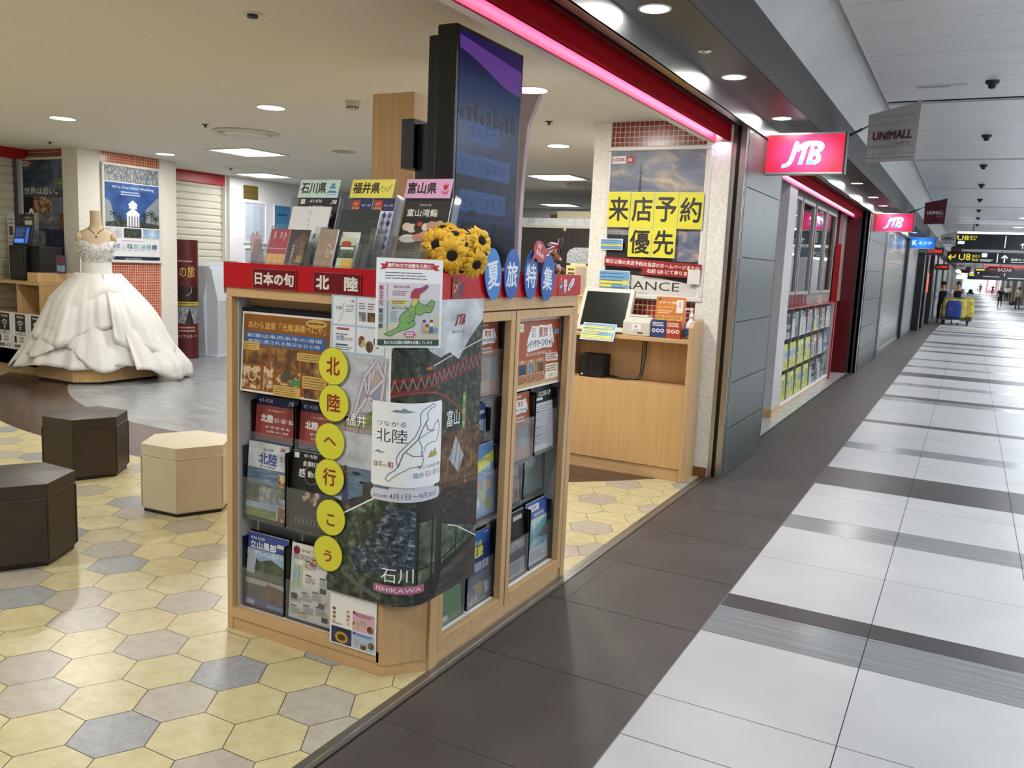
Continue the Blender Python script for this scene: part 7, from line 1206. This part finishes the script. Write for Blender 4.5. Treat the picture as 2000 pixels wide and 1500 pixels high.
# column, shutters and posts farther along
def steel_col(y0, y1, name): 
    s = MB(); s.box(-1.62, y0, -.1, -1.47, y1, 2.6, DARK); z = 0
    for a, b in zip(zs[:-1], zs[1:]): s.box(-1.47, y0+.14, a+.004-(.1 if a == 0 else 0), -1.455, y1-.05, b-.002, BRV)
    s.box(-1.575, y0, 0, -1.53, y0+.1, 2.5, STEEL); s.box(-1.53, y0+.02, 0, -1.502, y0+.1, 2.5, BLACK); s.box(-1.502, y0, 0, -1.462, y0+.12, 2.5, STEEL); struct(s, name, local=True)
steel_col(14.25, 17.1, 'pillar_steel_far')
s = MB(); s.box(-1.56, 17.1, 0, -1.45, 17.75, 2.6, mat('grey_post', '6d7072', .4, .6)); s.box(-1.47, 17.2, 0, -1.43, 17.35, 2.6, STEEL); struct(s, 'trim_17', local=True)
GSH = noise_mat('grey_shutter', [(.3, '9a9d98'), (.7, 'aaada8')], 2, (1, 8, 1), rough=.22, metal=.35)
s = MB(); P = [(-1.6, 0)]; z = 0.06
P = [(-1.505, 0), (-1.505, .06), (-1.53, .06)]
while z < 2.5: P += [(-1.53, z+.006), (-1.522, z+.014), (-1.522, z+.24), (-1.53, z+.248)]; z += .25
P += [(-1.56, z), (-1.56, 0)]; s.extr(P, 17.75, 23.6, GSH); s.build('roller_shutter', label='grey roller shutter closing the front after the farther pink sign', cat='roller shutter')
for i, (y0, y1, xx, c, mt) in enumerate(((23.6, 24.0, -1.45, '3a3d40', .5), (24.0, 28.2, -1.47, '8a8e90', .6), (28.2, 28.9, -1.28, '0a0a0b', .1), (28.9, 30.6, -1.50, '5a5d60', .3), (30.6, 31.2, -1.28, '0a0a0b', .1), (31.2, 33.2, -1.45, '8d9092', .4), (33.2, 35.5, -1.42, '8a6f62', .0), (35.5, 37.2, -1.28, '0b0b0c', .1), (37.2, 43, -1.45, 'a3a8a4', .2), (43, 44.5, -1.38, '3d4244', .3), (44.5, 52, -1.45, 'aab0ad', .2), (52, 54, -1.38, '3d4244', .3), (54, 62, -1.42, 'b0b5b3', .2))):
    s = MB(); s.box(-1.9, y0, -.5, xx, y1, 2.6, mat('front_'+c, c, .35, mt)); struct(s, 'wall_front_%d' % (i+1), local=True)
STR = noise_mat('striped_cladding', [(.35, '3a3029'), (.45, '8d8378'), (.55, 'cfc8bc'), (.65, '5a4e44')], 1, (1, .9, .01), 2, .5)
s = MB(); s.box(-1.9, 62, -.5, -1.36, 180, 2.9, STR); struct(s, 'wall_stripes', local=True)
s = MB(); s.box(4.4, 68, -.5, 5.0, 180, 2.6, STR); struct(s, 'wall_right_far', local=True); s = MB(); s.box(4.9, -3, -.1, 5.0, 68, 3.2, mat('mall_side_wall', 'd0d3d5', .5)); struct(s, 'wall_right', local=True)
FAR = noise_mat('far_white_mural', [(.35, 'd3dcd8'), (.55, 'e6ece9'), (.7, 'b9c8c2')], .6, detail=6, rough=.5)
s = MB(); s.box(-3, 180, -.5, 8, 180.3, 5, FAR); struct(s, 'wall_end_far', local=True)
s = MB(); s.box(2.5, 179.7, -.42, 4.2, 179.99, 3.0, mat('pink_frame', 'c97a88', .5)); s.box(2.8, 179.6, .2, 3.9, 179.7, 2.4, mat('pale_panel', 'dfe6ea', .4, emit=.6, ecol='e6f4ff')); s.build('pink_display', label='pink framed display against the far white wall', cat='display')
for i, (y, x, z) in enumerate(((66, -.9, 2.2), (75, -.85, 2.2), (88, -.8, 2.25), (104, -.8, 2.3))):
    s = MB(); s.tube([(x, y, z), (x, y, MALL_Z)], .015, DARK, 6); s.T = Matrix.Translation((x, y, z)) @ Matrix.Rotation(.5, 4, 'Y'); s.lathe([(.09, -.12), (.12, .0), (.10, .12), (.02, .14)], mat('spot_white', 'e6ecf2', .3, emit=1.6, ecol='f0f6ff'), n=14); s.build('spot_lamp', label=ORD[i]+' white spot lamp above the distant shop fronts', cat='lamp', group='distant spot lamps')
s = MB(); s.box(-1.37, 96, 1.75, -.3, 96.3, 2.15, mat('lit_cyan', '203040', .4, emit=2.2, ecol='bfe4ff')); s.build('distant_sign', label='pale blue glowing sign above the distant striped wall', cat='sign')
s = MB(); s.box(-1.498, 29.0, .95, -1.38, 30.4, 2.3, noise_mat('glass_showcase', [(.35, '2a2426'), (.5, '7d6a6c'), (.6, 'c9c9cc'), (.7, '4a4038')], 3, (1, 4, 1), 5, .1, .5)); s.build('showcase', label='narrow lit showcase between the black posts', cat='showcase')
s = MB(); s.box(-1.41, 33.6, 1.05, -1.38, 34.9, 1.75, mat('orange_lantern', '8a2a18', .5, emit=.8, ecol='ff5a30')); s.build('orange_sign', label='glowing orange-red sign on the brick front between the black posts', cat='sign')
# ================================================================== people and the cart far along the corridor
SKIN = mat('skin', 'b98a6c', .55); HAIR = mat('hair_black', '14110f', .6)
def skin_mesh(name, verts, edges, radii, m, parent, root=0, sub=1):
    me = bpy.data.meshes.new(name); me.from_pydata(verts, edges, []); o = bpy.data.objects.new(name, me); COL.objects.link(o)
    k = o.modifiers.new('k', 'SKIN'); k.use_smooth_shade = True; k.branch_smoothing = .6
    for i, sv in enumerate(me.skin_vertices[0].data): sv.radius = radii[i] if isinstance(radii[i], tuple) else (radii[i], radii[i]); sv.use_root = (i == root)
    u = o.modifiers.new('u', 'SUBSURF'); u.levels = u.render_levels = sub
    m2 = bpy.data.meshes.new_from_object(o.evaluated_get(bpy.context.evaluated_depsgraph_get())); bpy.data.objects.remove(o)
    m2.name = name; m2.materials.clear(); m2.materials.append(m); m2.polygons.foreach_set('use_smooth', [True]*len(m2.polygons))
    r = bpy.data.objects.new(name, m2); COL.objects.link(r); r.parent = parent; return r
def person(label, loc, rotz, H_=1.68, stride=.0, bend=0., arms=((0, 0), (0, 0)), top='222228', bottom='2a2622', shorts=False, hair='14110f', sleeves=True, hat=None, shoes='1a1a1c', fat=1., top2=None):
    """standing figure facing -y before it is turned; stride swings the legs, bend leans the trunk, arms = (forward swing, elbow bend) per side"""
    k = H_/1.7; t = thing('person', label, 'person', loc, rotz)
    V = []; E = []; RR = []; ix = {}
    def j(n, p, r, par=None):
        ix[n] = len(V); V.append(Vector(p)*k); RR.append((r*k, r*k) if not isinstance(r, tuple) else (r[0]*k, r[1]*k))
        if par is not None: E.append((ix[par], ix[n]))
    sb, cb = math.sin(bend), math.cos(bend)
    def tr(z, fwd=0): d = z-.95; return (0, -(d*sb)-fwd*cb, .95+d*cb-fwd*sb)
    j('pelvis', (0, 0, .93), (.155*fat, .115*fat)); j('waist', tr(1.08), (.135*fat, .10*fat), 'pelvis'); j('chest', tr(1.28), (.165*fat, .115*fat), 'waist'); j('neckb', tr(1.43), (.085, .07), 'chest'); j('neck', tr(1.48, .01), .052, 'neckb'); j('chin', tr(1.545, .03), (.06, .068), 'neck'); j('head', tr(1.61, .02), (.078, .095), 'chin'); j('crown', tr(1.675, .01), (.058, .07), 'head')
    j('nose', tr(1.60, .118), .013, 'head')
    for sd in (-1, 1): j('ear%d' % sd, (sd*.085*1, tr(1.60)[1], tr(1.60)[2]), .016, 'head')
    for sd, nm in ((-1, 'R'), (1, 'L')):
        sw = stride*sd; hip = (sd*.09, 0, .88); kn = (sd*.095, -.40*math.sin(sw)-.03, .88-.41*math.cos(sw)); fl_ = max(0, -sw)*.9; an = (sd*.095, kn[1]-.40*math.sin(sw-fl_)+.0, kn[2]-.40*math.cos(sw-fl_)); lift = an[2]-.075
        j('hip'+nm, hip, .098*fat, 'pelvis'); j('knee'+nm, kn, .058, 'hip'+nm); j('calf'+nm, ((kn[0]+an[0])/2, (kn[1]+an[1])/2+.012, kn[2]*.6+an[2]*.4), .055, 'knee'+nm); j('ankle'+nm, an, .037, 'calf'+nm); j('toe'+nm, (an[0]+sd*.02, an[1]-.15, max(.03, an[2]-.045)), .034, 'ankle'+nm)
        f, eb = arms[0 if sd < 0 else 1]; sh = tr(1.40); sh = (sd*.185*fat, sh[1], sh[2]); el = (sh[0]+sd*.05, sh[1]-.29*math.sin(f), sh[2]-.29*math.cos(f)); wr = (el[0]-sd*.01, el[1]-.25*math.sin(f+eb), el[2]-.25*math.cos(f+eb)); dv = Vector((0, -math.sin(f+eb), -math.cos(f+eb))); pl = Vector(wr)+dv*.07
        j('sh'+nm, sh, .062, 'chest'); j('elbow'+nm, el, .042, 'sh'+nm); j('wrist'+nm, wr, .028, 'elbow'+nm); j('palm'+nm, pl, (.034, .02), 'wrist'+nm); up = Vector((0, math.cos(f+eb), -math.sin(f+eb)))
        for q, L in enumerate((.075, .085, .08, .062)): b0 = pl+up*(.024-.016*q)+dv*.012; j('f%d%s' % (q, nm), b0+dv*L*.5+Vector((-sd*.008, 0, 0)), .0085, 'palm'+nm); j('g%d%s' % (q, nm), b0+dv*L+Vector((-sd*.022, 0, 0)), .0075, 'f%d%s' % (q, nm))
        j('th'+nm, Vector(wr)+dv*.05-up*.035+Vector((-sd*.02, 0, 0)), .0095, 'palm'+nm)
    skin_mesh('body', V, E, RR, SKIN, t)
    def cloth(name, chain, m, grow, edges):
        ids = [ix[c] for c in chain]; skin_mesh(name, [V[i] for i in ids], [(chain.index(a), chain.index(b)) for a, b in edges], [(RR[i][0]*grow+.008, RR[i][1]*grow+.008) for i in ids], m, t)
    ch = ['waist', 'pelvis', 'chest', 'neckb', 'shR', 'shL', 'elbowR', 'elbowL']; ed = [('pelvis', 'waist'), ('waist', 'chest'), ('chest', 'neckb'), ('chest', 'shR'), ('chest', 'shL'), ('shR', 'elbowR'), ('shL', 'elbowL')]
    if sleeves == 'long': ch += ['wristR', 'wristL']; ed += [('elbowR', 'wristR'), ('elbowL', 'wristL')]
    cloth('shirt', ch, mat('cloth_'+top, top, .8), 1.06, ed)
    if top2: cloth('vest', ['waist', 'pelvis', 'chest', 'neckb'], mat('cloth_'+top2, top2, .8), 1.16, [('pelvis', 'waist'), ('waist', 'chest'), ('chest', 'neckb')])
    ch = ['pelvis', 'waist', 'hipR', 'hipL', 'kneeR', 'kneeL']; ed = [('pelvis', 'waist'), ('pelvis', 'hipR'), ('pelvis', 'hipL'), ('hipR', 'kneeR'), ('hipL', 'kneeL')]
    if not shorts: ch += ['calfR', 'calfL', 'ankleR', 'ankleL']; ed += [('kneeR', 'calfR'), ('kneeL', 'calfL'), ('calfR', 'ankleR'), ('calfL', 'ankleL')]
    cloth('trousers' if not shorts else 'shorts', ch, mat('cloth_'+bottom, bottom, .8), 1.10, ed)
    for nm in 'RL':
        s = MB(); a, b = V[ix['ankle'+nm]], V[ix['toe'+nm]]; s.tube([a+Vector((0, .05, -.03)), a+Vector((0, 0, -.025)), b+Vector((0, -.03, 0))], [.04, .047, .036], mat('shoe_'+shoes, shoes, .5), 10); s.build('shoe', t, local=True, smooth=True)
    s = MB(); c = V[ix['head']]+Vector((0, .018, .028))*k; s.ball(c, .102*k, mat('hair_'+hair, hair, .6), 16, .88, 1.0, .98); s.build('hair', t, local=True, smooth=True)
    for sd in (-1, 1):
        pass
    s = MB(); 
    for sd in (-1, 1): p = V[ix['head']]+Vector((sd*.032, -.098, .012))*k; s.ball(p, .009*k, mat('eye_dark', '181414', .3), 8)
    s.build('eyes', t, local=True); s = MB(); p = V[ix['chin']]+Vector((0, -.072, .008))*k; s.box(p.x-.022*k, p.y-.006, p.z-.004, p.x+.022*k, p.y+.004, p.z+.004, mat('lips', '8a4a44', .5)); s.build('mouth', t, local=True)
    if hat:
        s = MB(); c = V[ix['head']]+Vector((0, .01, .05))*k; s.lathe([(.17*k, 0), (.165*k, .012), (.108*k, .016), (.10*k, .075), (.06*k, .095), (.002, .098)], mat('hat_'+hat, hat, .7), c, 18); s.build('hat', t, local=True, smooth=True)
    return t
def gz(y): return zf(y)
W1 = person('person in black shirt and shorts walking away down the corridor, nearest of the walkers', (2.12, 77, gz(77)), PI, 1.62, .38, 0, ((.25, .9), (-.2, .3)), '15151a', '18181c', True, 'b9b4ae')
W2 = person('person in a beige shirt and brown trousers walking away with a dark bag', (3.16, 73, gz(73)), PI, 1.68, .3, 0, ((.1, .15), (-.1, .2)), '8d8378', '3a312c', False, '1a1614')
W3 = person('person in a white shirt and black trousers, partly behind the black-clad walker', (3.38, 104, gz(104)), PI, 1.64, .25, 0, ((.15, .3), (-.1, .2)), 'c9ccd2', '16161a', False)
W3b = person('person walking beside the white-shirted one, only head and arm showing', (3.72, 107, gz(107)), PI, 1.66, -.2, 0, ((.1, .3), (-.1, .2)), 'a9adb4', '1c1c20', False)
W4 = person('small far person in dark clothes near the white mural, carrying a bag', (1.5, 168, gz(168)), PI, 1.66, .45, 0, ((.3, .3), (-.3, .3)), '26282c', '202226', False)
W5 = person('small far person in a long dark dress near the pink display', (3.3, 165, gz(165)), 0, 1.6, .1, 0, ((.1, .8), (.1, .8)), '1a1a1e', '1a1a1e', False)
W6 = person('person in white top and dark trousers at the picture edge of the corridor', (4.05, 66, gz(66)), PI, 1.64, .2, 0, ((.1, .2), (-.1, .2)), 'c3b8ae', '1c1c20', False)
s = MB(); s.lathe([(.05, 0), (.17, .03), (.19, .18), (.16, .32), (.05, .36)], mat('bag_black', '131316', .6), (2.80, 72.9, gz(73)+.33), 16, 1, .5); o = s.build('shoulder_bag', label='dark round bag held low by the beige-shirted walker', cat='bag', smooth=True); s = MB(); s.tube([(2.72, 72.9, gz(73)+.66), (2.81, 72.9, gz(73)+.8), (2.88, 72.9, gz(73)+.66)], .012, mat('bag_black', '131316', .6)); s.build('handle', o)
s = MB(); s.box(1.02, 167.6, gz(168)+.45, 1.18, 168.0, gz(168)+.85, mat('bag_grey', '3a3d44', .6)); s.build('hand_bag', label='grey bag carried by the small far walker', cat='bag', bevel=.04)
# porters with a loaded cart
cy = 36.2; cz = gz(cy+.5)
CART = thing('luggage_cart', 'flat trolley loaded with yellow sacks in the corridor', 'cart', (-.38, cy+.6, cz))
s = MB(); s.box(-.92, cy, cz+.20, .16, cy+1.5, cz+.24, mat('cart_dark', '2a2c2e', .5)); s.box(-.92, cy-.02, cz+.18, .16, cy, cz+.25, mat('cart_rail', '55585a', .4, .6)); s.build('platform', CART)
for x in (-.78, .02):
    for y in (cy+.18, cy+1.3): s = MB(); s.T = Matrix.Translation((x, y, cz+.10)) @ Matrix.Rotation(PI/2, 4, 'Y'); s.lathe([(.03, -.03), (.10, -.028), (.10, .028), (.03, .03)], BLACK, n=18); s.build('wheel', CART); s = MB(); s.box(x-.05, y-.03, cz+.12, x+.05, y+.03, cz+.2, DARK); s.build('wheel_fork', CART)
s = MB()
for x in (-.86, .10): s.tube([(x, cy+1.45, cz+.22), (x, cy+1.45, cz+1.0)], .02, STEEL, 8)
s.tube([(-.86, cy+1.45, cz+1.0), (.10, cy+1.45, cz+1.0)], .02, STEEL, 8); s.build('push_handle', CART)
YS = noise_mat('yellow_sack', [(.3, '8a7d2c'), (.5, 'b5a544'), (.7, 'cdbf63')], 6, detail=5, rough=.7, bump=.5); BS = noise_mat('blue_sack', [(.3, '15307a'), (.7, '1f46a2')], 5, rough=.6, bump=.4)
def sack(name, label, x0, x1, y0, y1, z0, z1, m, seed):
    r = random.Random(seed); bm = bmesh.new(); bmesh.ops.create_cube(bm, size=1); bmesh.ops.subdivide_edges(bm, edges=bm.edges[:], cuts=6, use_grid_fill=True)
    for v in bm.verts:
        p = v.co*2; q = Vector(p); d = max(.6, (abs(p.x)**9+abs(p.y)**9+abs(p.z)**9)**(1/9)); q = p/d; q += Vector((r.uniform(-1, 1), r.uniform(-1, 1), r.uniform(-1, 1)))*.035; q.x *= 1-.12*max(0, q.z)**2
        v.co = Vector(((x0+x1)/2+q.x*(x1-x0)/2, (y0+y1)/2+q.y*(y1-y0)/2, max(z0, (z0+z1)/2+q.z*(z1-z0)/2)))
    s = MB(); bm.verts.index_update(); s.add([tuple(v.co) for v in bm.verts], [tuple(v.index for v in f.verts) for f in bm.faces], m); bm.free(); return s.build(name, label=label, cat='sack', smooth=True, group='sacks on the cart')
o = sack('yellow_sack', 'big yellow sack with a blue front flap on the near side of the cart', -.90, -.06, cy+.03, cy+.70, cz+.24, cz+.98, YS, 1)
sb = sack('blue_front_flap', '', -.74, -.22, cy-.02, cy+.1, cz+.27, cz+.92, BS, 2); sb['label'] = 'blue front flap'; del sb['category']; del sb['group']; sb.location -= o.location; sb.parent = o
s = MB(); s.T = Matrix.Translation((-.66, cy-.05, cz+.56)); s.poly([(.05, 0), (.14, .02), (.22, .03), (.14, .035), (.05, .02)], pm('c9b04a')); s.box(.18, -.0, -.46, .42, .01, -.36, pm('d5d8dc')); s.T = None; f = s.build('sack_print', o)
sack('yellow_sack', 'yellow sack at the back of the cart, on the corridor side', -.30, .20, cy+.66, cy+1.4, cz+.24, cz+1.02, YS, 3); sack('yellow_sack', 'yellow sack at the back of the cart, on the shop side', -.90, -.32, cy+.76, cy+1.4, cz+.24, cz+.95, YS, 4)
person('porter in a black flat hat, white sleeves and dark vest, pushing the cart', (-.95, cy+2.05, gz(cy+2)), 0, 1.62, .15, .25, ((.7, .5), (.7, .5)), 'b9c2cc', '1a1c22', False, '14110f', 'long', '101012', top2='16181e')
person('bare-headed porter in a dark vest leaning over the sacks on the cart', (-.42, cy+2.05, gz(cy+2)), 0, 1.66, .1, .25, ((.9, .5), (.9, .5)), 'b9c2cc', '1a1c22', False, '0e0d0d', 'long', None, top2='14161c')
t = thing('dark_stroller', 'low dark humped bundle on wheels far along the striped wall', 'bundle', (.05, 150, gz(150))); s = MB(); s.ball((.05, 150, gz(150)+.42), .42, mat('bag_black', '131316', .6), 14, .75, .7, .95); s.build('hood', t, smooth=True); s = MB(); s.box(-.4, 149.7, gz(150)+.1, .5, 150.3, gz(150)+.3, DARK)
for x in (-.35, .45): s.ball((x, 150, gz(150)+.1), .1, BLACK, 10)
s.build('base', t)
